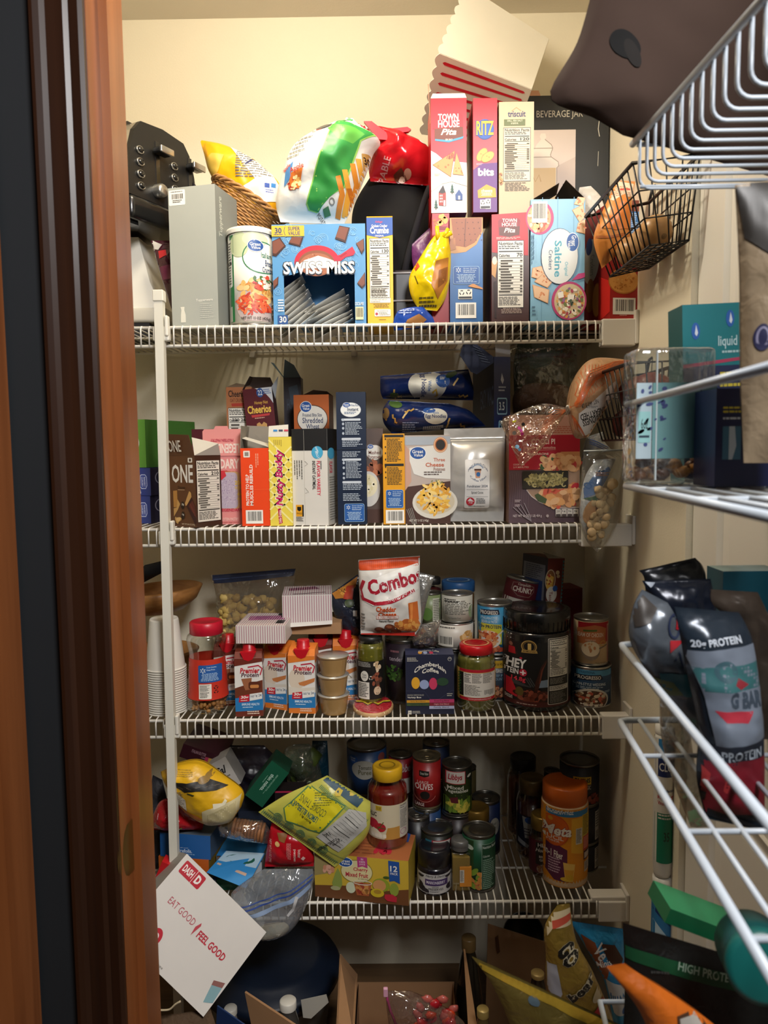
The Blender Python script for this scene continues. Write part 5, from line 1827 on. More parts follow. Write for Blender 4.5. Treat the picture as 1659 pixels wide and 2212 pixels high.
F.e(1515, 665, 52, 42, '#cfcbc2').e(1515, 665, 49, 39, '#dad6cc').badge(1490, 632, 18, 12).t('Mashed', 1478, 655, 1552, 675, '#6b3a2a').t('Potatoes', 1474, 680, 1552, 700, '#6b3a2a')
F.food(1510, 770, 48, 60, ['#9a5a3c', '#7a4430', '#b06a48'], 30, 20, 4)
F.e(1475, 870, 72, 100, '#c9c6c0').e(1470, 850, 60, 65, '#e0d6b4').food(1472, 845, 45, 45, ['#efe6c8', '#d8cc9e'], 20, 12, 3).r(1440, 985, 1568, 1062, '#4a322a')
t.done()

# cereal boxes behind
def plainbox(*a, **k):
    t = B(*a, **k); return t


t = B('cereal_box', 'orange tan cereal box with nutrition panel at the back of the second shelf', 'box', (604, 275, 762, 900), 1.86, 0.05, M('#b5744a', .42), sh=2, side='#8a5434')
F = t.face('front', (604, 275, 762, 900))
F.t('Cheerios', 618, 290, 728, 322, '#2c1a14', b=.02).t('OAT CRUNCH', 628, 328, 718, 346, '#7a3a22').p([(634, 352), (712, 350), (708, 365), (638, 366)], '#b03a2a')
F.nf(614, 372, 742, 640, '220 260', rows=8)
t.flap('top_flap', (-t.w / 2, 0, t.h), (t.w / 2, 0, t.h), (t.w / 2 - .01, .03, t.h + .006), (-t.w / 2 + .02, .03, t.h + .012), M('#7d6a58', .7))
t.done()
t = B('cereal_box', 'dark red honey cereal box tilted with its brown flaps open', 'box', (775, 278, 955, 900), 1.84, 0.055, M('#5a1a22', .4), sh=2, lean=-5, side='#3d1218', open_top=True)
F = t.face('front', (763, 278, 943, 900))
F.p([(838, 278), (943, 278), (943, 355), (925, 330), (895, 300)], '#cfd2d6').e(868, 300, 22, 22, '#2a4f90').t('22', 855, 288, 882, 312, '#e9ecef').ln(890, 286, 938, 312, 3, '#5a7ab0', 3)
F.on('brand_lettering').t('Honey Nut', 828, 338, 910, 358, '#e0b04a').t('Cheerios', 780, 358, 925, 396, '#e6bc4e', b=.03).on().p([(800, 402), (915, 400), (912, 410), (804, 414)], '#c03a3a').ln(820, 416, 890, 424, 1, '#d8a890', 2)
for y in (470, 545):
    F.p([(858, y + 28), (825, y), (828, y - 25), (845, y - 32), (858, y - 20), (872, y - 32), (890, y - 22), (890, y)], '#c99a5c').p([(858, y + 12), (842, y), (845, y - 12), (858, y - 4), (872, y - 12), (876, y)], '#6b2a24')
bi = M('#3a2a22', .75)
t.flap('side_flap', (-t.w / 2, 0, t.h), (-t.w / 2, t.d, t.h), (-t.w / 2 + .02, t.d, t.h + .034), (-t.w / 2 + .02, .01, t.h + .032), bi)
t.flap('back_flap', (-t.w / 2, t.d, t.h), (t.w / 2, t.d, t.h), (t.w / 2 - .01, t.d + .01, t.h + .03), (-t.w / 2 + .015, t.d + .01, t.h + .036), bi)
t.flap('right_flap', (t.w / 2, 0, t.h), (t.w / 2, t.d, t.h), (t.w / 2 + .012, t.d, t.h + .03), (t.w / 2 + .006, .0, t.h - .03), M('#a9b0b8', .6))
t.done()
t = B('cereal_box', 'dark blue and brown cereal box with torn flap behind the tilted dark red one', 'box', (955, 215, 1062, 700), 1.93, 0.05, M('#2f2c34', .45), sh=2, side='#26222a', open_top=True)
F = front(t); F.t('HONEY', 975, 290, 1050, 330, '#3f4c5a', skew=.2); F.p([(985, 250), (1040, 240), (1055, 300), (1000, 310)], '#3d4a58')
t.flap('front_flap', (-t.w / 2, 0, t.h), (t.w / 2, 0, t.h), (t.w / 2 - .015, -.012, t.h + .03), (-t.w / 2 + .006, -.01, t.h + .045), M('#4a5a66', .5))
t.flap('left_flap', (-t.w / 2, 0, t.h), (-t.w / 2, .03, t.h), (-t.w / 2 - .028, .03, t.h + .04), (-t.w / 2 - .03, -.005, t.h + .038), M('#56788c', .5))
t.done()
t = B('cereal_box', 'orange shredded wheat box with white oval behind the oatmeal', 'box', (1017, 322, 1236, 900), 1.84, 0.06, M('#b05c2c', .42), sh=2, side='#4a2c1c', open_top=True, yaw=-6)
F = t.face('front', (1017, 322, 1236, 900))
F.e(1132, 435, 96, 66, '#4a2c20').e(1132, 435, 92, 62, '#d8d5cc').badge(1093, 378, 34, 24).t('Frosted Bite Size', 1072, 408, 1192, 424, '#2c3a5c').t('Shredded', 1070, 428, 1198, 454, '#2a3a62').t('Wheat', 1092, 458, 1174, 480, '#2a3a62').t('Why not try our', 1066, 520, 1196, 536, '#e4cdb8')
t.flap('top_flap', (-t.w / 2, t.d, t.h), (t.w / 2, t.d, t.h), (t.w / 2 - .01, t.d - .03, t.h + .01), (0, t.d - .03, t.h + .014), M('#5a4030', .7))
t.done()

# ------ right half
CUR[0] = 4
t = B('potato_box', 'narrow yellow box with black instructions and blue panel', 'box', (76, 544, 206, 1028), 1.657, 0.075, M('#dd9a1c', .4), sh=2, side='#b07812')
F = front(t)
for y in (550, 703): F.r(86, y, 200, y + 13, INKK)
for y in (580, 622, 655, 688, 728, 756, 784): F.e(92, y - 8, 4, 5, INKK)
F.ln(100, 570, 196, 695, 16, '#4a3a1c', 3).ln(100, 722, 196, 818, 12, '#4a3a1c', 5)
F.walmart(92, 842, 196, 940); F.bc(90, 950, 200, 1022)
t.done()
t = B('cheese_potato_box', 'cheese potato box showing a white plate of pasta, beside the silver pouch', 'box', (207, 553, 478, 1030), 1.662, 0.07, M('#b9aaa0', .4), sh=2)
F = front(t)
F.r(207, 560, 478, 605, '#a9b0b8').p([(207, 830), (478, 800), (478, 1030), (207, 1030)], '#4a3028').p([(207, 600), (240, 640), (245, 800), (207, 850)], '#c49a84')
F.p([(235, 620), (478, 600), (478, 790), (330, 782), (260, 760), (235, 690)], '#dedbd4')
F.badge(285, 648, 46, 32)
F.e(420, 605, 42, 42, '#c06a34').e(420, 605, 28, 28, '#2a221e').ring(420, 605, 40, 40, 6, '#e0b890')
F.t('Three', 378, 675, 446, 694, '#c05a2c').t('Cheese', 330, 700, 440, 722, '#c05a2c', b=.02).t('Potatoes', 378, 726, 446, 744, '#8a5a44').ln(320, 748, 440, 772, 2, '#5a4a44', 3)
F.e(385, 915, 135, 88, '#d5d0c4').e(385, 910, 118, 70, '#c9bda4').food(385, 890, 95, 80, ['#e8b84a', '#d99a34', '#f0d080', '#e0a83c'], 110, 20, 6, 2.6).food(400, 805, 40, 12, ['#5a6a34', '#7a8a44'], 14, 4, 3)
for i in range(4): F.line([(215 + 10 * i, 950 - 3 * i), (250 + 8 * i, 1030)], 3, '#9a9890')
F.t('NET WT 5 OZ (142g)', 230, 1005, 345, 1020, '#d8cfc4')
t.done()

def noodles(label, L, R, Y, badge, seed, th):
    t = BAG('noodle_bag', label, 'noodle bag', L, R, Y, th, M('#16295c', .25, bump=.3, bs=26), wr=.006, seed=seed)
    F = bagface(t)
    rnd = random.Random(seed)
    for i in range(11):
        x, y = rnd.uniform(80, 600), rnd.uniform(180, 360) if seed == 41 else rnd.uniform(380, 520)
        if badge[0] - badge[2] < x < badge[0] + badge[2]: continue
        a = rnd.uniform(0, 3)
        F.line([(x + 14 * k * math.cos(a) - 5 * (k % 2), y + 14 * k * math.sin(a) + 9 * (k % 2)) for k in range(5)], 10, rnd.choice(['#d9b468', '#c9a050', '#e0c484']))
    return t, F


t, F = noodles('upper navy bag of egg noodles with large white oval', [(75, 335), (60, 290), (60, 200)], [(612, 345), (615, 270), (585, 160)], 1.80, (335, 270, 120), 41, .1)
F.e(335, 262, 112, 92, '#dcd8c8').e(425, 238, 42, 40, '#28559c').t('Great', 408, 212, 442, 232, '#e9e9e2', rot=-90).t('Egg Noodles', 290, 175, 330, 345, '#26396c', rot=-90, b=.02).t('Wide', 338, 238, 358, 300, '#3a68a0', rot=-90)
F.line([(365, 310), (385, 290), (395, 320), (375, 335)], 12, '#d9b03c').e(150, 325, 35, 18, '#3f5a2a', 20).e(480, 195, 40, 18, '#24401f', -30)
t.done()
t, F = noodles('lower navy bag of egg noodles under the other one', [(130, 545), (80, 480), (75, 400), (110, 345)], [(690, 500), (640, 450), (580, 400), (470, 365)], 1.76, (380, 445, 75), 42, .11)
F.e(383, 445, 68, 46, '#dcd8c8').e(345, 412, 36, 16, '#28559c').t('wide', 365, 418, 400, 432, '#3a68a0').t('Egg Noodles', 322, 435, 442, 462, '#26396c', b=.02)
F.p([(312, 505), (430, 495), (430, 525), (312, 545)], '#b9bcc4').ln(318, 503, 426, 535, 9, '#4a4e5c', 3, vert=True).ln(190, 480, 300, 540, 5, '#8fa3d0', 4).e(150, 370, 40, 24, '#4a6a2c', 15).e(92, 425, 22, 34, '#8a6a3c')
t.done()

# dark blue macaroni box with open flap
t = B('macaroni_cup_box', 'navy and yellow macaroni pouch box with open flap at the back', 'box', (737, 85, 838, 482), 1.74, 0.14, M('#1a2c60', .4), yaw=14, side='#10182c', z=ZD[2] + 0.055, open_top=True)
F = front(t)
F.p([(785, 130), (798, 150), (790, 162), (778, 150)], '#c3ccdc').ln(765, 168, 815, 186, 2, '#a9b6d0', 3)
F.rr(756, 200, 818, 248, '#8fc0dc', .15).rr(760, 204, 814, 244, '#16305c', .15).t('3.5', 768, 212, 802, 236, '#cfe0ea', b=.02)
F.rr(764, 264, 822, 335, '#7db4d4', .15).t('18', 772, 278, 812, 305, '#14305c', b=.03).ln(770, 312, 816, 330, 2, '#14305c', 2)
F.r(737, 355, 838, 408, '#e0962c').ln(755, 420, 834, 436, 1, '#a9b6d0', 5).ln(755, 450, 800, 465, 1, '#a9b6d0', 6)
F = t.face('left', (660, 85, 737, 482)); F.t('EASY MAC', 690, 175, 735, 230, '#5a6a8c', skew=.2).e(715, 430, 22, 50, '#9a5420')
t.flap('right_flap', (-t.w / 2 + .004, 0, t.h), (t.w / 2, 0, t.h), (t.w / 2, .004, t.h + .032), (-t.w / 2 + .004, .004, t.h + .032), M('#b9b9bc', .6))
A, Bq, Cq, D = (PQ(735, 125, 1.72) - t.loc, PQ(735, 120, 1.86) - t.loc, PQ(535, 70, 1.80) - t.loc, PQ(570, 130, 1.72) - t.loc)
R = Euler(t.rot).to_matrix().inverted()
pts = [R @ (PQ(x, y, 1.735) - t.loc) for x, y in ((736, 120), (636, 190), (600, 175), (534, 75), (560, -5), (610, -10), (735, 85))]
t.add('left_flap', g_slab(pts, .0008), M('#16244a', .45))
for i in range(6): t.add('left_flap', g_tube([R @ (PQ(x, y, 1.732) - t.loc) for x, y in ((612 + 10 * i, 60 + 18 * i - 40), (655 + 12 * i, 80 + 16 * i - 40))], .0008, 4), '#8796b4')
t.done()
t = B('soup_mix_box', 'hidden tan box that the navy box and green pack stand on', 'box', (690, 470, 1240, 700), 1.745, 0.2, KRAFT, z=ZD[2], h=0.054)
t.done()

# silver pouch with sticker
t = BAG('silver_pouch', 'shiny silver stand-up pouch with a white club fundraiser sticker', 'pouch', [(472, 1072), (455, 950), (438, 800), (440, 520)], [(795, 1072), (800, 950), (800, 800), (805, 512)], 1.69, .07, M('#c9c7c2', .3, .35, bump=.35, bs=16), wr=.007, ws=16, seed=51, seal=.13, power=.35, n=(30, 34))
t.loc.z = ZD[2] + .001
F = bagface(t)
F.on('seal_line').line([(442, 578), (802, 572)], 7, '#a9a7a1').line([(442, 592), (802, 586)], 4, '#8d8b86')
F.on('sticker').rr(556, 697, 702, 985, '#e9e7e4', .06)
F.t('FMS French Club', 574, 734, 692, 750, '#2c4266', arc=2.6).t('Coffee Vibes', 585, 800, 682, 814, '#4a5a7a', arc=-2)
F.ring(630, 770, 42, 46, 7, '#8fa0b8', a0=-150, a1=-30, n=14).p([(612, 758), (650, 758), (644, 806), (618, 806)], '#c9987c').r(610, 752, 652, 762, '#5a3a2c').e(634, 784, 12, 13, '#2f6aa8')
F.t('Fundraiser 2024', 568, 846, 690, 860, '#33415c').line([(566, 874), (694, 874)], 1.5, '#777777').t('Spiced Cocoa', 594, 884, 664, 902, '#3a3a3a').line([(566, 916), (694, 916)], 1.5, '#777777')
F.e(590, 945, 25, 25, '#c2283a').p([(572, 942), (588, 925), (600, 935), (612, 945)], '#e8e4e0').t('718', 580, 946, 602, 958, '#f0e6e4').ln(624, 926, 682, 960, 4, '#555555', 3).t('www.718fundraising.com', 580, 970, 675, 978, '#444444')
t.done()

# macaroni box with window
t = B('pasta_box', 'red and plum macaroni box with a clear window showing pasta', 'box', (826, 432, 1252, 1072), 1.657, 0.075, M('#5d4a52', .4), sh=2, side='#6b4a3a', yaw=2)
F = front(t)
F.r(826, 432, 1252, 550, '#c49484').p([(826, 432), (1252, 432), (1252, 440), (826, 470)], '#c9a396').ln(1080, 500, 1250, 545, 4, '#b3604a', 4)
F.r(826, 550, 1252, 755, '#a8142c').t('COCCI PI', 960, 572, 1102, 605, '#e8d6cc', b=.02).t('made with semolina', 935, 616, 1106, 632, '#dcb8b0').line([(930, 640), (1106, 638)], 1.5, '#dcb8b0').t('MACARONI', 940, 655, 1062, 668, '#e8d6cc').t('COOK TIME', 852, 718, 920, 728, '#e0c0b8').t('2-9 MINUTES', 852, 734, 945, 744, '#e0c0b8')
for i in range(9): F.line([(832 + 13 * i, 770 + 6 * (i % 3)), (840 + 13 * i, 860), (830 + 14 * i, 985)], 3, '#6f5a62')
bowl = [(930, 875), (1252, 680), (1252, 985), (1180, 990), (1090, 985), (1010, 950), (960, 915)]
F.p(bowl, '#c9bdb8').p([(x * .985 + 17, y * .985 + 8) for x, y in bowl], '#a88a74')
F.p([(1000, 750), (1140, 650), (1252, 650), (1252, 760)], '#c98a5a')
F.food(1130, 715, 115, 50, ['#dca070', '#e8b98a', '#c98654', '#b83a34', '#3f5a34', '#e0a878'], 85, 26, 9, 1.5)
F.food(1140, 900, 108, 75, ['#dca070', '#e8b98a', '#c98654', '#c0303a', '#e2a468', '#d9604a'], 95, 30, 12, 1.6)
F.p([(980, 905), (1000, 895), (1055, 930), (1045, 958), (1000, 940)], '#4a5a3a')
F.on('window').rr(905, 762, 1182, 868, '#2a241c', .08).food(1043, 815, 122, 40, ['#8a7f4a', '#a2955c', '#6d6238', '#b5a870', '#77704a'], 130, 15, 5, 2.2)
for i in range(16):
    rnd = random.Random(i); F.ring(rnd.uniform(925, 1165), rnd.uniform(780, 850), 14, 13, 7, ['#a2955c', '#8a7f4a', '#bdb07a'][i % 3], a0=rnd.uniform(0, 180), a1=rnd.uniform(220, 380), n=10)
F.on()
for i in range(4): F.line([(850 + 22 * i, 975 - 8 * i), (900 + 16 * i, 1020), (960, 1062)], 5, '#8d8288')
F.ln(860, 932, 900, 950, 2, '#c9b8bc', 3).ln(860, 960, 895, 975, 2, '#c9b8bc', 4).t('NET WT 16 OZ (1 LB) 454 g', 850, 1020, 1022, 1040, '#d0c4c4')
for i, s_ in enumerate(('210', '1g', '0mg', '2g')): F.rr(1106 + 35 * i, 990, 1138 + 35 * i, 1036, '#d8d2ca', .15).t(s_, 1112 + 35 * i, 997, 1130 + 35 * i, 1010, '#333333').rr(1108 + 35 * i, 1020, 1136 + 35 * i, 1036, '#4a4040', .3)
F.e(1057, 1030, 8, 9, '#b5a8a8')
t.done()

# clear bag with green pack behind
film = clear('#e9e6de', .05, .1, 1.0, 26, haze=.06)
t = BAG('sealed_bag', 'clear storage bag holding a dark green pack and brown sugar', 'storage bag', [(840, 430), (815, 320), (800, 130), (840, 10)], [(1290, 500), (1240, 330), (1250, 150), (1270, -20)], 1.79, .12, film, wr=.012, ws=16, seed=61)
g0 = len(t.parts['bag']['v'])
BAG('x', '', '', [(850, 330), (845, 150), (862, 40), (880, -20)], [(1240, 330), (1225, 180), (1215, 80), (1200, -25)], 1.815, .06, M('#4a5540', .4, bump=.3), n=(16, 16), seed=62, part='green_pack', t=t)
BAG('x', '', '', [(855, 425), (850, 330), (890, 262), (940, 225)], [(1230, 440), (1225, 330), (1180, 260), (1080, 240)], 1.79, .08, M('#8f7058', .8, bump=.5, bs=50, vary=.25), n=(16, 16), seed=63, part='brown_sugar', t=t)
t.Y = 1.79
F = proj_face(t, 'green_pack', Y=1.815, part='green_pack'); F.rr(945, -20, 1140, 52, '#6d736a', .2).r(862, 80, 1215, 105, '#2f1f18').t('OATS', 930, 85, 970, 100, '#8a3a3a')
t.done()

# potato bag slung over the wire basket
net = clear('#f0e2d4', .1, .08, 1.0, 40, haze=.03)
t = BAG('potato_bag', 'netted potato bag tied in the middle and slung over the lower wire basket', 'potato bag', [(1178, 400), (1195, 490), (1225, 570), (1300, 565)], [(1180, 385), (1215, 220), (1330, 95), (1585, 110)], 1.53, .10, M('#b08a66', .3, bump=.2, coat=.3), n=(34, 30), wr=.017, ws=15, seed=71, power=.45, part='filled_end')
F = proj_face(t, 'filled_end', Y=1.53, part='filled_end', step=.0045, lift=.001)
F.p([(1215, 430), (1260, 395), (1330, 330), (1450, 230), (1450, 330), (1400, 450), (1330, 540), (1260, 560), (1222, 520)], '#d0cac4')
for tx, a in (('GOODNESS', (1240, 442, 1400, 482)), ('UNEARTHED', (1222, 408, 1400, 446))): F.t(tx, *a, INKK, rot=198, b=.02)
F.t('NET WT 5 LB', 1225, 360, 1335, 385, '#55504c', rot=198); F.ln(1260, 385, 1340, 400, 2, '#777777', 3)
F.on('netting')
ork = M('#c05a24', .45)
for i in range(13):
    s = i / 12
    F.line([(1178 + 8 * s, 395 - 10 * s), (1220 + 60 * s, 330 - 210 * s + 60), (1290 + 150 * s, 250 - 130 * s), (1420 + 150 * s, 180 - 80 * s)], 4, ork); F.layer -= 1
for i in range(22):
    x = 1200 + 17 * i
    F.line([(x, 395 - 14 * i), (x + 12, 360 - 12 * i), (x - 4, 320 - 9 * i), (x + 16, 260 - 6 * i), (x + 6, 200 - 3 * i), (x + 20, 140)], 3, ork); F.layer -= 1
for i in range(9): F.line([(1178, 420), (1195 + 4 * i, 460 + 5 * i), (1210 + 9 * i, 520 + 6 * i)], 2.2, ork); F.layer -= 1
BAG('x', '', '', [(775, 470), (905, 405), (1050, 362), (1176, 388)], [(905, 745), (1050, 610), (1130, 490), (1180, 416)], 1.52, .035, net, n=(30, 22), wr=.016, ws=34, seed=72, part='loose_end', t=t, seal=0)
F = proj_face(t, 'loose_end', Y=1.52, part='loose_end', lift=.0012)
for x, y, r, c in ((915, 488, 11, '#161414'), (888, 510, 10, '#b83a86'), (900, 527, 10, '#b83a86'), (906, 545, 10, '#b02a6a'), (880, 598, 11, '#5a2a2a'), (876, 622, 12, '#6a9ab4'), (890, 640, 9, '#6a9ab4'), (860, 540, 12, '#6b6258'), (935, 470, 12, '#b08068'), (945, 500, 14, '#b08878')): F.e(x, y, r, r, c)
F.p([(848, 468), (875, 462), (868, 475), (850, 478)], '#d8d02c').p([(1050, 320), (1140, 345), (1172, 380), (1100, 372), (1052, 360)], '#5d2420')
for i in range(7): F.line([(1176, 400), (1100 - 6 * i, 400 + 16 * i), (1060 - 12 * i, 420 + 26 * i)], 2, ork)
t.add('tie', g_tube([PQ(1178 + 7 * math.cos(a), 402 + 24 * math.sin(a), 1.515 + .012 * math.sin(a)) - t.loc for a in [k * .5236 for k in range(12)]], .0022, 6, True), M('#d8d0c0', .5), True)
t.done()
CUR[0] = 0
rnd = random.Random(5)
zb_ = lbot[0].z
wh = ['nearest the corner', 'second from the corner', 'third from the corner', 'nearest the door']
for i in range(4):
    c = Vector((0.497, 1.565 - .062 * i, zb_ + .036))
    t = T('potato', 'dark red potato in the lower wire basket, %s' % wh[i], 'potato', c, (0, 0, .4 * i), 'potatoes in the lower wire basket')
    t.add('potato', g_ball((0, 0, 0), .028, .032, .032, 16, lump=.25, seed=i), M('#6b2a1e', .4, bump=.2, vary=.2), True); t.done()
for i in range(3):
    t = T('potato', 'dark red potato on top in the lower wire basket, %s' % ['towards the corner', 'in the middle of the heap', 'towards the door'][i], 'potato', Vector((0.497, 1.54 - .065 * i, zb_ + .095)), (.3, 0, .7 * i), 'potatoes in the lower wire basket')
    t.add('potato', g_ball((0, 0, 0), .028, .034, .030, 16, lump=.25, seed=i + 7), M('#7a3322', .4, bump=.2, vary=.2), True); t.done()

# clear bag of oyster crackers hanging off the end
CUR[0] = 4
t = BAG('cracker_bag', 'clear zip bag of round oyster crackers drooping over the shelf end', 'zip bag', [(1350, 1250), (1290, 1180), (1248, 1060), (1252, 880), (1275, 640)], [(1356, 1255), (1420, 1180), (1490, 1040), (1512, 850), (1510, 640)], 1.615, .05, clear('#eeeeea', .07, .08, .8, 26, haze=.04), wr=.008, seed=81, n=(26, 32))
BAG('x', '', '', [(1300, 1150), (1262, 1080), (1255, 960), (1285, 800), (1350, 700)], [(1330, 1160), (1350, 1060), (1380, 900), (1440, 760), (1470, 690)], 1.612, .03, M('#c3c9d2', .3, bump=.3), n=(18, 24), seed=82, part='inner_pack', t=t)
F = proj_face(t, 'inner_pack', Y=1.612, part='inner_pack', lift=.0012)
F.p([(1270, 870), (1320, 800), (1420, 740), (1440, 770), (1400, 830), (1340, 900), (1270, 930)], '#5a7cb4').t('Oyster', 1262, 790, 1400, 850, '#3f6aa4', rot=50, b=.02).e(1310, 1010, 42, 75, '#c99a6a', 15).p([(1265, 930), (1350, 910), (1375, 930), (1365, 960), (1300, 940)], '#3f6a4a').ln(1340, 775, 1430, 800, 3, '#c98a3c', 4)
F.on('barcode_label').p([(1322, 1045), (1342, 1048), (1335, 1140), (1312, 1135)], '#d8d4cc'); F.ln(1316, 1050, 1336, 1132, 10, INKK, 3)
rnd = random.Random(8)
for i in range(46):
    s = rnd.random()
    x = 1345 + 75 * rnd.uniform(-1, 1) * (.4 + .6 * s) + 60 * s; y = 1165 - 340 * s
    c = PQ(x, y, 1.605 + rnd.uniform(-.012, .012)) - t.loc
    t.add('oyster_crackers', g_ball(c, .0105, .006, .0105, 9, rot=(rnd.uniform(-1, 1), rnd.uniform(-1, 1), 0)), M('#cdb184', .6), True)
t.pkinds['oyster_crackers'] = 'stuff'
t.add('zip', g_tube([PQ(1275, 648, 1.613) - t.loc, PQ(1510, 642, 1.613) - t.loc], .0022, 6), M('#b9c0c4', .3), True)
t.done()
t = BAG('storage_bag', 'folded clear zip bag with blue stripes behind the red macaroni box', 'zip bag', [(1260, 700), (1280, 600), (1300, 560)], [(1440, 640), (1400, 590), (1390, 530)], 1.70, .03, clear('#cdd3da', .12, .1, .8, 26, haze=.3), seed=85)
F = bagface(t)
for k in (0, 14, 26): F.line([(1300, 575 + k), (1360, 600 + k), (1420, 628 + k)], 4, '#2f4f9a')
t.done()
# ------------------------------------------------------------------ THIRD SHELF
CUR[0] = 5
bw = wood('#a8753f', '#8a5a2c', .4, (20, 20, 60))
for i, (y, r, h, nm) in enumerate(((470, .098, .05, 'lower wooden bowl in the stack at the far left'), (385, .115, .055, 'upper wooden bowl in the stack behind the paper cups'))):
    c = PQ(130, y, 1.88)
    z = ZD[3] + .045 if i == 0 else c.z - .01
    t = T('wooden_bowl', nm, 'bowl', (c.x, 1.88, z), (0, math.radians(-4 * i), 0), None)
    t.add('wooden_bowl', g_lathe([(0, 0), (r * .55, 0), (r * .85, h * .45), (r, h), (r - .008, h + .004), (r - .014, h), (r * .8, h * .5), (r * .5, .008), (0, .008)], 44), bw, True)
    t.done()
c = PQ(130, 560, 1.88)
t = T('wooden_bowl', 'deep wooden bowl at the bottom of the stack behind the paper cups', 'bowl', (c.x, 1.88, ZD[3]))
t.add('wooden_bowl', g_lathe([(0, 0), (.05, 0), (.082, .03), (.095, .085), (.09, .09), (.078, .035), (0, .01)], 40), bw, True)
t.done()
t = BAG('cloth_bag', 'limp black cloth bag lying over the wooden bowls', 'bag', [(-80, 290), (-60, 200), (40, 120)], [(150, 170), (154, 130), (156, 92)], 1.87, .03, M('#15161a', .8), seed=91)
t.done()

# paper cups, upside down, one over the other
rimR, topR, ch = .0465, .031, .118
c = PQ(184, 1100, 1.70)
cup = None
nc = 20
for i in range(nc):
    lab = 'white paper cup in the tall upside-down stack by the pole' if 0 < i < nc - 1 else ('lowest white paper cup of the upside-down stack' if i == 0 else 'topmost white paper cup of the upside-down stack')
    loc = Vector((c.x, 1.70, ZD[3] + .0054 * i))
    if cup is None:
        t = T('paper_cup', lab, 'cup', loc, (0, 0, 0), None)
        pm_ = M('#d6d1c6', .5)
        t.add('cup_wall', g_lathe([(rimR - .002, .003), (topR + .002, ch - .004), (topR, ch), (topR - .002, ch - .003), (0, ch - .003)], 40), pm_, True)
        t.add('rolled_rim', g_lathe([(rimR - .002, .0005), (rimR, .0), (rimR + .0014, .0015), (rimR, .0034), (rimR - .002, .0034)], 40), pm_, True)
        cup = t.done().root
    else:
        r = copy_thing(cup, loc, lab, group='stacked paper cups' if 0 < i < nc - 1 else None)

# jar of peanuts
t = JAR('peanut_jar', 'clear waisted peanut jar with red lid and red label', 'jar', (310, 475, 570, 1105), 1.705, 3,
        [(.9, 1105), (1.0, 1080), (1.0, 1010), (.93, 985), (.9, 850), (.86, 760), (.84, 700), (.9, 650), (.95, 600), (.9, 572), (.74, 556)], (.8, 562, 475), '#a8703c', 1000, M('#b8142c', .35))
t.parts.pop('contents')
F = wrapband(t, 'paper_label', 722, 1000, '#c0301f')
F.t('Walmart', 330, 800, 340, 960, '#d8a890', rot=90).ln(322, 750, 345, 970, 12, '#c9948a', 3)
F.on('store_panel').rr(410, 758, 545, 878, '#23579c', .08).spark(440, 795, 18).t('Great Quality.', 462, 770, 520, 780, '#c9dcec').t('Great Price.', 462, 786, 512, 796, '#c9dcec').ln(420, 815, 536, 870, 6, '#a9c4dd', 4, align='c')
F.on('barcode_label').rr(412, 888, 490, 990, '#e4ded2', .05).ln(420, 895, 482, 940, 12, INKK, 3).ln(420, 945, 482, 985, 4, INKK, 5).on().recycle(515, 915, 12).recycle(515, 945, 12)
rnd = random.Random(3)
for i in range(170):
    a, q = rnd.uniform(0, 6.28), math.sqrt(rnd.random()) * (t.R - .009)
    z = rnd.uniform(.007, .036)
    t.add('peanuts', g_ball((q * math.cos(a), q * math.sin(a), z), .0058, .0046, .0048, 8, rot=(rnd.uniform(0, 3), rnd.uniform(0, 3), 0)), M(['#a9733c', '#9a6432', '#b98448'][i % 3], .5), True)
t.pkinds['peanuts'] = 'stuff'
t.done()


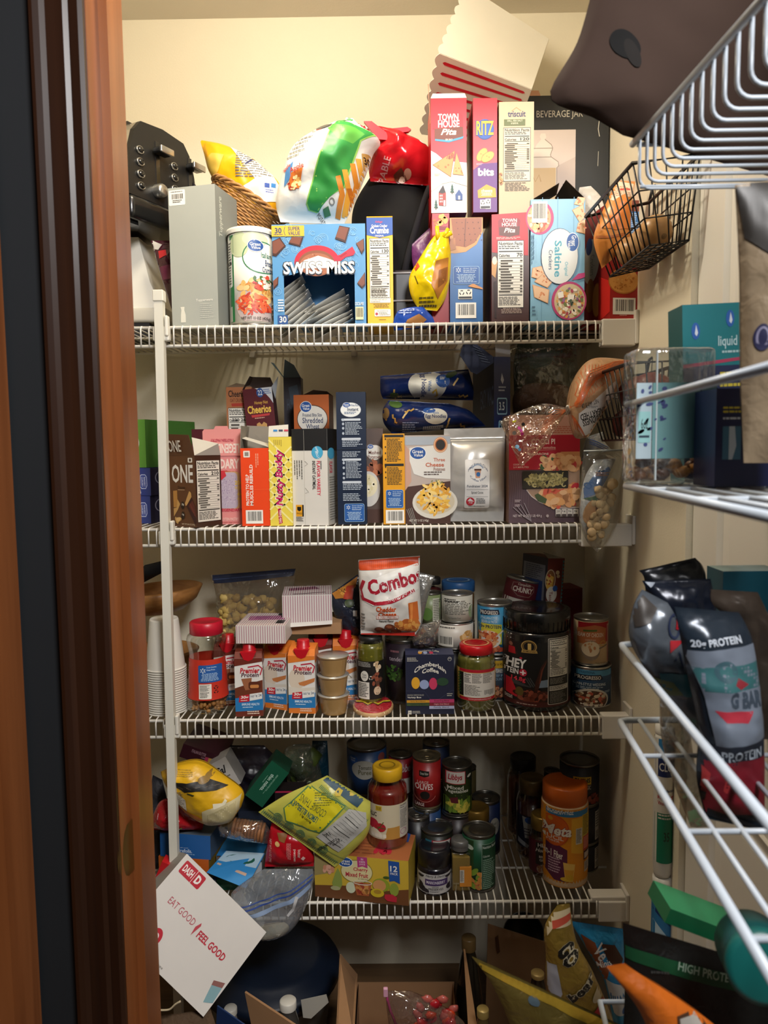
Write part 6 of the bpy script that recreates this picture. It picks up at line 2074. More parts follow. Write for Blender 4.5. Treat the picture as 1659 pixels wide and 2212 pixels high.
# shakes
def shake(label, px, Y, yaw, brown):
    t = B('protein_shake', label, 'drink carton', px, Y, .044, M('#e3dfd8', .32), sh=3, yaw=yaw, wid=.063, h=.136, group=None)
    base = '#6b2a1c' if brown else '#d9782c'
    F = t.face('front', (612, 728, 795, 1105)); t.u = None
    F.p([(612, 1040), (795, 1060), (795, 1105), (612, 1105)], base).p([(612, 985), (795, 962), (795, 1066), (612, 1072)], '#2878b4')
    F.p([(612, 728), (795, 728), (795, 752), (612, 778)], base)
    if brown:
        F.p([(612, 920), (680, 900), (795, 870), (795, 962), (612, 985)], '#6b3420').p([(655, 860), (725, 855), (715, 930), (680, 935)], '#9a6040').rr(702, 880, 782, 930, '#5a2a18', .3).rr(712, 900, 770, 922, '#c98448', .4)
    else:
        F.e(670, 880, 55, 70, '#d8c8b4').p([(680, 905), (760, 880), (795, 870), (790, 895), (720, 925), (690, 920)], '#c47a44').p([(612, 930), (700, 940), (795, 930), (795, 965), (612, 985)], '#d8cfc0')
    F.on('brand_lettering').t('Premier', 648, 790, 778, 826, '#c2202f', b=.03, sh=.15).t('Protein', 655, 822, 772, 850, '#4a1c2c', b=.02, sh=.15).line([(700, 786), (770, 776), (794, 796), (780, 838)], 8, '#b8203a').on()
    F.p([(640, 970), (705, 962), (705, 1008), (635, 1012)], '#c2202f').t('30g', 648, 970, 700, 994, '#f0ebe4', b=.03, sh=.15).ln(648, 998, 698, 1006, 1, '#f0ebe4', 2)
    F.p([(708, 960), (790, 950), (790, 992), (708, 1004)], '#e6e4de').t('160', 712, 966, 736, 982, '#33506e').t('1g', 742, 963, 758, 980, '#33506e').t('24', 766, 960, 785, 977, '#33506e')
    F.t('IMMUNE HEALTH', 655, 1018, 770, 1034, '#d5e6f2', b=.02).ln(660, 1042, 750, 1052, 1, '#d5e6f2', 3).ln(690, 1070, 780, 1096, 2, '#e6cdb8', 4)
    F = t.face('right', (0, 728, 130, 1105)); F.r(0, 728, 130, 775, base).r(0, 1060, 130, 1105, base).ln(25, 800, 110, 1050, 24, '#77726a', 3).r(70, 830, 100, 960, '#4a463f')
    w, d, h, k = t.w / 2, t.d, t.h, .016
    bm = M(base, .35)
    v = [(-w, 0, h), (w, 0, h), (w, d, h), (-w, d, h), (-w + .001, .010, h + .013), (w - .001, .010, h + .013), (w - .001, d, h + .02), (-w + .001, d, h + .02)]
    t.add('gable', (v, [(0, 1, 5, 4), (1, 2, 6, 5), (2, 3, 7, 6), (3, 0, 4, 7), (4, 5, 6, 7)]), bm)
    t.add('cap', shifted(g_lathe([(.0165, 0), (.0165, .004), (.0145, .005), (.0145, .019), (.0135, .0205), (0, .0205)], 28), 0, .024, h + .012), M('#b8101e', .35), True)
    t.add('cap', g_prism([(-.018, h + .014), (.018, h + .014), (.01, h - .003), (0, h - .007), (-.01, h - .003)], -.001, .012), M('#b8101e', .4))
    return t.done().root


s1 = shake('brown chocolate protein drink carton in front, under the lower pink striped box', (612, 690, 795, 1105), 1.652, 4, True)
s2 = shake('orange caramel protein drink carton with its red cap in full view', (948, 665, 1135, 1065), 1.668, -6, False)
for src, px, Y, lab in ((s1, 570, 1.725, 'brown chocolate protein drink carton behind the peanut jar'), (s2, 872, 1.70, 'orange caramel protein drink carton between the two front ones, turned aside'),
                        (s2, 1328, 1.755, 'orange caramel protein drink carton behind the applesauce cups'), (s1, 1170, 1.765, 'brown chocolate protein drink carton mostly hidden left of the applesauce cups')):
    p = PQ(px, 900, Y)
    copy_thing(src, Vector((p.x, Y, ZD[3])), lab, rotz=math.radians(-24 if px == 872 else 5))

# pastry boxes on them
zs = ZD[3] + .136 + .033


def stripes(F, x0, y0, x1, y1, n):
    for i in range(n):
        x = x0 + (x1 - x0) * (i + .5) / n
        F.r(x - (x1 - x0) / n * .17, y0, x + (x1 - x0) / n * .17, y1, '#b3808c'); F.layer -= 1


CUR[0] = 5
t = B('bakery_box', 'lower pink and white striped bakery box resting on drink cartons', 'box', (620, 508, 938, 682), 1.655, .13, M('#dcd6ce', .45), yaw=-2, z=zs)
F = front(t); stripes(F, 620, 512, 938, 680, 21)
F = t.face('top', (605, 362, 935, 510)); stripes(F, 605, 362, 935, 510, 21)
F.p([(640, 400), (872, 394), (905, 440), (655, 452)], '#d08aae'); F.ln(690, 405, 800, 445, 4, '#8a3474', 4)
F.r(830, 366, 875, 392, INKK).r(858, 448, 912, 486, INKK)
zt = t.loc.z + t.h
t.done()
t = B('kraft_box', 'plain brown card box under the upper striped bakery box', 'box', (938, 490, 1295, 622), 1.745, .12, M('#a77f58', .7, vary=.08), z=zs - .002)
zk = t.loc.z + t.h
t.done()
t = B('bakery_box', 'upper pink and white striped bakery box on the plain brown card box', 'box', (920, 312, 1235, 484), 1.735, .12, M('#dcd6ce', .45), yaw=5, z=zk + .001)
F = front(t); stripes(F, 920, 316, 1235, 484, 21)
F = t.face('top', (880, 205, 1225, 312)); stripes(F, 880, 205, 1225, 312, 21)
F.p([(915, 232), (1105, 215), (1140, 245), (920, 262)], '#bd8398'); F.line([(955, 300), (1180, 285)], 5, '#4a3a40')
t.flap('lid_edge', (-t.w / 2, -.0012, .002), (t.w / 2, -.0012, .006), (t.w / 2, -.006, -.002), (-t.w / 2 + .02, -.008, -.006), M('#d5cfc6', .5))
t.done()

# zip bag of pasta shells at the back
t = BAG('snack_zip_bag', 'tall clear zip bag of pale yellow puffs with a dark blue zip strip', 'zip bag', [(520, 640), (500, 480), (490, 300), (460, 185)], [(900, 640), (930, 480), (985, 300), (1004, 142)], 1.90, .06, clear('#e5e0d4', .06, .1, .8, 20, haze=.08), wr=.007, seed=101)
rnd = random.Random(7)
for i in range(120):
    x, y = rnd.uniform(525, 900), rnd.uniform(330, 640) - 0
    if y < 300 + (x - 525) * .05: continue
    c = PQ(x, y, 1.895 + rnd.uniform(-.012, .012)) - t.loc
    t.add('puffs', g_ball(c, .0125, .010, .011, 8, lump=.5, seed=i), M(['#c9ac5e', '#d8bc70', '#b99a50'][i % 3], .7), True)
t.pkinds['puffs'] = 'stuff'
F = bagface(t)
F.on('zip_strip').p([(460, 185), (1004, 142), (990, 186), (470, 238)], '#1d2742').line([(468, 212), (998, 165)], 4, '#46557c')
t.done()

# orange and dark chip bag, combos
t = BAG('chip_bag', 'dark blue and orange chip bag behind the white pretzel snack bag', 'chip bag', [(1330, 600), (1290, 520), (1240, 400), (1232, 300)], [(1480, 600), (1480, 480), (1430, 250), (1400, 180)], 1.80, .06, M('#232734', .25, bump=.4), wr=.009, seed=111)
F = bagface(t, lift=.0016)
F.p([(1236, 300), (1300, 262), (1400, 190), (1390, 250), (1320, 320), (1260, 330)], '#b5752c').food(1310, 280, 40, 18, ['#d89a44', '#8a5a2a', '#5a3a1c'], 30, 12, 4, 3).p([(1330, 250), (1380, 240), (1370, 330), (1310, 325)], '#a83a24').r(1375, 395, 1400, 430, '#c9c4bc').e(1350, 350, 30, 25, '#3f4a2a')
t.done()
CUR[0] = 6
t = BAG('pretzel_bag', 'white and red pretzel snack bag standing on the olive jar', 'snack bag', [(-62, 562), (-66, 380), (-74, 230), (-76, 88)], [(285, 572), (325, 480), (316, 260), (317, 62)], 1.70, .075, M('#d8d4cc', .26, bump=.25, bs=24), wr=.006, seed=121, n=(34, 34), seal=.06, power=.4)
F = bagface(t)
F.p([(-76, 90), (317, 64), (317, 118), (-76, 150)], '#c9481c')
for i in range(30): F.r(-74 + 13 * i, 92 - .9 * i + 5, -70 + 13 * i, 142 - .9 * i, '#b03c14'); F.layer -= 1
F.p([(-62, 300), (-70, 250), (60, 180), (200, 130), (317, 100), (317, 260), (120, 345), (20, 365), (-40, 340)], '#e2dfd8')
F.on('brand_lettering').t('Combos', -24, 158, 340, 268, '#d8d4d0', b=.06, rot=14).t('Combos', -20, 164, 334, 262, '#a5142c', b=.04, rot=14).on()
F.line([(-40, 210), (-62, 270), (-45, 325), (30, 350), (130, 335), (280, 270)], 22, '#a5142c').t('STUFFED SNACKS', 105, 282, 280, 312, '#e4dcd8', rot=17, b=.02)
F.t('Cheddar', 38, 365, 165, 398, '#c9501c', b=.03).t('Cheese', 52, 400, 166, 430, '#c9501c', b=.03).r(40, 424, 178, 447, '#b8402c').r(42, 426, 176, 445, '#e8e4dc').t('BAKED PRETZEL', 48, 429, 170, 442, '#b8402c').t('Natural Flavor', 58, 452, 150, 468, INKK)
F.p([(240, 345), (300, 340), (310, 460), (250, 470)], '#c9682c').p([(252, 350), (270, 348), (268, 450), (256, 460)], '#e08a44').p([(155, 500), (215, 450), (300, 450), (325, 500), (290, 545), (190, 530)], '#c9702c').food(240, 495, 70, 35, ['#d98a3c', '#b5602a', '#e0a050'], 22, 20, 3)
for x, y in ((60, 525), (125, 505), (165, 540), (90, 550)): F.e(x, y, 34, 24, '#6b3420', 10).e(x - 5, y - 6, 18, 10, '#9a5434', 10)
F.p([(-60, 555), (285, 548), (285, 572), (-60, 562)], '#b8281c').ln(-58, 420, -30, 540, 6, '#6b6862', 3)
t.done()
t = BAG('silver_bag', 'silver and clear snack pouch leaning behind the pretzel bag', 'pouch', [(230, 600), (270, 400), (290, 160)], [(330, 500), (360, 360), (412, 190)], 1.745, .03, M('#8f8d88', .25, .5, bump=.4), seed=122)
t.done()

# olive jar and can in the dark behind the cookie
t = JAR('olive_jar', 'glass jar of green olives with black label, under the pretzel bag', 'jar', (-85, 565, 90, 980), 1.72, 3, [(.9, 980), (1, 965), (1, 640), (.95, 610), (.85, 590)], (.86, 600, 565), '#6d6a24', 600, M('#1b1a18', .4))
F = wrapband(t, 'paper_label', 700, 920, '#181513')
F.e(-35, 785, 24, 30, '#d8d4c8').t('Twist', -50, 772, -22, 784, '#333333').t('& Roll', -48, 786, -24, 798, '#333333').ln(-75, 705, 10, 735, 4, '#a9a59c', 3).recycle(5, 795, 12, '#d8d4c8').r(-75, 820, -5, 918, '#d8d4c8').ln(-70, 828, -10, 910, 9, INKK, 4)
F.food(45, 735, 22, 30, ['#d8c0a0', '#c4a47c'], 8, 12, 3).food(45, 810, 28, 40, ['#5a3a2c', '#8a4a34'], 12, 14, 3).e(45, 870, 22, 25, '#d0b494').t('21', 36, 880, 54, 896, '#333333')
rnd = random.Random(4)
for i in range(12):
    a = rnd.uniform(3.3, 6.1)
    t.add('contents', g_ball(((t.R - .010) * math.cos(a), (t.R - .010) * math.sin(a), rnd.uniform(t.zz(690), t.zz(620))), .010, .010, .008, 9, rot=(0, .4, a)), M(['#8a8430', '#77762a', '#a0953c'][i % 3], .3), True)
t.done()
t = CAN('tin_can', 'dark plum can of peas standing behind the wrapped cookie', 'can', (92, 575, 330, 985), 1.765, 3, '#241820', DARKSTEEL)
F = canface(t); F.t('tender', 122, 680, 205, 708, '#a89aa0').ln(130, 640, 200, 665, 1, '#8a5a60', 3).food(150, 785, 55, 48, ['#3a5a24', '#4a6c2c', '#2c481c'], 60, 9, 3, 1.1)
t.done()

# applesauce cups
CUR[0] = 5
ac = None
for i, (lab, dx) in enumerate((('lowest of three stacked applesauce cups', 0), ('middle of three stacked applesauce cups', -2), ('topmost of three stacked applesauce cups, by the wrapped cookie', -1))):
    c = PQ(1248 + dx, 1000, 1.675)
    loc = Vector((c.x, 1.675, ZD[3] + .0455 * i))
    if ac is None:
        t = T('applesauce_cup', lab, 'cup', loc, (0, 0, 0), None)
        r = .0365
        t.add('cup', g_lathe([(0, 0), (r * .74, 0), (r * .78, .003), (r * .93, .04), (r * .95, .042), (r, .0425), (r, .044), (r * .9, .044)], 36), M('#a98552', .3, coat=.3), True)
        t.add('foil_lid', g_lathe([(0, .0442), (r * .9, .0442), (r * 1.01, .0446), (r * 1.01, .0452), (0, .0452)], 36), M('#b5b2ac', .35, .5), True)
        t.add('foil_lid', moved(g_slab([(0, 0, 0), (.012, -.006, 0), (.014, .006, 0)], .0005), Matrix.Translation((r * .95, 0, .0449)) @ Matrix.Rotation(.9, 4, 'Y')), M('#b5b2ac', .35, .5))
        ac = t.done().root
    else: copy_thing(ac, loc, lab)

# iced biscuit in cellophane
c = PQ(1498, 1040, 1.675)
t = T('iced_cookie', 'round red iced cookie with yellow zigzag in clear wrap', 'cookie', (c.x, 1.69, ZD[3] + .001), (math.radians(8), 0, 0))
t.add('biscuit', g_lathe([(0, 0), (.044, 0), (.0475, .003), (.0475, .010), (.045, .0125), (0, .013)], 44), M('#cfa878', .6, vary=.15), True)
t.add('red_icing', g_lathe([(.044, .0125), (.0435, .0145), (.038, .0158), (0, .016)], 44), M('#c2243a', .35), True)
for q, (w_, col, zz) in enumerate(((.012, '#241c18', .0165), (.0075, '#dcc234', .0172))):
    pts = [(-.040, .008), (-.024, .006), (-.012, -.008), (0, .004), (.012, -.008), (.024, .006), (.040, .008)]
    v, f = [], []
    for i, (x, y) in enumerate(pts): v += [(x, y - w_ / 2, zz), (x, y + w_ / 2, zz)]
    for i in range(len(pts) - 1): f.append((2 * i, 2 * i + 2, 2 * i + 3, 2 * i + 1))
    t.add('icing_zigzag', (v, f), col)
v, f = [], []
for j in range(13):
    for i in range(15):
        x, y = -.066 + .132 * i / 14, -.05 + .10 * j / 12
        d = math.hypot(x / .052, y / .052)
        z = (.0185 if d < 1 else max(.001, .0185 - (d - 1) * .045)) + .0012 * noise.noise(Vector((x * 90, y * 90, 2)))
        v.append((x, y, z))
for j in range(12):
    for i in range(14): f.append((j * 15 + i, j * 15 + i + 1, j * 15 + i + 16, j * 15 + i + 15))
t.add('clear_wrap', (v, f), clear('#f4f2ee', .07, .08, .6, 60), True)
t.done()

# ------ right half
CUR[0] = 6
t = B('coffee_box', 'navy single-serve coffee box with curved white lettering', 'box', (226, 694, 536, 1078), 1.655, .055, M('#23263a', .42), sh=3, side='#1b1d2c', top='#2f3350')
F = front(t)
F.on('brand_lettering').t('Chamberlain', 282, 764, 484, 793, '#e8e2d4', arc=1.7, b=.02).t('Coffee', 332, 784, 438, 812, '#e8e2d4', arc=.5, b=.02).on()
for x, y, rx, ry, c in ((290, 875, 27, 38, '#d9a02e'), (345, 885, 30, 30, '#8f9cc0'), (402, 880, 26, 38, '#c23a5c'), (462, 868, 38, 26, '#2a4630')): F.e(x, y, rx, ry, c)
F.e(508, 722, 12, 13, '#d0ccc0').e(508, 722, 10, 11, '#23263a').t('USDA', 500, 716, 516, 722, '#d0ccc0').ln(236, 712, 310, 740, 3, '#b9b4a8', 3)
F.line([(226, 925), (345, 928), (385, 982), (440, 980), (520, 925), (536, 925)], 1.5, '#4a4e68')
F.t('SINGLE SERVE BAGS', 236, 948, 342, 957, '#a9a598').t('Variety Box', 236, 962, 326, 976, '#e0dacc', b=.02).ln(490, 942, 530, 966, 2, '#a9a598', 3)
for x0, y0, x1, y1, c, tx in ((232, 985, 380, 1002, '#c9902e', 'Early Bird Blend'), (378, 980, 536, 1002, '#b53a66', 'Social Dog Blend'), (232, 1004, 378, 1022, '#3f5232', 'Careless Cat Blend'), (378, 1003, 536, 1022, '#7a2430', 'Night Owl Blend'), (376, 1023, 536, 1042, '#a9acc8', 'Family Blend')):
    F.r(x0, y0, x1, y1, c).t(tx, (x0 + x1) / 2 - 50, y0 + 4, (x0 + x1) / 2 + 45, y1 - 4, '#2c2418' if c != '#7a2430' else '#d8a0a8')
F.r(240, 1052, 262, 1076, '#e0dacc').t('10', 244, 1058, 258, 1070, '#23263a').ln(268, 1055, 325, 1074, 2, '#b9b4a8', 4)
F = t.face('top', (210, 636, 536, 696))
for x, c in ((310, '#c9902e'), (345, '#8f9cc0'), (385, '#b53a56')): F.e(x, 678, 14, 12, c)
F.t('Chamberlain Coffee', 300, 655, 440, 672, '#d8d2c4', arc=.6).t('Variety Box', 328, 690, 425, 696, '#b9b4a8')
t.done()

t = CAN('tin_can', 'small green and white can right of the pretzel bag', 'can', (310, 290, 456, 486), 1.80, None, '#7d8a5c', DARKSTEEL)
F = canface(t); F.r(395, 320, 455, 470, '#c4c2b0').ln(400, 330, 450, 460, 12, '#55534a', 3).e(360, 420, 35, 40, '#5a7a3a')
zl_ = t.loc.z; xx = t.loc.x
t.done()
for k, (nm, px, Y, wr) in enumerate((('plain can under the small green and white can', (310, 486, 456, 985), 1.80, '#3a3a34'), ('dark can under the wide white can, behind the coffee box', (425, 640, 640, 1000), 1.775, '#20201e'))):
    t = CAN('tin_can', nm, 'can', px, Y, 3, wr, DARKSTEEL); t.done()
t = JAR('sauce_jar', 'jar with black lid and dark red contents behind the green and white can', 'jar', (352, 195, 456, 520), 1.90, None, [(1, 520), (1, 270), (.85, 235)], (.9, 240, 195), '#5a1a20', 250, M('#222020', .4), z=PQ(400, 520, 1.90).z)
t.done()
t = JAR('sauce_jar', 'amber jar with a printed blue lid behind the white labelled can', 'jar', (456, 205, 668, 470), 1.885, None, [(.97, 470), (.97, 300), (.9, 285)], (1.0, 285, 215), '#8a5a24', 300, M('#2a5f9a', .4), z=PQ(560, 470, 1.885).z)
t.add('lid', g_lathe([(t.R * .7, t.zz(215) + .0003), (t.R * .66, t.zz(215) + .0005), (t.R * .6, t.zz(215) + .0003)], 30), M('#8fb0d0', .5))
t.done()
for px, Y, nm in (((456, 470, 668, 900), 1.90, 'tall dark jar under the blue-lidded amber jar'), ((352, 520, 456, 950), 1.91, 'dark jar under the black-lidded jar')):
    t = CAN('tin_can', nm, 'can', px, Y, 3, '#2a2620', DARKSTEEL); t.done()
t = CAN('tin_can', 'wide low can with white label and barcode between coffee box and soup can', 'can', (415, 470, 660, 632), 1.775, None, '#d0cabf')
F = canface(t); F.bc(430, 545, 520, 612, bg='#d8d3c8'); F.food(615, 570, 38, 45, ['#c9a468', '#b5904f', '#d8b87c'], 26, 18, 3).ln(440, 490, 560, 505, 1, '#77736a', 3)
zt = t.loc.z + t.h
t.done()
t = CAN('tin_can', 'can with white text label standing on the wide low can', 'can', (456, 292, 655, 465), 1.775, None, '#cdc9ba', z=zt + .0005)
F = canface(t); F.ln(465, 330, 640, 420, 9, '#6b685e', 4).ln(470, 320, 560, 345, 2, '#3a3832', 6).t('The Vegetable Trunk', 490, 432, 570, 444, '#6b685e').e(640, 400, 20, 40, '#8fa074')
t.done()
t = BAG('plastic_bag', 'small crumpled clear plastic bag with dark bits beside the wide low can', 'plastic bag', [(280, 635), (272, 590), (330, 500)], [(400, 640), (430, 560), (455, 468)], 1.70, .05, clear('#cfc8c0', .12, .1, 1.0, 40, haze=.15), wr=.012, seed=131)
for i in range(10):
    rnd = random.Random(i); c = PQ(rnd.uniform(305, 400), rnd.uniform(540, 630), 1.70) - t.loc
    t.add('dried_fruit', g_ball(c, .012, .009, .008, 8, lump=.6, seed=i), M('#2c1a16', .6), True)
t.pkinds['dried_fruit'] = 'stuff'
t.done()

t = CAN('soup_can', 'blue and yellow bean and pasta soup can behind the red-lidded jar', 'can', (684, 350, 908, 672), 1.775, None, '#2f7fa8')
zc_ = t.loc.z
F = canface(t)
F.p([(690, 385), (805, 382), (812, 412), (700, 422)], '#1c2338').t('PROGRESSO', 698, 390, 800, 414, '#e4e0d6', b=.02).t('ITALIAN-STYLE', 700, 428, 798, 446, '#cfe0e6').t('BEAN & PASTA', 704, 450, 796, 468, '#cfe0e6')
F.p([(686, 470), (825, 476), (825, 600), (686, 600)], '#c9c43a').t('19g PROTEIN', 690, 480, 820, 508, '#24324a', b=.03).e(745, 570, 75, 55, '#e4e0d4').food(740, 565, 62, 48, ['#c9683c', '#d98a54', '#a84a2c', '#e0a878'], 60, 13, 3, 1.2).line([(790, 550), (850, 500)], 8, '#d0ccc4').food(760, 640, 75, 28, ['#7a2a1c', '#a8442c', '#c9744c'], 50, 14, 5, 1.3)
t.done()
t = CAN('soup_can', 'soup can underneath the blue and yellow bean and pasta one', 'can', (688, 684, 905, 1004), 1.775, 3, '#3d4c5c')
F = canface(t); F.r(690, 705, 905, 760, '#c9a02e').t('RICH & HEARTY', 760, 722, 865, 740, INKK).t('PROGRESSO', 745, 768, 862, 792, '#d8d4c8', b=.02).t('BEEF POT', 770, 805, 862, 822, '#8fb0c4').t('COUNTRY', 770, 830, 862, 848, '#8fb0c4').food(790, 930, 60, 45, ['#7a3a24', '#a8623c', '#c9906a'], 40, 15, 4)
t.done()
t = CAN('soup_can', 'dark red and white chunky soup can tilted at the back', 'can', (818, 195, 1030, 440), 1.90, None, '#5a1820', lean=(0, math.radians(13), 0))
F = canface(t); F.r(818, 318, 1030, 440, '#c9c4b8').p([(850, 222), (905, 208), (985, 228), (992, 262), (965, 300), (890, 300), (846, 268)], '#8a6a60').p([(854, 225), (905, 212), (980, 232), (987, 262), (962, 296), (892, 296), (851, 266)], '#641a22').t('Campbells', 880, 218, 960, 238, '#d8c8b8', sh=.3).t('CHUNKY', 856, 242, 980, 276, '#e4d8c8', b=.03).t('FASHIONED', 870, 340, 980, 360, '#5a4a40').t('BEEF', 930, 365, 975, 384, '#5a4a40')
zz_ = t.loc.z
t.done()
t = CAN('soup_can', 'can holding up the tilted chunky soup can at the back', 'can', (830, 470, 1030, 960), 1.90, 3, '#2b2420', DARKSTEEL); t.done()
t = B('taco_box', 'tilted dark red taco shell box with a teal zigzag edge at the back', 'box', (1122, 78, 1240, 410), 1.86, .11, M('#6b2a22', .42), yaw=24, lean=4, side='#3d3a44', z=None)
F = t.face('front', (1122, 60, 1258, 410))
for i in range(14): F.p([(1244, 70 + 24 * i), (1258, 82 + 24 * i), (1244, 94 + 24 * i)], '#3f8a90'); F.layer -= 1
F.e(1150, 205, 42, 72, '#c9b89a').e(1150, 205, 36, 64, '#8a5a34').p([(1118, 250), (1140, 170), (1178, 185), (1170, 250), (1140, 275)], '#d9a844').food(1140, 200, 22, 30, ['#5a7a34', '#b03a2a', '#e0c070'], 14, 10, 3)
F.e(1205, 155, 16, 14, '#d8c49a').e(1212, 180, 14, 12, '#c9b48a').e(1165, 300, 44, 52, '#d8d4ca').e(1192, 262, 20, 20, '#28559c').t('Taco', 1146, 282, 1172, 345, '#8a3a34', rot=-90, b=.02)
F = t.face('left', (1035, 60, 1122, 410)); F.r(1040, 110, 1115, 400, '#8f929c').ln(1048, 120, 1108, 390, 20, '#54586a', 3).r(1048, 220, 1108, 390, '#2f4a84')
t.flap('top_flap', (-t.w / 2, 0, t.h), (t.w / 2, 0, t.h), (t.w / 2 - .01, .05, t.h + .004), (-t.w / 2 + .02, .05, t.h + .01), M('#a9a49a', .6))
zt0 = t.loc.z
t.done()
t = B('cracker_box', 'plain dark red box at the back of the third shelf beside the right wall', 'box', (1225, 270, 1358, 760), 1.93, .08, M('#6b1418', .42), sh=3, yaw=10); F = front(t); F.line([(1232, 320), (1340, 300)], 2, '#8a2a2a'); t.done()
t = B('snack_box', 'brown box under the tilted taco shell box', 'box', (1040, 420, 1215, 960), 1.88, .09, KRAFT, z=ZD[3], h=max(.05, zt0 - ZD[3] - .012)); t.done()

# the big black tub
t = JAR('protein_tub', 'large black whey protein tub with a wide lid and supplement panel', 'tub', (848, 385, 1276, 1102), 1.735, 3, [(.93, 1102), (.97, 1085), (1, 1060), (1, 560), (.96, 530)], (.985, 525, 385), '#151414', 560, M('#111111', .25, coat=.3), shell=False)
for i in range(40):
    a = 2 * math.pi * i / 40
    t.add('lid', g_tube([((t.R * .986) * math.cos(a), (t.R * .986) * math.sin(a), t.zz(522)), ((t.R * .986) * math.cos(a), (t.R * .986) * math.sin(a), t.zz(455))], .0012, 4), M('#111111', .3))
F = wrapband(t, 'paper_label', 545, 1060, '#171616', .0006)
F.t('SIX STAR', 800, 548, 892, 585, '#d8d4cc', b=.03).p([(850, 600), (880, 600), (905, 660), (915, 690), (850, 700)], '#3a1c18').e(880, 622, 9, 14, '#8a5a48').p([(870, 640), (900, 640), (904, 690), (868, 690)], '#a81c24')
F.ring(978, 625, 45, 45, 7, '#a8884a', n=24).ring(978, 625, 34, 34, 3, '#8a6a34').t('1', 970, 602, 990, 648, '#c9a860', b=.04).p([(938, 650), (1022, 650), (1028, 670), (934, 672)], '#a8884a').t('IN MILLIONS', 945, 655, 1015, 666, '#2a2014')
F.t('WHEY', 800, 722, 965, 790, '#e4e2de', b=.04, sh=.15).t('PROTEIN', 800, 795, 920, 836, '#e4e2de', b=.03, sh=.1).e(944, 818, 22, 27, '#b8203a').r(940, 800, 948, 836, '#eeeeee').r(928, 814, 960, 822, '#eeeeee').e(932, 714, 8, 8, '#b8203a')
F.t('14.8g', 882, 850, 958, 892, '#d83a4a', b=.02).p([(850, 870), (905, 880), (980, 910), (990, 920), (850, 905)], '#3a3a3c').p([(1040, 868), (1098, 856), (1098, 912), (1032, 918)], '#7d8fa4').p([(850, 870), (880, 872), (930, 1010), (850, 985)], '#b81c2c').t('CHOCOLATE', 852, 1000, 888, 1024, '#e4dcd4')
for i in range(3): F.line([(955 + 14 * i, 850), (990 + 14 * i, 915)], 6, '#4a4a4c')
F.p([(1090, 700), (1060, 770), (1040, 900), (1020, 980), (1005, 985), (1015, 880), (1050, 760)], '#3d1c14').p([(1088, 715), (1060, 790), (1045, 880), (1035, 890), (1050, 790)], '#6b3424').food(1000, 985, 95, 45, ['#4a2014', '#6b3020', '#8a4430', '#35160e'], 60, 22, 3).e(925, 955, 22, 32, '#5a4a1c').p([(850, 1025), (1276, 1015), (1276, 1052), (850, 1062)], '#4a1a18').ln(910, 1040, 1060, 1050, 1, '#b9a49a', 3)
F.rr(1090, 562, 1232, 1040, '#d8d4cc', .06).rr(1094, 566, 1228, 1036, '#1a1918', .06)
F.nf(1098, 570, 1226, 840, '', rows=16, title='Supplement Facts')
F.ln(1104, 850, 1222, 895, 5, '#8a867e', 3).r(1100, 905, 1226, 940, '#c9c5bc').ln(1105, 910, 1220, 935, 3, '#55514a', 4).ln(1104, 950, 1222, 1030, 10, '#77736c', 5).ln(1236, 560, 1272, 850, 24, '#77736c', 6)
t.done()
# right-hand pair of cans
t = CAN('soup_can', 'dark blue wedding soup can with a bowl picture, lower of two by the wall', 'can', (1280, 742, 1536, 1085), 1.73, 3, '#1c3c5c')
F = canface(t)
F.r(1280, 750, 1536, 815, '#4f93bc').t('TRADITIONAL', 1312, 774, 1402, 792, '#1f3a5a').p([(1286, 806), (1440, 802), (1455, 840), (1300, 852)], '#1a1f34').t('PROGRESSO', 1292, 812, 1440, 842, '#e4e0d6', b=.02).t('ITALIAN-STYLE WEDDING', 1262, 872, 1472, 896, '#d5dee4', b=.01).ln(1285, 905, 1475, 930, 2, '#a9bccb', 3)
F.e(1385, 1010, 108, 92, '#c9c4b8').e(1385, 1015, 98, 80, '#4a2c1c').food(1385, 1010, 85, 65, ['#c9b89a', '#8a6a4a', '#b5523a', '#d8ccb4', '#5a3a24'], 55, 13, 3, 1.1).t('Mejorada', 1320, 1045, 1440, 1065, '#d8d4c8').ln(1465, 940, 1515, 960, 2, '#a9bccb', 4)
for i in range(16): F.r(1518, 850 + 12 * i, 1532, 857 + 12 * i, '#c9d4da'); F.layer -= 1
zt = t.loc.z + t.h
t.done()
t = CAN('soup_can', 'red and cream chicken soup can on top of the dark blue one', 'can', (1302, 445, 1520, 738), 1.735, None, '#d9bd94', z=zt + .0005)
F = canface(t); F.u = (1302, 445, 1520, 738)
F.r(1302, 465, 1520, 590, '#b5202c').p([(1312, 505), (1360, 490), (1405, 480), (1450, 490), (1485, 505), (1480, 560), (1485, 600), (1312, 600)], '#c97a4c').t('CREAM OF CHICKEN', 1292, 530, 1462, 556, '#f0e4d4', b=.02).p([(1340, 512), (1420, 508), (1420, 520), (1340, 524)], '#5a7a3a').t('CONDENSED SOUP', 1350, 570, 1412, 580, '#e8d4c0')
F.e(1385, 640, 56, 62, '#8a7a6a').e(1385, 630, 54, 48, '#e8d8bc').line([(1435, 628), (1490, 608)], 9, '#8a7a6a').food(1380, 625, 38, 28, ['#c98a5a', '#d9a878'], 7, 10, 3).ring(1460, 596, 18, 18, 5, '#d9a85a').p([(1490, 480), (1520, 480), (1520, 730), (1495, 730)], '#d9a494').ln(1496, 490, 1518, 720, 30, '#7a3a34', 4).t('TAPA DE FACIL', 1412, 715, 1488, 726, INKK)
t.done()
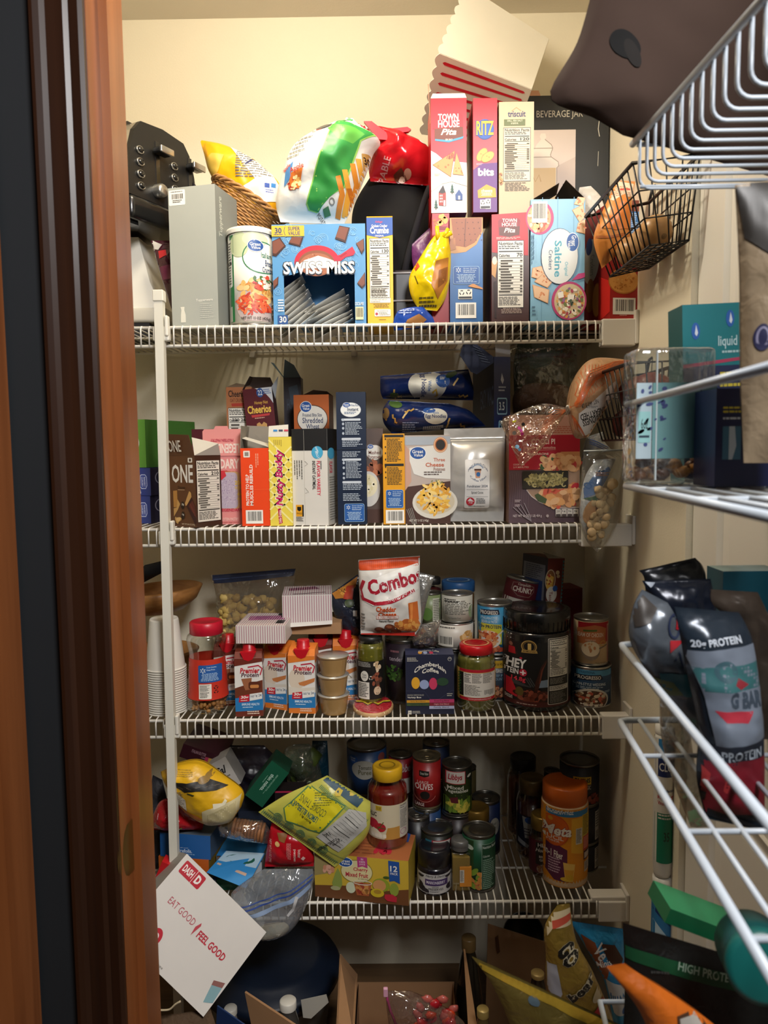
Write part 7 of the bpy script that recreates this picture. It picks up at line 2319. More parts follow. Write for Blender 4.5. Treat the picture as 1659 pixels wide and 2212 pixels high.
# pesto
rnd = random.Random(2)
pm_ = M('#6d6a2c', .3, vary=.6, vs=90, coat=.3)
t = JAR('pesto_jar', 'glass jar of green pesto with bright red lid and white nutrition label', 'jar', (556, 612, 797, 1078), 1.70, 3, [(.92, 1078), (1, 1055), (1, 735), (.96, 700), (.82, 678)], (.88, 682, 616), '#5f6030', 690, M('#b8141c', .3), cm=pm_)
F = wrapband(t, 'paper_label', 772, 990, '#c9a24e')
F.r(556, 772, 797, 792, '#b01a2c').r(556, 968, 797, 988, '#b01a2c').t('www.panealcasalsa.com', 615, 972, 760, 984, '#e0c0b8').p([(556, 795), (588, 795), (590, 960), (556, 960)], '#1c1a14').ln(560, 800, 575, 950, 8, '#3f6a34', 3)
F.on('nutrition_panel').r(588, 796, 790, 966, '#d8d2c8').t('Nutrition', 594, 800, 632, 812, INKK, b=.03).t('Facts', 594, 814, 618, 824, INKK, b=.03).ln(638, 800, 700, 868, 10, '#55514a', 3).ln(706, 798, 770, 868, 10, '#55514a', 4).ln(592, 830, 634, 868, 5, '#55514a', 5).ln(594, 880, 700, 955, 8, '#77736a', 6).r(712, 912, 780, 955, '#d8d2c8').ln(714, 914, 778, 954, 16, INKK, 7, vert=True)
F.on('lid').part = 'lid'
t.add('lid', g_lathe([(t.R * .70, t.zz(616) + .0004), (t.R * .60, t.zz(616) + .0005)], 30), M('#d89a6a', .5))
t.done()
# ------------------------------------------------------------------ LOWEST SHELF, left half
CUR[0] = 7
t = B('cookie_box', 'dark plum biscuit box lying crooked behind the torn yellow bag', 'box', (265, 90, 535, 178), 1.80, .14, M('#3a1420', .4), lean=20, side='#2a1018')
F = t.face('front', (265, 90, 535, 178)); F.t('ITALIAN BUTTER', 330, 105, 425, 125, '#b08a94').t('Cookies', 400, 130, 430, 142, '#b08a94')
for i, c in enumerate(('#b03a5a', '#c9a24a', '#4a8a5a', '#b0446a')): F.p([(425 + 22 * i, 125), (450 + 22 * i, 122), (445 + 22 * i, 160), (425 + 22 * i, 165)], c)
t.done()
t = B('biscuit_box', 'white box with black script lettering leaning behind the torn yellow bag', 'box', (480, 150, 612, 345), 1.76, .06, M('#b5b1aa', .42), lean=-28, side='#8a8680')
F = t.face('front', (480, 150, 612, 345)); F.t('Cal', 498, 190, 580, 240, '#222222', sh=.4, b=.03).ln(500, 260, 590, 290, 2, '#55514a', 3); t.done()
t = B('cookie_box', 'blue shortbread box under the red bag at the lower left', 'box', (130, 628, 463, 780), 1.68, .12, M('#1f5a9a', .42), z=None, yaw=-7, lean=1, side='#3d4a5a', top='#5d6a74')
F = t.face('front', (160, 628, 463, 780)); F.t('trefoils.', 270, 722, 352, 746, '#c3d3e4', b=.02).t('girl scouts', 282, 712, 330, 719, '#c3d3e4').ln(270, 752, 400, 762, 1, '#8fb0d0', 3)
zt = t.loc.z
t.done()
t = B('cookie_box', 'orange peanut butter cookie box beneath the blue shortbread box', 'box', (120, 782, 455, 925), 1.68, .12, M('#b85a1c', .42), yaw=-9, side='#6d5a24', z=PQ(300, 930, 1.68).z)
F = t.face('front', (160, 782, 455, 925)); F.t('peanut butter', 300, 822, 408, 842, '#e0b48a', rot=180).ln(290, 800, 400, 812, 1, '#d99a64', 3).line([(300, 848), (330, 860), (390, 858)], 3, '#9a4814'); zo = t.loc.z; t.done()
t = B('cookie_box', 'dark blue cookie box at the bottom of the lower left pile', 'box', (130, 935, 492, 1040), 1.69, .11, M('#1a4a80', .42), sh=4, h=zo - ZD[4] - .001, side='#16385c')
F = t.face('front', (130, 935, 492, 1040)); F.r(380, 950, 425, 1010, '#a9bccb').ln(384, 955, 420, 1006, 7, '#333333', 3).e(488, 960, 8, 16, '#a9bccb'); t.done()
t = BAG('candy_bag', 'red candy bag squashed under the torn yellow bag', 'bag', [(92, 600), (88, 520), (130, 425), (180, 400)], [(405, 600), (408, 545), (330, 480), (255, 440)], 1.70, .10, M('#a8141f', .25, bump=.3), wr=.009, seed=141)
F = bagface(t); F.ln(150, 450, 165, 490, 1, '#d8a8a8', 3, vert=True)
for i, c in enumerate(('#c9a03a', '#b8b03a', '#c9c2b8', '#7a8a34')): F.e(265 + 11 * i, 545 - 4 * (i % 2), 6, 7, c)
F.e(165, 605, 14, 9, '#c9a8a4')
t.done()
# opened yellow bag
t = BAG('treat_bag', 'torn open yellow paper bag with black panel lying on its side', 'bag', [(140, 228), (185, 320), (290, 465), (440, 556), (600, 536)], [(250, 172), (392, 156), (540, 245), (668, 350), (656, 450)], 1.66, .10, M('#d9a81a', .38, bump=.25, bs=24), wr=.006, seed=151, seal=.0, n=(26, 30), power=.3)
F = bagface(t)
F.p([(248, 240), (340, 245), (470, 235), (585, 290), (520, 300), (400, 290), (330, 298), (260, 270)], '#1c1814')
for i in range(14): F.line([(270 + 18 * i, 262 + (i * 7) % 20), (300 + 18 * i, 284 - (i * 5) % 18)], 3, ['#3a3228', '#5a4a34', '#2a241c'][i % 3]); F.layer -= 1
F.e(440, 235, 35, 20, '#8a6a2a').e(470, 215, 25, 15, '#8a6a2a').ln(270, 180, 380, 215, 4, '#a8862a', 3)
F.on('label_panel').p([(240, 285), (330, 350), (335, 432), (245, 372)], '#c9bfae'); F.ln(248, 305, 326, 420, 14, '#6b6152', 3).on()
F.p([(345, 300), (395, 310), (385, 318), (350, 310)], '#3a3a1a').p([(250, 380), (340, 440), (440, 480), (400, 500), (300, 440)], '#b5651c')
F.on('mouth').p([(438, 418), (480, 400), (560, 380), (664, 352), (655, 440), (630, 518), (540, 540), (446, 554), (432, 500)], '#c9bd94').p([(470, 440), (640, 372), (640, 440), (615, 510), (460, 535)], '#b5a87c').p([(505, 370), (560, 372), (575, 350), (590, 362), (575, 384), (510, 404)], '#e0d8bc')
t.done()
t = B('cookie_box', 'dark green mint cookie box standing crooked in the middle of the pile', 'box', (752, 168, 888, 446), 1.72, .07, M('#12523a', .42), lean=38, side='#0f4630', top='#0d3a28')
F = t.face('front', (752, 168, 888, 446)); F.t('thin mints.', 802, 235, 826, 365, '#b5d0c0', rot=-90, b=.02).ln(835, 220, 846, 390, 2, '#7aa890', 3, vert=True).ln(788, 260, 796, 340, 1, '#7aa890', 4, vert=True); t.done()
# sleeve of biscuits
ck = None
c = PQ(690, 600, 1.665)
place = ['leftmost'] + ['second', 'third', 'fourth', 'fifth', 'sixth', 'seventh', 'eighth', 'ninth'] + ['rightmost']
for i in range(10):
    p = c + Vector((-.033 + .0075 * i, 0, .006 - .0014 * i))
    lab = '%s thin biscuit in the clear sleeve on the open blue box' % place[i] if i in (0, 9) else '%s thin biscuit from the left in the clear sleeve' % place[i]
    if ck is None:
        t = T('thin_biscuit', lab, 'biscuit', p, (0, math.radians(100), 0), 'biscuits in the clear sleeve')
        t.add('thin_biscuit', g_lathe([(0, 0), (.021, 0), (.0225, .002), (.0225, .005), (.021, .0068), (0, .0068)], 26), M('#8a5a34', .6, vary=.2), True); ck = t.done().root
    else: copy_thing(ck, p, lab)
t = BAG('biscuit_sleeve', 'clear plastic sleeve wrapped round a row of thin biscuits', 'sleeve', [(520, 640), (505, 560), (560, 525)], [(830, 690), (838, 600), (790, 540)], 1.665, .055, clear('#f0ece6', .1, .06, .8, 30, haze=.03), wr=.006, seed=161, seal=0); t.done()
# open blue and white box
t = B('snack_box', 'open blue and white box with its lid flap tipped forward under the biscuits', 'box', (495, 770, 790, 890), 1.70, .12, M('#2a78b8', .42), z=PQ(640, 892, 1.70).z, yaw=-4, side='#8f969c')
d = t.parts['carton']
for q in ('f', 'm', 's'): d[q].pop(0)
t.add('inner_lining', g_box(-t.w / 2 + .001, t.w / 2 - .001, .004, t.d - .002, .001, t.h - .002), '#6d5644')
w, h = t.w / 2, t.h
fl = [(-w - .01, -.045, h - .016), (w * .62, -.07, h - .036), (w + .006, 0.01, h + .004), (-w + .02, .012, h + .006)]
t.add('lid_flap', g_slab(fl, .001), '#2f86c4')
def fp(a, b): return tuple((Vector(fl[0]) * (1 - a) + Vector(fl[1]) * a) * (1 - b) + (Vector(fl[3]) * (1 - a) + Vector(fl[2]) * a) * b + Vector((0, -.0006, .0012)))
t.add('lid_flap', ([fp(*q) for q in ((0.02, .55), (.98, .55), (.98, .99), (.02, .99))], [(0, 1, 2, 3)]), '#a9c4d4')
t.add('lid_flap', ([fp(.5 + .36 * math.cos(k * .3927), .74 + .16 * math.sin(k * .3927)) [:2] + (fp(.5 + .36 * math.cos(k * .3927), .74 + .16 * math.sin(k * .3927))[2] + .0003,) for k in range(16)], [tuple(range(16))]), '#1a5a48')
t.add('lid_flap', ([fp(*q) for q in ((.06, .4), (.85, .28), (.85, .36), (.06, .47))], [(0, 1, 2, 3)]), '#c9a894')
t.flap('side_flap', (w * .55, -.002, .0), (w, -.002, .0), (w, -.002, h * .75), (w * .55, -.002, h * .75), M('#b9bcc0', .5))
zb2 = t.loc.z
t.done()
t = B('cookie_box', 'small dark green box beneath the open blue and white one', 'box', (498, 870, 690, 1005), 1.685, .12, M('#12523a', .42), sh=4, h=zb2 - ZD[4] - .001, side='#a9a9a0')
F = t.face('front', (498, 870, 690, 1005)); F.ln(520, 935, 600, 965, 4, '#4f8a6c', 3, align='c').r(645, 870, 690, 1005, '#8a8a84').ln(655, 875, 685, 1000, 8, '#333333', 3, vert=True).ring(580, 895, 14, 16, 3, '#3f7a5c'); t.done()
t = BAG('cookie_pouch', 'red butter cookie pouch under the yellow and green bag', 'pouch', [(806, 835), (818, 720), (840, 600), (850, 555)], [(1118, 832), (1122, 770), (1090, 660), (1000, 600)], 1.665, .055, M('#b3121f', .26, bump=.3, bs=26), wr=.006, seed=171, seal=.07)
F = bagface(t)
F.t('butter', 1025, 695, 1045, 745, '#e4b8b0', rot=-90).t('patties', 995, 690, 1015, 768, '#e4b8b0', rot=-90, b=.02).ln(955, 650, 985, 760, 4, '#d98a88', 3, vert=True).t('NET WT 6.5 OZ (184g)', 836, 640, 856, 790, '#e0a8a0', rot=-90).e(895, 660, 16, 14, '#d8b070', 30).p([(1058, 738), (1072, 752), (1058, 768), (1044, 752)], '#e0b8b0').p([(890, 600), (960, 600), (940, 650), (905, 640)], '#8a5a2a'); t.done()
t = B('cookie_box', 'dark box with a bright pink edge behind the yellow and green bag', 'box', (872, 352, 1060, 560), 1.74, .05, M('#1a1214', .45), z=None, side='#140e10'); F = t.face('front', (872, 352, 1060, 560)); F.r(872, 352, 1060, 362, '#b02a4a').e(960, 385, 40, 14, '#5a2a1c'); t.done()
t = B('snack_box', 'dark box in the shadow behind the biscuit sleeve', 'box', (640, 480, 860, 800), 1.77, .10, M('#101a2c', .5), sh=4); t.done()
# dark bags at the back
t = BAG('produce_bag', 'dark translucent bag with green pears at the back of the lowest shelf', 'bag', [(960, 300), (925, 200), (930, 90), (990, 55)], [(1180, 310), (1160, 200), (1130, 90), (1090, 50)], 1.86, .08, clear('#b9c4b0', .1, .12, .9, 24, haze=.1), wr=.01, seed=181)
for i, (x, y, r) in enumerate(((985, 150, .024), (1050, 200, .03), (1100, 140, .026), (1010, 240, .024))):
    t.add('pear#%d' % i, g_ball(PQ(x, y, 1.86) - t.loc, r, r, r * 1.15, 12, lump=.3, seed=i), M('#4a5a24', .5, vary=.2), True)
t.done()
t = BAG('plastic_bag', 'dark teal plastic bag beside the bag of green pears', 'plastic bag', [(1080, 300), (1100, 150), (1110, 30)], [(1215, 320), (1215, 200), (1205, 30)], 1.90, .05, M('#12384a', .35, bump=.4), wr=.01, seed=182); t.done()
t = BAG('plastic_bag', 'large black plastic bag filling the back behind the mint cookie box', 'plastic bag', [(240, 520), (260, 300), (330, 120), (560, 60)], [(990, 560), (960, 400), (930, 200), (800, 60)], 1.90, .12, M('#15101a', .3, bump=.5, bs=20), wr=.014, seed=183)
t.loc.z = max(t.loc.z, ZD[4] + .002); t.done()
t = BAG('paper_bag', 'dark blue grey bag at the far left edge of the lowest shelf', 'bag', [(20, 880), (40, 500), (90, 250)], [(180, 860), (190, 500), (150, 280)], 1.80, .06, M('#3a3c46', .5, bump=.3), wr=.01, seed=184); t.done()
# yellow and green cookie thins
t = BAG('cookie_bag', 'slanting lime green and yellow lemon cookie bag with nutrition table', 'cookie bag', [(766, 486), (935, 378), (1100, 302), (1205, 252)], [(1255, 838), (1370, 735), (1470, 610), (1482, 420)], 1.645, .05, M('#b9b652', .3, bump=.25, bs=22), wr=.005, seed=191, n=(38, 34), seal=.05)
F = bagface(t, step=.0045)
F.p([(1180, 275), (1250, 238), (1330, 215), (1420, 230), (1475, 300), (1470, 380), (1400, 440), (1280, 350)], '#2c4a5a').p([(1255, 340), (1280, 322), (1308, 340), (1290, 366), (1262, 362)], '#c9b03a').p([(1345, 345), (1375, 328), (1400, 345), (1385, 378), (1350, 372)], '#c9b03a').e(1300, 262, 30, 10, '#1d2f44', 30).e(1380, 280, 30, 10, '#1d2f44', -30).e(1330, 300, 12, 10, '#1a2240').e(1400, 320, 12, 10, '#1a2240').e(1440, 270, 26, 10, '#1d2f44', 60).rr(1402, 300, 1446, 330, '#8a9a98', .1)
F.p([(930, 440), (1095, 300), (1330, 420), (1165, 590), (945, 520)], '#4f7a4a').p([(938, 440), (1098, 308), (1318, 422), (1160, 580), (950, 514)], '#cfc21c')
F.t('LEMON BLUEBERRY', 965, 430, 1165, 470, '#2c5a5a', rot=148, b=.03).t('COOKIE THINS', 1025, 395, 1215, 440, '#4a5a3a', rot=148, b=0).t('Members Mark', 1030, 485, 1115, 505, INKK, rot=148).ln(1130, 340, 1250, 420, 6, '#7a7a24', 3)
dg = M('#4a7a5a', .4)
for i in range(5):
    for q in range(3): F.ring(895 + 72 * i, 505 + 50 * i, 30 - 9 * q, 30 - 9 * q, 4, dg); F.layer -= 1
for i in range(46):
    s = i / 45
    x, y = 785 + 465 * s, 490 + 325 * s
    F.line([(x, y), (x + 20, y - 26)], 4, dg); F.layer -= 1
    x, y = 1120 + 330 * s, 300 + 250 * s
    if i > 4: F.line([(x, y - 12), (x + 18, y - 28)], 4, dg); F.layer -= 1
F.line([(800, 478), (1290, 812)], 4, dg).line([(830, 460), (1320, 780)], 3, dg)
F.on('nutrition_panel').p([(1140, 612), (1345, 440), (1455, 475), (1460, 560), (1280, 722)], '#b5b4ae').t('Nutrition Facts', 1135, 655, 1295, 680, INKK, rot=36 + 180, b=.02).t('150', 1190, 585, 1232, 610, INKK, rot=216, b=.02).t('Calories', 1240, 640, 1310, 660, INKK, rot=216, b=.02)
for i in range(12): F.line([(1180 + 18 * i, 595 - 14 * i), (1295 + 14 * i, 690 - 16 * i)], [5, 1.5, 1.5, 1.5][i % 4], '#3a3a38'); F.layer -= 1
t.done()
# bag of flour drooping over the edge
t = BAG('flour_zip_bag', 'clear zip bag with a little flour drooping over the lowest shelf edge', 'zip bag', [(760, 1300), (715, 1235), (690, 1120), (590, 1010), (800, 850)], [(790, 1302), (960, 1255), (1060, 1110), (1115, 920), (1112, 850)], 1.615, .07, clear('#c9d0d8', .1, .08, .9, 24, haze=.22), wr=.010, ws=18, seed=201, n=(32, 32), seal=.02)
F = bagface(t)
F.on('zip_strip').line([(640, 1078), (800, 1030), (980, 975), (1112, 905)], 9, '#2f4a94').line([(632, 1055), (800, 1005), (980, 950), (1112, 880)], 6, '#2f4a94').line([(665, 1110), (820, 1070), (980, 1015), (1112, 935)], 26, '#8fa4c4').on().p([(1010, 985), (1030, 990), (1000, 1080), (965, 1115), (955, 1105), (990, 1060)], '#c9c9c9')
BAG('x', '', '', [(775, 1294), (735, 1265), (745, 1240), (800, 1215)], [(800, 1296), (940, 1262), (960, 1220), (930, 1195)], 1.612, .04, M('#d8c49a', .9, bump=.3), n=(16, 12), seed=202, part='flour', t=t, seal=0); t.done()
# fruit cup box overhanging the edge
CUR[0] = 0
t = B('fruit_cup_box', 'yellow fruit cup box overhanging the shelf edge with a blue ribbon print', 'box', (678, 1851, 882, 1948), 1.638, .135, M('#c9a938', .42), sh=4, yaw=-10, side='#b59a34', top='#a8643a')
F = t.face('front', (0, 1020, 745, 1440)); F.u = (-125, 1030, 745, 1440)
F.p([(-125, 1030), (60, 1030), (40, 1200), (-125, 1240)], '#9a8a5a').p([(-125, 1330), (300, 1300), (500, 1330), (745, 1290), (745, 1440), (-125, 1440)], '#6d4426')
F.e(270, 1170, 150, 110, '#8a7a34').e(270, 1170, 143, 102, '#d8ce9a').badge(165, 1090, 66, 42).p([(275, 1030), (368, 1030), (372, 1130), (325, 1115), (280, 1130)], '#b03a7a').t('IN', 312, 1042, 332, 1060, '#e8d4de').t('100%', 296, 1066, 350, 1084, '#e8d4de').t('JUICE', 296, 1090, 350, 1108, '#e8d4de').t('Cherry', 240, 1130, 374, 1172, '#b8283c', b=.02).t('Mixed Fruit', 168, 1178, 376, 1220, '#b8283c', b=.02).t('In 100% Juice', 285, 1228, 375, 1242, '#555555')
F.on('pack_ribbon').p([(562, 1040), (662, 1046), (668, 1245), (615, 1222), (570, 1232)], '#1f4f9a').t('12', 580, 1085, 645, 1138, '#eeeae0', b=.02).t('PACK', 582, 1146, 650, 1168, '#eeeae0').on()
F.p([(70, 1200), (95, 1150), (130, 1220), (135, 1300), (110, 1355), (50, 1350), (40, 1290)], '#8a9a4a').e(70, 1340, 45, 20, '#a9a87a').food(10, 1170, 50, 26, ['#c98a6a', '#d9a48a'], 10, 26, 3).e(215, 1320, 45, 52, '#c9d0b4').p([(240, 1265), (410, 1265), (380, 1385), (270, 1385)], '#a85a34').food(325, 1325, 55, 45, ['#b8743c', '#c98a4a', '#9a3a2a', '#d0a060'], 30, 22, 4).ring(325, 1265, 88, 22, 8, '#d8d0c0')
F.e(495, 1270, 80, 62, '#8a9a2c').e(480, 1275, 60, 52, '#c9905a').e(460, 1345, 62, 40, '#c9b02a').e(462, 1335, 35, 20, '#a8842c').e(615, 1300, 42, 60, '#8a9a3a').e(545, 1195, 30, 12, '#3f5a24').p([(530, 1350), (600, 1345), (640, 1370), (635, 1415), (550, 1410), (525, 1385)], '#b8283a')
F = t.face('top', (250, 770, 800, 1020)); F.p([(250, 1020), (250, 770), (560, 770), (500, 1020)], '#a05a34').ln(260, 780, 700, 1010, 9, '#8a4a2c', 4, fill=.3).r(690, 785, 770, 870, '#1f4f9a').t('12', 705, 800, 755, 850, '#c9c6bc').food(640, 960, 50, 12, ['#b8283a'], 10, 22, 3)
ztop = t.loc.z + t.h
t.done()

# ------------------------------------------------------------------ LOWEST SHELF, right half
CUR[0] = 8
t = JAR('sauce_jar', 'tall jar of red pasta sauce with yellow lid standing on the fruit cup box', 'jar', (-15, 178, 237, 716), 1.71, None,
        [(.94, 716), (1, 700), (1, 360), (.96, 325), (.78, 285), (.74, 262)], (.76, 268, 182), '#7a1a14', 300, M('#d0a01c', .35), z=ztop + .001)
F = wrapband(t, 'paper_label', 405, 640, '#c9bda0')
F.p([(110, 560), (190, 555), (190, 640), (90, 640)], '#b5843c').r(36, 412, 74, 446, '#c9a82c').t('THICK & CHUNKY', 40, 418, 70, 440, '#3a3a2a').t('GARLIC', -30, 458, 42, 488, '#2a2420', b=.02).t('ONION', -35, 498, -2, 514, '#2a2420')
F.e(20, 540, 32, 34, '#b0283a').e(65, 560, 34, 30, '#a8202c').line([(45, 580), (85, 520)], 5, '#3f5a24').line([(40, 560), (100, 565)], 5, '#3f5a24').p([(5, 590), (20, 568), (45, 575), (70, 600), (68, 632), (5, 625)], '#d8ceb4')
for i in range(4): F.rr(8 + 24 * i, 604, 29 + 24 * i, 630, '#ddd6c4', .2); F.layer -= 1
F.on('nutrition_panel').r(186, 392, 237, 636, '#c4bdb0').t('Nutrition', 190, 412, 226, 424, INKK, b=.02).t('Facts', 190, 427, 214, 438, INKK, b=.02).ln(190, 448, 234, 575, 15, '#55514a', 3).ring(208, 600, 18, 20, 3, '#a05a7a').on()
t.add('lid', moved(g_lathe([(t.R * .42, 0), (t.R * .38, .0006), (t.R * .34, 0)], 26), Matrix.Translation((0, 0, t.zz(182) - .0004))), M('#8a6a14', .4)); t.done()


def stack(top, low):
    """a tin on the tin below it"""
    t = CAN(*top[0], **top[1]); z = t.loc.z
    return t, z


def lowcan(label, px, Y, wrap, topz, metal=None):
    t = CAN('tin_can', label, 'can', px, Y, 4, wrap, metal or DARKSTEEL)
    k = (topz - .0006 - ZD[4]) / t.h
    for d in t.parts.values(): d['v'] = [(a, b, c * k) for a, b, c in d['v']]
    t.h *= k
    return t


CAN_ = lambda label, px, Y, wrap, **k: CAN('tin_can', label, 'can', px, Y, k.pop('sh', None), wrap, k.pop('metal', DARKSTEEL), **k)
t = CAN_('blue tomato puree can at the back of the lowest shelf', (-150, 40, 105, 330), 1.93, '#1f3f6c'); z1 = t.loc.z; F = canface(t)
F.u = (-150, 40, 105, 330)
F.e(-105, 105, 28, 26, '#28559c').t('Great', -122, 92, -90, 104, '#c9d0dc').t('Value', -118, 106, -92, 118, '#c9d0dc').e(-35, 165, 78, 58, '#a9a79c').t('Tomato', -72, 138, 12, 162, '#4a4a34').t('Puree', -72, 166, 10, 194, '#5a5a34').e(72, 100, 20, 30, '#8a4a44').p([(85, 150), (105, 145), (105, 330), (60, 330)], '#7a5428'); t.done()
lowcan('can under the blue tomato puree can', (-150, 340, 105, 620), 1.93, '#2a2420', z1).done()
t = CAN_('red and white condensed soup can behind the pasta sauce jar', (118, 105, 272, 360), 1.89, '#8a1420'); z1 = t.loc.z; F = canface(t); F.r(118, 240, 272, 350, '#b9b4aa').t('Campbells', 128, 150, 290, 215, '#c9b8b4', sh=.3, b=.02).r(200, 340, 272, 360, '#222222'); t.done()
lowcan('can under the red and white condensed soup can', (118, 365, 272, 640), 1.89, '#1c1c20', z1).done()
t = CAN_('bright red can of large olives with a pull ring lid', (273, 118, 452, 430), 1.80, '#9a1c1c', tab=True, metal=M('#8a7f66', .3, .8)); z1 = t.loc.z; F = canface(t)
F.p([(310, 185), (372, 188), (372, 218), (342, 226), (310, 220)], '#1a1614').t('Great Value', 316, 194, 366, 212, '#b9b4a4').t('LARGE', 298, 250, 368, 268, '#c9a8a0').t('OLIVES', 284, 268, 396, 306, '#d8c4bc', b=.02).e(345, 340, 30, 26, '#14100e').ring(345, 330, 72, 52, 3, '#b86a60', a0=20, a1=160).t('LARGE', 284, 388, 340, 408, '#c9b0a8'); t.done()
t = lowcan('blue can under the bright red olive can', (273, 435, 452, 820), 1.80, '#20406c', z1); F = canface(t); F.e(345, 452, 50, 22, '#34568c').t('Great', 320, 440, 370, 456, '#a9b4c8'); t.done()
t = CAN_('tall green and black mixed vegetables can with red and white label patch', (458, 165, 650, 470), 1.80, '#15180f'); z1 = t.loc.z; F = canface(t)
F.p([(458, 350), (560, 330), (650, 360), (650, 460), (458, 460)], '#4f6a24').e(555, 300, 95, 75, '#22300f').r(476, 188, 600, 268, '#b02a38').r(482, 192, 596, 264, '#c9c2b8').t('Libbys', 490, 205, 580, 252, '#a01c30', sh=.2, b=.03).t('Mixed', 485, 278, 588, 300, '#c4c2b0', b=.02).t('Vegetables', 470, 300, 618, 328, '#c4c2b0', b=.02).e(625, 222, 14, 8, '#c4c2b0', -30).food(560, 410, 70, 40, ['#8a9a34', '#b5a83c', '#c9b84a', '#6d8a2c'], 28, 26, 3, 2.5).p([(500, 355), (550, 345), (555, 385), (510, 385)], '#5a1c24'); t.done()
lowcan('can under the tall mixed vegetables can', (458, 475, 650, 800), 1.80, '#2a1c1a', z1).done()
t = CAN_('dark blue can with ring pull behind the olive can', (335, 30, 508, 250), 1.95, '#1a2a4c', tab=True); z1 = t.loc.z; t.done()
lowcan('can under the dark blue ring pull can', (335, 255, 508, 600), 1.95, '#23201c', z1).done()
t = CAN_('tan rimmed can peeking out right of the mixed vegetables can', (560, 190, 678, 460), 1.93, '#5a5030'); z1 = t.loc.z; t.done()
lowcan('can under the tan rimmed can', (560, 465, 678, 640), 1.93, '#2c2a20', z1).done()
t = CAN_('low blue can with ring pull in front of the bare shelf', (650, 385, 830, 700), 1.86, '#1c2c54', sh=4, tab=True); F = canface(t); F.e(785, 530, 32, 50, '#a9a79c').t('Red', 765, 505, 795, 520, '#4a4a44').t('Beans', 762, 528, 795, 542, '#4a4a44'); t.done()
t = CAN_('dark can with ring pull just right of the pasta sauce jar', (215, 490, 382, 800), 1.765, '#17151a', sh=4, tab=True); t.done()
t = CAN_('dark red can between the ring pull can and the gold lidded jar', (385, 500, 572, 830), 1.80, '#3a1a18', sh=4); F = canface(t); F.food(530, 580, 35, 50, ['#6b3a30', '#8a5244'], 16, 18, 3); t.done()
t = CAN_('black vegetable can with small red and white patch, behind the preserves jar', (325, 575, 530, 960), 1.735, '#15180f', sh=4); F = canface(t); F.r(350, 625, 388, 690, '#2a6a7a').r(388, 625, 510, 700, '#b02a38').r(396, 630, 505, 700, '#c9c2b8').t('Libbys', 412, 642, 496, 690, '#a01c30', sh=.2, b=.03).t('SEA', 356, 640, 382, 654, '#c9d4d8').t('SALT', 354, 660, 384, 676, '#c9d4d8'); t.done()
t = JAR('sauce_jar', 'dark jar with a flat gold lid behind the green can', 'jar', (585, 440, 765, 830), 1.80, 4, [(.9, 830), (1, 810), (1, 570), (.9, 530)], (.95, 530, 448), '#2a1c14', 560, M('#8a6a2c', .35, .6)); t.done()
t = CAN_('green can with white nutrition text and peach picture, front of the row', (588, 590, 800, 945), 1.705, '#124a30', sh=4); F = canface(t)
F.p([(588, 620), (650, 620), (650, 945), (588, 945)], '#20401f').e(628, 665, 22, 14, '#b9c4b8', 20).food(668, 870, 45, 60, ['#b5743c', '#c98a44', '#7a9a34', '#b04a3a'], 20, 26, 4, 2)
F.on('nutrition_panel').r(700, 640, 798, 935, '#a9c0b0').r(702, 642, 796, 933, '#12442c').t('Nutrition Facts', 706, 650, 794, 668, '#c4d0c6', b=.02).t('Calories', 708, 708, 752, 722, '#c4d0c6', b=.02).ln(708, 735, 790, 925, 16, '#8fb09c', 3); t.done()
t = JAR('preserves_jar', 'black berry preserves jar with purple and white label', 'jar', (302, 682, 515, 1046), 1.69, 4, [(.9, 1046), (.98, 1035), (1, 1010), (1, 860), (.96, 830)], (.97, 830, 692), '#14101a', 850, M('#15141a', .3, coat=.3), shell=False)
F = wrapband(t, 'paper_label', 868, 1020, '#b9b6b4', .0008)
F.t('Harry & David', 350, 872, 470, 895, '#2a2a2a', sh=.3).r(346, 906, 488, 955, '#3f2a5c').t('MARIONBERRY', 354, 918, 472, 942, '#c9c4d0', b=.02).t('SEEDLESS', 388, 962, 430, 970, '#333333').t('PRESERVES', 366, 974, 460, 992, '#2a2a2a', b=.01).ln(375, 1000, 445, 1010, 1, '#555555', 2)
for x, y in ((318, 880), (325, 985), (348, 1005), (492, 880), (500, 975), (312, 960)): F.e(x, y, 22, 24, '#1c1620')
t.done()
c = PQ(580, 1000, 1.68)
t = T('spice_jar', 'square glass spice jar of mustard yellow powder with grey lid', 'spice jar', (c.x, 1.668, ZD[4]))
hh = PQ(580, 735, 1.68).z - ZD[4]
t.add('glass_jar', g_rbox(-.0235, .0235, 0, .046, 0, hh, .005), clear('#f2f0e8', .06, .05, 0), True)
t.add('powder', g_rbox(-.021, .021, .002, .044, .003, hh * .9, .003), M('#8a7434', .8), True)
t.add('lid', shifted(g_lathe([(.0215, 0), (.0225, .002), (.0215, .004), (.0225, .006), (.0215, .008), (.0225, .01), (.0222, .022), (.019, .024), (0, .024)], 32), 0, .023, hh + .002), M('#6d6c6a', .35, .4), True)
t.add('paper_label', g_box(-.004, .0238, -.0012, .03, hh * .16, hh * .66), M('#c9822c', .45))
t.w, t.h, t.d = .0478, hh, .046
F = Face(t, 'front', (512, 735, 650, 1010), 'paper_label'); F.lift = .0016
F.on('barcode_label').r(570, 848, 600, 938, '#c4beb2').ln(574, 855, 596, 932, 14, INKK, 3); t.done()

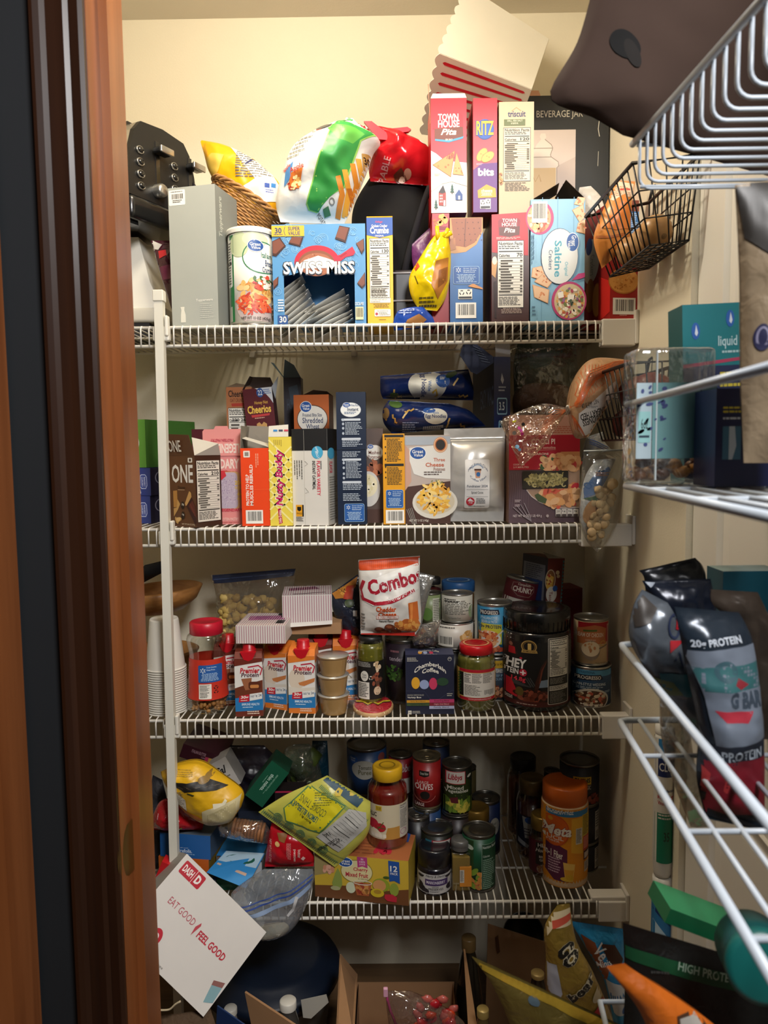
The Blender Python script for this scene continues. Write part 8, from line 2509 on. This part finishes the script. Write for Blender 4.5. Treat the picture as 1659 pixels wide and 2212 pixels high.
# right end: jars and cans in the shade
t = JAR('sauce_jar', 'tall jar of orange sauce in the shade at the back right', 'jar', (878, 120, 1075, 590), 1.95, 4, [(.9, 590), (1, 570), (1, 250), (.88, 210), (.8, 190)], (.82, 205, 124), '#6b2f14', 240, M('#241f1c', .4)); t.done()
t = JAR('sauce_jar', 'dark red sauce jar with gold lid and blue and white label, behind the fiber bottle', 'jar', (938, 255, 1130, 735), 1.84, 4, [(.9, 735), (1, 715), (1, 400), (.9, 365), (.82, 340)], (.86, 345, 260), '#4a1416', 380, M('#6d5a34', .35, .5))
F = wrapband(t, 'paper_label', 465, 660, '#1a2038'); F.p([(960, 470), (1030, 480), (1040, 600), (975, 600)], '#a9a9a4').e(1000, 490, 26, 20, '#28559c').ln(970, 540, 1020, 590, 3, '#4a4a54', 3).p([(940, 610), (1000, 640), (990, 660), (940, 640)], '#a9b0b8'); t.done()
t = JAR('gravy_jar', 'jar of brown gravy with gold lid half hidden by the fiber bottle', 'jar', (1018, 490, 1190, 895), 1.755, 4, [(.9, 895), (1, 880), (1, 640), (.9, 600), (.85, 580)], (.9, 585, 495), '#3a2014', 610, M('#8a7034', .35, .6))
F = wrapband(t, 'paper_label', 640, 860, '#4a1020'); F.r(1045, 650, 1125, 800, '#15110f').t('HEINZ', 1056, 655, 1150, 680, '#c4beb4', b=.02).t('Homestyle', 1044, 690, 1170, 722, '#c4beb4', sh=.3).t('BROWN', 1064, 738, 1140, 754, '#c4beb4').t('GRAVY', 1066, 760, 1140, 776, '#c4beb4').e(1095, 830, 45, 34, '#8a7a6a').food(1095, 828, 35, 22, ['#5a3420', '#7a5034'], 14, 14, 3); t.done()
zq = [PQ(1340, y, 1.78).z for y in (412, 655)]
t = CAN_('black chili can, topmost of the three stacked by the right wall', (1212, 140, 1462, 410), 1.79, '#14151f', z=zq[0]); F = canface(t); F.r(1272, 212, 1382, 262, '#c9a82c').t('BUSHS', 1280, 220, 1376, 250, '#1a1a14', b=.04).t('CHILI MAGIC', 1280, 268, 1380, 294, '#c9c4b8', b=.01).food(1400, 370, 40, 40, ['#7a2a1c', '#5a1c14', '#8a4030'], 26, 16, 3); t.h0 = t.h; t.done()
for nm, z0, zt_ in (('middle', zq[1], zq[0]), ('lowest', ZD[4], zq[1])):
    t = CAN_('black chili can, %s of the three stacked by the right wall' % nm, (1214, 140, 1462, 410), 1.79, '#14151f', z=z0)
    k = (zt_ - .0005 - z0) / t.h
    for d in t.parts.values(): d['v'] = [(a, b, c * k) for a, b, c in d['v']]
    t.h *= k
    F = canface(t); F.r(1415, 180, 1452, 380, '#b9b4a8').ln(1420, 190, 1448, 300, 6, '#333333', 3).ln(1420, 320, 1448, 370, 5, INKK, 3); t.done()
t = CAN_('dark can in the back corner behind the gold lidded red sauce jar', (1110, 215, 1212, 400), 1.93, '#1a1e2c', sh=4); t.done()
t = JAR('fiber_bottle', 'tall orange fiber powder bottle with orange lid in front of the shaded cans', 'bottle', (1095, 285, 1388, 1042), 1.735, 4, [(.97, 1042), (1, 1030), (1, 440), (.98, 425)], (.955, 425, 287), '#dd8618', 430, M('#c9601c', .35), shell=False, cm=M('#e2c39a', .35))
F = wrapband(t, 'paper_label', 432, 1038, '#e09018', .0006)
F.p([(1095, 432), (1388, 425), (1388, 490), (1095, 484)], '#2c7fb8').t('SUGAR-FREE', 1112, 424, 1262, 468, '#e4e4e0', b=.03, skew=.0).ln(1120, 466, 1210, 478, 1, '#b9d4e4', 3)
F.p([(1095, 640), (1160, 700), (1225, 740), (1225, 900), (1235, 990), (1150, 985), (1100, 920), (1095, 900)], '#5d2044').p([(1250, 500), (1330, 490), (1330, 780), (1250, 760)], '#e8b030')
F.e(1150, 600, 88, 118, '#c9501c').e(1148, 600, 82, 112, '#d9641c').t('Meta', 1078, 555, 1252, 640, '#7a1c34', b=.06, sh=.25).t('Meta', 1080, 556, 1250, 638, '#f0ebe0', b=.03, sh=.25).t('MUCIL', 1080, 640, 1202, 672, '#f0ebe0').t('FIBER', 1110, 676, 1180, 690, '#e8d8c8').e(1130, 515, 12, 16, '#d9a02c')
F.t('4-in-1 Fiber', 1082, 742, 1198, 798, '#f0e8e0', b=.02, skew=-.35).ln(1120, 815, 1188, 935, 6, '#c9a8b8', 3).p([(1200, 835), (1275, 850), (1262, 985), (1215, 985)], '#e8c060').p([(1208, 890), (1268, 895), (1258, 980), (1218, 980)], '#e0a030').e(1225, 965, 40, 18, '#e0b83a').e(1240, 950, 24, 22, '#d9a82c')
F.on('barcode_label').r(1278, 575, 1322, 698, '#d8d4c8').ln(1282, 582, 1318, 690, 20, INKK, 4).on('side_panel').r(1322, 482, 1378, 650, '#c9b03a').ln(1328, 490, 1374, 640, 14, '#5a4a14', 3).r(1330, 650, 1388, 760, '#c9402c').ln(1334, 660, 1382, 750, 8, '#e0a898', 4).r(1335, 765, 1386, 835, '#4a1a2c').r(1340, 780, 1384, 825, '#c9beb4').r(1340, 850, 1384, 930, '#c9beb4').ln(1345, 860, 1380, 920, 5, '#4a3a3a', 3).on()
F.t('NET WT 26.7 OZ (756g)', 1120, 1000, 1228, 1022, '#f0dcc0'); t.done()
# ------------------------------------------------------------------ ON THE FLOOR
CUR[0] = 0
t = B('blender_box', 'large white appliance box standing on one corner with red lettering', 'box', (295, 1922, 547, 2108), 1.50, .12, M('#d8d3cd', .4), lean=47, pitch=-36, side='#8d8884')
F = t.face('front', (0, 0, 252, 150))
F.on('brand_badge').rr(10, 6, 70, 28, '#b8182c', .15).t('DASH', 15, 11, 42, 23, '#efe6e2', b=.03).line([(46, 6), (46, 28)], 1, '#efe6e2').t('D', 51, 10, 64, 24, '#efe6e2', b=.05).on()
F.t('EAT GOOD', 36, 60, 112, 71, '#b5505c', b=0).p([(118, 68), (124, 58), (127, 62), (121, 82)], '#b8404c').t('FEEL GOOD', 132, 66, 212, 78, '#b8283a', b=.03)
F.e(64, 118, 14, 14, '#b8182c').ring(64, 118, 7, 7, 2, '#efe6e2').p([(222, 104), (246, 96), (250, 128), (232, 136)], '#7fa4ac').p([(222, 104), (246, 96), (247, 104), (224, 111)], '#8a5a54').ln(88, 141, 130, 146, 1, '#9a958e', 3)
d = t.parts['carton']
d['m'][5] = M('#8d8986', .5)
w = t.w / 2
t.add('ribbon_print', ([(w * .2, .03, -.0008), (w * .75, .05, -.0008), (w * .75, .075, -.0008), (w * .2, .055, -.0008)], [(0, 3, 2, 1)]), '#7d1c2c')
t.done()
t = B('red_carton', 'bright red card corner poking up behind the white appliance box', 'box', (330, 1868, 385, 1960), 1.60, .03, M('#b81a20', .4), lean=24); t.done()
c = P(585, 2062, 1.82)
t = T('storage_bin', 'round grey bin with a dark blue lid under the lowest shelf', 'bin', (c.x, 1.82, 0))
h = c.z
t.add('bin', g_lathe([(0, 0), (.14, 0), (.162, h - .05), (.165, h - .04)], 48), M('#8a8a84', .5), True)
t.add('lid', g_lathe([(.166, h - .05), (.178, h - .05), (.18, h - .03), (.172, h - .016), (.15, h - .012), (.14, h), (.12, h + .004), (0, h + .006)], 56), M('#0d1829', .4), True)
t.add('paper_label', g_slab([P(x, y, 1.635) - t.loc for x, y in ((650, 2160), (705, 2148), (710, 2165), (672, 2200), (655, 2198))], .001), '#b5b0a4')
t.done()


def openbox(label, x0, x1, yt, Y, d, flaps, col=KRAFT):
    t = B('cardboard_box', label, 'cardboard box', (x0, yt, x1, 2500), Y, d, col, z=0, open_top=True)
    q = t.parts['carton']
    for k in ('f', 'm', 's'): q[k] = q[k][:-5]
    e = .004
    v, f = g_box(-t.w / 2 + e, t.w / 2 - e, e, d - e, e, t.h - .0001, top=False)
    t.add('carton', (v, [a[::-1] for a in f]), col)
    for i, pts in enumerate(flaps): t.add('flap#%d' % i, g_slab([P(*a) - t.loc for a in pts], .004), col)
    return t.done()


openbox('open brown cardboard box on the floor under the fruit cup box', 757, 1012, 2372, 1.40, .33,
        [((771, 2106, 1.72), (735, 2062, 1.66), (728, 2212, 1.45), (764, 2230, 1.42)), ((1006, 2102, 1.72), (1003, 2050, 1.70), (1030, 2225, 1.42), (1014, 2230, 1.42))])
t = T('cardboard_sheet', 'brown cardboard sheet with printing leaning beneath the lowest shelf', 'cardboard', P(1112, 2130, 1.80))
t.add('sheet', g_slab([P(x, y, 1.82) - t.loc for x, y in ((1054, 1996), (1182, 2036), (1190, 2285), (1046, 2285))], .005), KRAFT)
F = [P(x, y, 1.812) - t.loc for x, y in ((1070, 2025), (1076, 2020), (1080, 2056), (1074, 2060))]
t.add('sheet', g_slab(F, .001), '#5a3a24'); t.done()
t = T('cardboard_flap', 'folded brown cardboard flap beside the blue card in front of the bin', 'cardboard', P(600, 2212, 1.50))
t.add('flap', g_slab([P(*a) - t.loc for a in ((530, 2142, 1.52), (640, 2215, 1.46), (648, 2290, 1.46), (560, 2290, 1.5))], .005), KRAFT); t.done()
t = T('blue_card', 'dark blue card corner below the white appliance box', 'card', P(490, 2212, 1.45))
t.add('card', g_slab([P(*a) - t.loc for a in ((470, 2172, 1.46), (530, 2214, 1.43), (540, 2290, 1.43), (464, 2290, 1.46))], .003), '#16305c'); t.done()
t = BAG('burlap_bag', 'brown sack tied with pale string under the white appliance box', 'sack', [(345, 2290), (340, 2230), (345, 2195)], [(470, 2290), (470, 2230), (455, 2180)], 1.46, .05, M('#5d4630', .8, bump=.4), seed=5)
t.add('string', g_tube(smoothline([P(x, y, 1.43) - t.loc for x, y in ((340, 2182), (365, 2181), (378, 2170), (390, 2163))], 14), .0022, 5), M('#b9a98a', .7), True); t.done()
for x0, x1, y, Y, body, capc, lab, hh_ in ((604, 640, 2160, 1.56, '#3f3d3a', '#c9c5bb', 'bottle with a white cap standing in front of the grey bin', .018), (484, 512, 2176, 1.58, '#8a867c', '#b9b5aa', 'small white capped bottle by the corner of the appliance box', .014), (997, 1028, 2024, 1.72, '#1d1a14', '#6b5430', 'dark bottle with tan cap behind the open cardboard box', .03), (1030, 1056, 2178, 1.42, '#5a4a28', '#a08a50', 'bottle with gold cap right of the open cardboard box', .016), (1147, 1176, 2100, 1.6, '#2a2018', '#a8905a', 'bottle with flat gold cap behind the gold snack bag', .01)):
    c = P((x0 + x1) / 2, y, Y)
    r = (P(x1, y, Y) - P(x0, y, Y)).length / 2
    t = T('bottle', lab, 'bottle', (c.x, Y, 0))
    z = c.z
    t.add('bottle', g_lathe([(0, 0), (r * 1.9, 0), (r * 1.9, z * .5), (r * 1.2, z - hh_ - .03), (r * .85, z - hh_ - .004), (r * .85, z - hh_)], 28), M(body, .25, coat=.3), True)
    t.add('cap', g_lathe([(r, z - hh_), (r, z - .002), (r * .9, z), (0, z)], 28), M(capc, .35, .3 if 'gold' in lab else 0), True); t.done()
t = B('storage_box', 'brown box in the dark behind the leaning cardboard sheet', 'box', (1085, 2090, 1172, 2280), 1.90, .12, KRAFT, z=0, h=P(1128, 2010, 1.95).z - .058); t.done()
t = T('frying_pan', 'black round pan propped up in the dark under the shelf', 'pan', P(1128, 2010, 1.95))
t.add('pan', moved(g_lathe([(0, 0), (.048, 0), (.054, .02), (.055, .022), (.05, .02), (.046, .004), (0, .004)], 40), Matrix.Rotation(math.radians(75), 4, 'X')), M('#0c0c0d', .35), True)
t.add('rim', moved(g_tube([(.0555 * math.cos(k * .15708), .0555 * math.sin(k * .15708), .022) for k in range(40)], .0012, 5, True), Matrix.Rotation(math.radians(75), 4, 'X')), M('#8a8884', .3, .6), True); t.done()
t = BAG('candy_bag', 'clear bag of red wrapped candies with a pink zipper in the cardboard box', 'zip bag', [(860, 2290), (840, 2215), (832, 2140)], [(1010, 2290), (1000, 2205), (885, 2140)], 1.52, .06, clear('#f0eaea', .08, .07, 1.0, 26, haze=.03), wr=.012, seed=211, seal=0)
rnd = random.Random(6)
for i in range(34):
    c = P(900 + 80 * rnd.random(), 2158 + 90 * rnd.random(), 1.52 + rnd.uniform(-.01, .01)) - t.loc
    t.add('candies', g_ball(c, .013, .006, .009, 8, rot=(0, rnd.uniform(0, 3), 0), lump=.3, seed=i), M(['#b81c20', '#c9401c', '#a81824', '#b85a50'][i % 4], .3), True)
t.pkinds['candies'] = 'stuff'
t.add('zipper', g_tube([P(x, y, 1.515) - t.loc for x, y in ((832, 2135), (842, 2180), (860, 2225))], .003, 6), M('#b83a7a', .35), True)
t.add('zip_slider', g_rbox(-.005, .005, -.004, .004, -.01, .01, .002), M('#d8a0b8', .4))
q = P(833, 2143, 1.513) - t.loc
d = t.parts['zip_slider']; d['v'] = [(a + q.x, b + q.y, c + q.z) for a, b, c in d['v']]
t.done()

# ------------------------------------------------------------------ bags in the lowest basket of the door rack
CUR[0] = 11
t = BAG('gummy_bag', 'gold gummy candy bag with bold black lettering in the bottom door basket', 'candy bag', [(300, 1500), (110, 700), (95, 430), (85, 230), (175, 80)], [(760, 1500), (570, 900), (430, 560), (310, 330), (262, 70)], 1.16, .05, M('#957a34', .3, .3, bump=.35), wr=.007, seed=221, seal=.02)
F = bagface(t, lift=.0016)
F.p([(95, 160), (150, 120), (262, 90), (262, 190), (130, 210), (95, 270)], '#c9b894').p([(130, 170), (262, 120), (262, 160), (130, 215)], '#b84a34').p([(97, 460), (150, 440), (190, 640), (170, 700), (100, 650)], '#a9aab4')
F.t('GO', 160, 300, 310, 440, '#c9bea0', rot=-60, b=.12).t('GO', 162, 302, 308, 438, INKK, rot=-60, b=.05).t('bear', 210, 560, 440, 640, '#c9bea0', rot=40, b=.1).t('bear', 212, 562, 438, 638, INKK, rot=40, b=.04)
F.p([(380, 780), (490, 690), (510, 720), (430, 830)], '#a81c24').e(450, 660, 60, 35, '#b9ab8c', -40); t.done()
t = BAG('snack_bag', 'blue and white chocolate snack bag behind the gold gummy bag', 'snack bag', [(640, 1300), (560, 850), (500, 600), (400, 420), (268, 195)], [(760, 1300), (655, 850), (648, 600), (645, 420), (636, 250)], 1.22, .035, M('#2a8abf', .28, bump=.3), wr=.006, seed=231, seal=.04)
F = bagface(t, lift=.0015)
F.p([(335, 270), (430, 320), (470, 420), (520, 500), (500, 600), (440, 520), (380, 380)], '#8a4a2c').p([(470, 330), (570, 340), (630, 440), (600, 500), (520, 440)], '#4a2a1c').t('Ve', 420, 340, 520, 430, '#e4e0da', rot=-55, b=.02).t('Minis', 440, 440, 540, 480, '#e4e0da', rot=15).p([(500, 560), (648, 620), (652, 820), (560, 800)], '#c9ccd0').t('Whip', 520, 650, 640, 720, '#2a70a8', rot=190, b=.02).e(630, 780, 20, 25, '#2a60a8'); t.done()
CUR[0] = 0
t = BAG('snack_bag', 'large gold foil snack bag in the bottom right corner with shiny top edge', 'snack bag', [(1150, 2420), (1110, 2240), (1065, 2130), (1019, 2066)], [(1480, 2420), (1440, 2330), (1390, 2262), (1335, 2212)], .98, .04, M('#6b5c2c', .3, .35, bump=.3), wr=.006, seed=241, seal=.05)
F = bagface(t, lift=.0012); F.on('top_seal').p([(1024, 2072), (1328, 2212), (1328, 2228), (1030, 2086)], M('#c9a63c', .2, .6)).e(1150, 2150, 14, 8, '#4a5a64', 30).e(1260, 2210, 14, 8, '#5a6a70', 30); t.done()
t = BAG('jerky_pouch', 'black protein snack pouch with a green stripe in the bottom door basket', 'pouch', [(1340, 2500), (1346, 2250), (1350, 2120), (1346, 1994)], [(1720, 2560), (1710, 2330), (1700, 2210), (1690, 2098)], .84, .04, M('#0f100f', .45, bump=.2), wr=.004, seed=251, seal=.04)
F = bagface(t); F.p([(1348, 2038), (1690, 2124), (1690, 2156), (1348, 2064)], '#0f4a2c').t('HIGH PROTEIN SNACK', 1455, 2092, 1660, 2108, '#a9c4b0', rot=-15).ln(1400, 2085, 1450, 2095, 1, '#3a3c3a', 3); t.done()
t = BAG('snack_bag', 'bright orange snack bag in front of the black pouch', 'snack bag', [(1480, 2480), (1420, 2300), (1385, 2190), (1310, 2088)], [(1760, 2480), (1640, 2320), (1540, 2210), (1350, 2082)], .74, .04, M('#c9661c', .4, bump=.2), wr=.004, seed=261, seal=.05)
F = bagface(t); F.p([(1450, 2170), (1500, 2172), (1540, 2230), (1450, 2240)], '#4a3020').p([(1456, 2176), (1496, 2178), (1530, 2228), (1460, 2236)], '#a9a49c'); t.done()
t = B('green_box', 'green card box lying tilted above the black protein pouch', 'box', (1434, 1998, 1640, 2030), .86, .06, M('#15603c', .4), lean=22, top='#2f8a5c'); t.done()
c = P(1615, 2035, .76)
t = T('teal_tub', 'round teal tub at the right edge beside the green card box', 'tub', c, (math.radians(80), 0, math.radians(-10)))
t.add('tub', g_lathe([(0, 0), (.034, 0), (.036, .04), (.034, .045)], 36), M('#0f4f50', .4), True); t.add('lid', g_lathe([(.036, .045), (.037, .055), (.03, .058), (0, .058)], 36), M('#12605c', .4), True); t.done()

# canisters by the door frame
zc = [P(1434, y, 1.40).z for y in (1560, 1888, 2215)]
for i, (lab, nm) in enumerate((('white and green disinfecting wipes canister by the door frame', 0), ('white and blue canister under the green wipes canister', 1))):
    x = P(1434, 1700, 1.40).x
    r, z, h = .0185, zc[i + 1], zc[i] - zc[i + 1]
    t = T('wipes_canister', lab, 'canister', (x, 1.40, z))
    t.add('canister', g_lathe([(0, 0), (r * .85, 0), (r * .9, .006), (r, .03), (r, h - .03), (r * .9, h - .02), (0, h - .02)], 32), M('#d8d6cf', .35), True)
    t.add('lid', g_lathe([(r * .95, h - .022), (r, h - .02), (r * .96, h - .004), (0, h - .001)], 32), M('#dcdad4', .35), True)
    t.R, t.h, t.u = r, h, (0, 0, 40, 330)
    t.zz = lambda y, h=h: (330 - y) / 330 * h
    t.prof = [(r, 0), (r, h)]
    F = wrapband(t, 'paper_label', 30, 296, '#d8d6cf' if i == 0 else '#2f7ab0', .0005)
    if i == 0:
        F.r(0, 30, 40, 75, '#2f7fb8').r(0, 60, 40, 70, '#c2342c').r(0, 72, 40, 110, '#1a2a60').t('CLOR', 4, 80, 38, 98, '#e0e0e0', b=.02).r(0, 180, 40, 296, '#157a5c').t('Disinfecting', 3, 136, 38, 144, '#2a3a6a').t('Kills 99.9%', 3, 150, 38, 158, '#b8283a').t('Viruses & Bacteria', 3, 162, 38, 170, '#b8283a').r(0, 174, 40, 188, '#d8d6cf').ln(4, 190, 36, 204, 2, '#d8d6cf', 3).t('35', 14, 228, 26, 248, '#1a3a30')
    else: F.p([(0, 30), (40, 30), (40, 110), (0, 70)], '#152a6c').p([(0, 90), (40, 140), (40, 170), (0, 130)], '#b9d4e4').p([(0, 170), (40, 210), (40, 230), (0, 200)], '#b9d4e4')
    t.done()
t = B('storage_box', 'brown card box on the floor under the two canisters', 'box', (1400, 2220, 1468, 2300), 1.36, .12, KRAFT, z=0, h=zc[2] - .001); t.done()

# ------------------------------------------------------------------ what the door rack holds
t = BAG('paper_bag', 'brown paper bag with a cut-out handle in the topmost door basket', 'paper bag', [(1346, 292), (1275, 250), (1188, 208), (1250, 84), (1296, -90)], [(1660, 380), (1668, 280), (1674, 160), (1680, 0), (1690, -120)], .99, .06, M('#2c190d', .9, bump=.15, bs=12), wr=.01, ws=12, seed=271, seal=.0, n=(26, 26))  # brown taken darker so the colour carries the shade on the rack
F = bagface(t); F.on('handle_hole').e(1338, 118, 38, 26, M('#060505', 1), 50).e(1352, 138, 14, 34, M('#15110f', 1), -20); t.done()
c = P(1458, 1050, .93)
t = T('clear_box', 'clear plastic food box with pale teal label in the middle door basket', 'plastic box', (c.x, .93, MIDZ))
w, h = .05, P(1458, 748, .93).z - MIDZ
t.add('clear_box', g_rbox(-w, w, 0, .06, 0, h, .008), clear('#eef2f2', .1, .06, .3, 30, haze=.03), True)
t.add('clear_box', g_rbox(-w * .52, -w * .48, -.0015, .002, .005, h - .005, .0005), M('#c9d2d4', .3))
for x0, x1, c_ in ((-w, -w * .62, '#a9bcc4'), (-w * .6, w * .98, '#6d9a9c')): t.add('paper_label', g_box(x0, x1, -.0012, .0, h * .19, h * .74), c_)
t.w, t.h, t.d = 2 * w, h, .06
F = Face(t, 'front', (0, 0, 173, 300), 'paper_label'); F.lift = .0016
for i in range(26): rnd = random.Random(i); F.e(rnd.choice((rnd.uniform(4, 30), rnd.uniform(38, 66))), rnd.uniform(85, 236), rnd.uniform(2, 5), rnd.uniform(3, 9), '#3f4a7c', rnd.uniform(0, 90), n=8); F.layer -= 1
F.rr(4, 140, 30, 208, '#8fc0c0', .1).t('6oz', 10, 155, 25, 178, '#2a3a3a').r(6, 192, 28, 197, '#2a3a4a').ln(136, 90, 141, 220, 1, '#24344a', 3, vert=True).ln(146, 170, 150, 222, 1, '#24344a', 4, vert=True)
for i in range(26): rnd = random.Random(i + 40); t.add('dried_fruit', g_ball((rnd.uniform(-w * .85, w * .85), rnd.uniform(.01, .05), rnd.uniform(.01, h * .17)), .011, .009, .008, 8, lump=.4, seed=i), M(['#7a4a24', '#5a3018', '#a8702c'][i % 3], .45), True)
t.pkinds['dried_fruit'] = 'stuff'; t.done()
t = B('supplement_box', 'teal and navy box with white drop logos in the middle door basket', 'box', (1476, 655, 1625, 1060), 1.0, .05, M('#17747c', .4), lean=-2, z=MIDZ, side='#125a60')
F = t.face('front', (1476, 655, 1625, 1060))
F.r(1476, 795, 1625, 1060, '#18244c').p([(1476, 790), (1625, 775), (1625, 782), (1476, 798)], '#b03a5a')
for x, y in ((1504, 715), (1578, 690)): F.e(x, y, 9, 19, '#1f5aa8').p([(x + 1, y - 14), (x + 5, y + 4), (x + 2, y + 12), (x - 2, y + 6)], '#d5dce4')
F.t('liquid iv', 1552, 728, 1612, 758, '#b9d4d8').ln(1560, 762, 1615, 772, 1, '#a9c9cc', 3).ln(1555, 810, 1620, 850, 3, '#c9b83a', 3); t.done()
t = B('drink_mix_box', 'dark navy drink mix box at the right edge of the middle door basket', 'box', (1545, 838, 1690, 1090), .86, .06, M('#121c48', .4), z=MIDZ)
F = front(t); F.rr(1610, 862, 1632, 876, '#c9b83a', .3).ln(1560, 885, 1630, 905, 2, '#c9b83a', 3).r(1560, 935, 1600, 1020, '#3a6a84').p([(1574, 935), (1586, 935), (1590, 985), (1582, 1020), (1574, 1020)], '#b9c4cc').ln(1560, 912, 1635, 922, 1, '#c9d0dc', 4); t.done()
t = BAG('coffee_pouch', 'beige pouch with a dark round emblem at the right edge of the door', 'pouch', [(1606, 1000), (1600, 830), (1598, 600), (1588, 400)], [(1740, 1000), (1740, 830), (1740, 600), (1740, 380)], .78, .05, M('#8a7860', .45, bump=.2), wr=.006, seed=281, seal=.02)
t.loc.z = max(t.loc.z, MIDZ)
F = bagface(t); F.e(1628, 734, 16, 28, '#2a2a4a').ring(1628, 734, 12, 22, 4, '#8a86a0'); F.p([(1588, 400), (1625, 385), (1740, 380), (1740, 470), (1640, 560), (1600, 520)], '#2a2622'); t.done()
CUR[0] = 12
G_ = lambda lab, L, R, Y, col, sd, th=.045, met=.25: BAG('protein_snack', lab, 'snack pouch', L, R, Y, th, M(col, .26, met, bump=.4, bs=26), wr=.009, seed=sd, seal=.05)  # pouch and print colours are darkened: the basket's shade is painted in
t = G_('dark foil snack pouch at the top of the lower door basket, against the wall', [(330, 900), (320, 300), (255, 165)], [(1000, 900), (980, 220), (865, 25)], .98, '#23262c', 291); t.done()
t = G_('dark foil snack pouch tucked behind the pair with grey lettering', [(420, 900), (380, 500), (290, 275)], [(1100, 900), (1090, 560), (1030, 255)], .93, '#1c2230', 292); F = bagface(t); F.p([(310, 280), (420, 290), (360, 340)], '#8a94a4'); t.done()
t = G_('silver and white protein snack pouch hanging out of the lower door basket', [(820, 1900), (560, 1560), (330, 1250), (150, 900), (190, 560), (290, 370)], [(1150, 1900), (960, 1500), (860, 1200), (740, 900), (640, 640), (560, 510)], .90, '#5f666f', 293)
F = bagface(t, lift=.0016)
F.p([(170, 560), (290, 420), (430, 560), (330, 700), (180, 760)], '#3a3430').ring(600, 750, 80, 130, 26, '#2a3450').p([(640, 680), (690, 700), (680, 800), (620, 780)], '#a81c28').p([(540, 890), (710, 900), (520, 1010)], '#b0202c').line([(560, 1080), (620, 1000), (640, 1160), (700, 1080)], 26, '#1c2a48').p([(420, 1240), (860, 1200), (930, 1420), (700, 1480), (470, 1400)], '#2f6a74').p([(350, 1290), (560, 1330), (660, 1460), (480, 1500)], '#6d7a4a'); t.done()
t = G_('largest protein snack pouch of the lower door basket, white panel above dark red', [(980, 2860), (880, 2400), (900, 1900), (760, 1200), (690, 800), (640, 560)], [(1620, 3000), (1600, 2400), (1570, 1700), (1500, 1000), (1440, 800), (1340, 620)], .82, '#28323e', 294, .06)
F = bagface(t, lift=.0016)
F.p([(720, 1010), (1460, 930), (1560, 1640), (1560, 1950), (1000, 1990), (900, 1500)], '#717b8a').p([(780, 1180), (1510, 1110), (1540, 1370), (880, 1420)], '#35666a').t('20g PROTEIN', 770, 860, 1300, 960, '#c3ccd8', skew=.0, rot=6, b=.03).ring(1100, 1200, 120, 110, 50, '#3a5a64').p([(1220, 1260), (1340, 1330), (1240, 1380), (1180, 1330)], '#8a2a34').t('G BAR', 1120, 1400, 1500, 1580, '#3a4654', b=.06).p([(980, 1610), (1370, 1600), (1300, 1720), (1080, 1720)], '#b03040')
F.p([(930, 2000), (1560, 1900), (1590, 2160), (900, 2200)], '#1a2230').t('PROTEIN', 1050, 2010, 1480, 2130, '#a9b4c0', rot=8, b=.02).p([(880, 2180), (1590, 2100), (1610, 2760), (980, 2800), (860, 2440)], '#7a1626').p([(900, 2240), (960, 2300), (940, 2500), (900, 2480)], '#b83a3c').p([(1100, 2260), (1160, 2300), (1130, 2520), (1090, 2480)], '#b83a3c').p([(880, 2680), (1600, 2960), (1620, 2990), (900, 2790)], '#14161c'); t.done()
t = G_('brown and silver snack pouch right of the white panelled one', [(1380, 2000), (1400, 900), (1060, 540), (1040, 370)], [(1800, 2000), (1780, 900), (1640, 600), (1545, 400)], .88, '#4a4038', 295, .03); t.done()
t = BAG('wrapper_bag', 'clear wrapper drooping under the silver pouch of the lower door basket', 'wrapper', [(820, 2960), (640, 2500), (500, 2000), (480, 1520)], [(1000, 2960), (900, 2500), (820, 2000), (760, 1560)], .93, .03, clear('#d8d4cc', .12, .1, 1.0, 26, haze=.25), wr=.012, seed=299); t.done()
t = B('teal_box', 'teal card box at the right edge of the lower door basket', 'box', (1150, 170, 1800, 1800), .97, .05, M('#0f4a5a', .4), top='#7a9494', z=LOWZ); t.done()
CUR[0] = 0
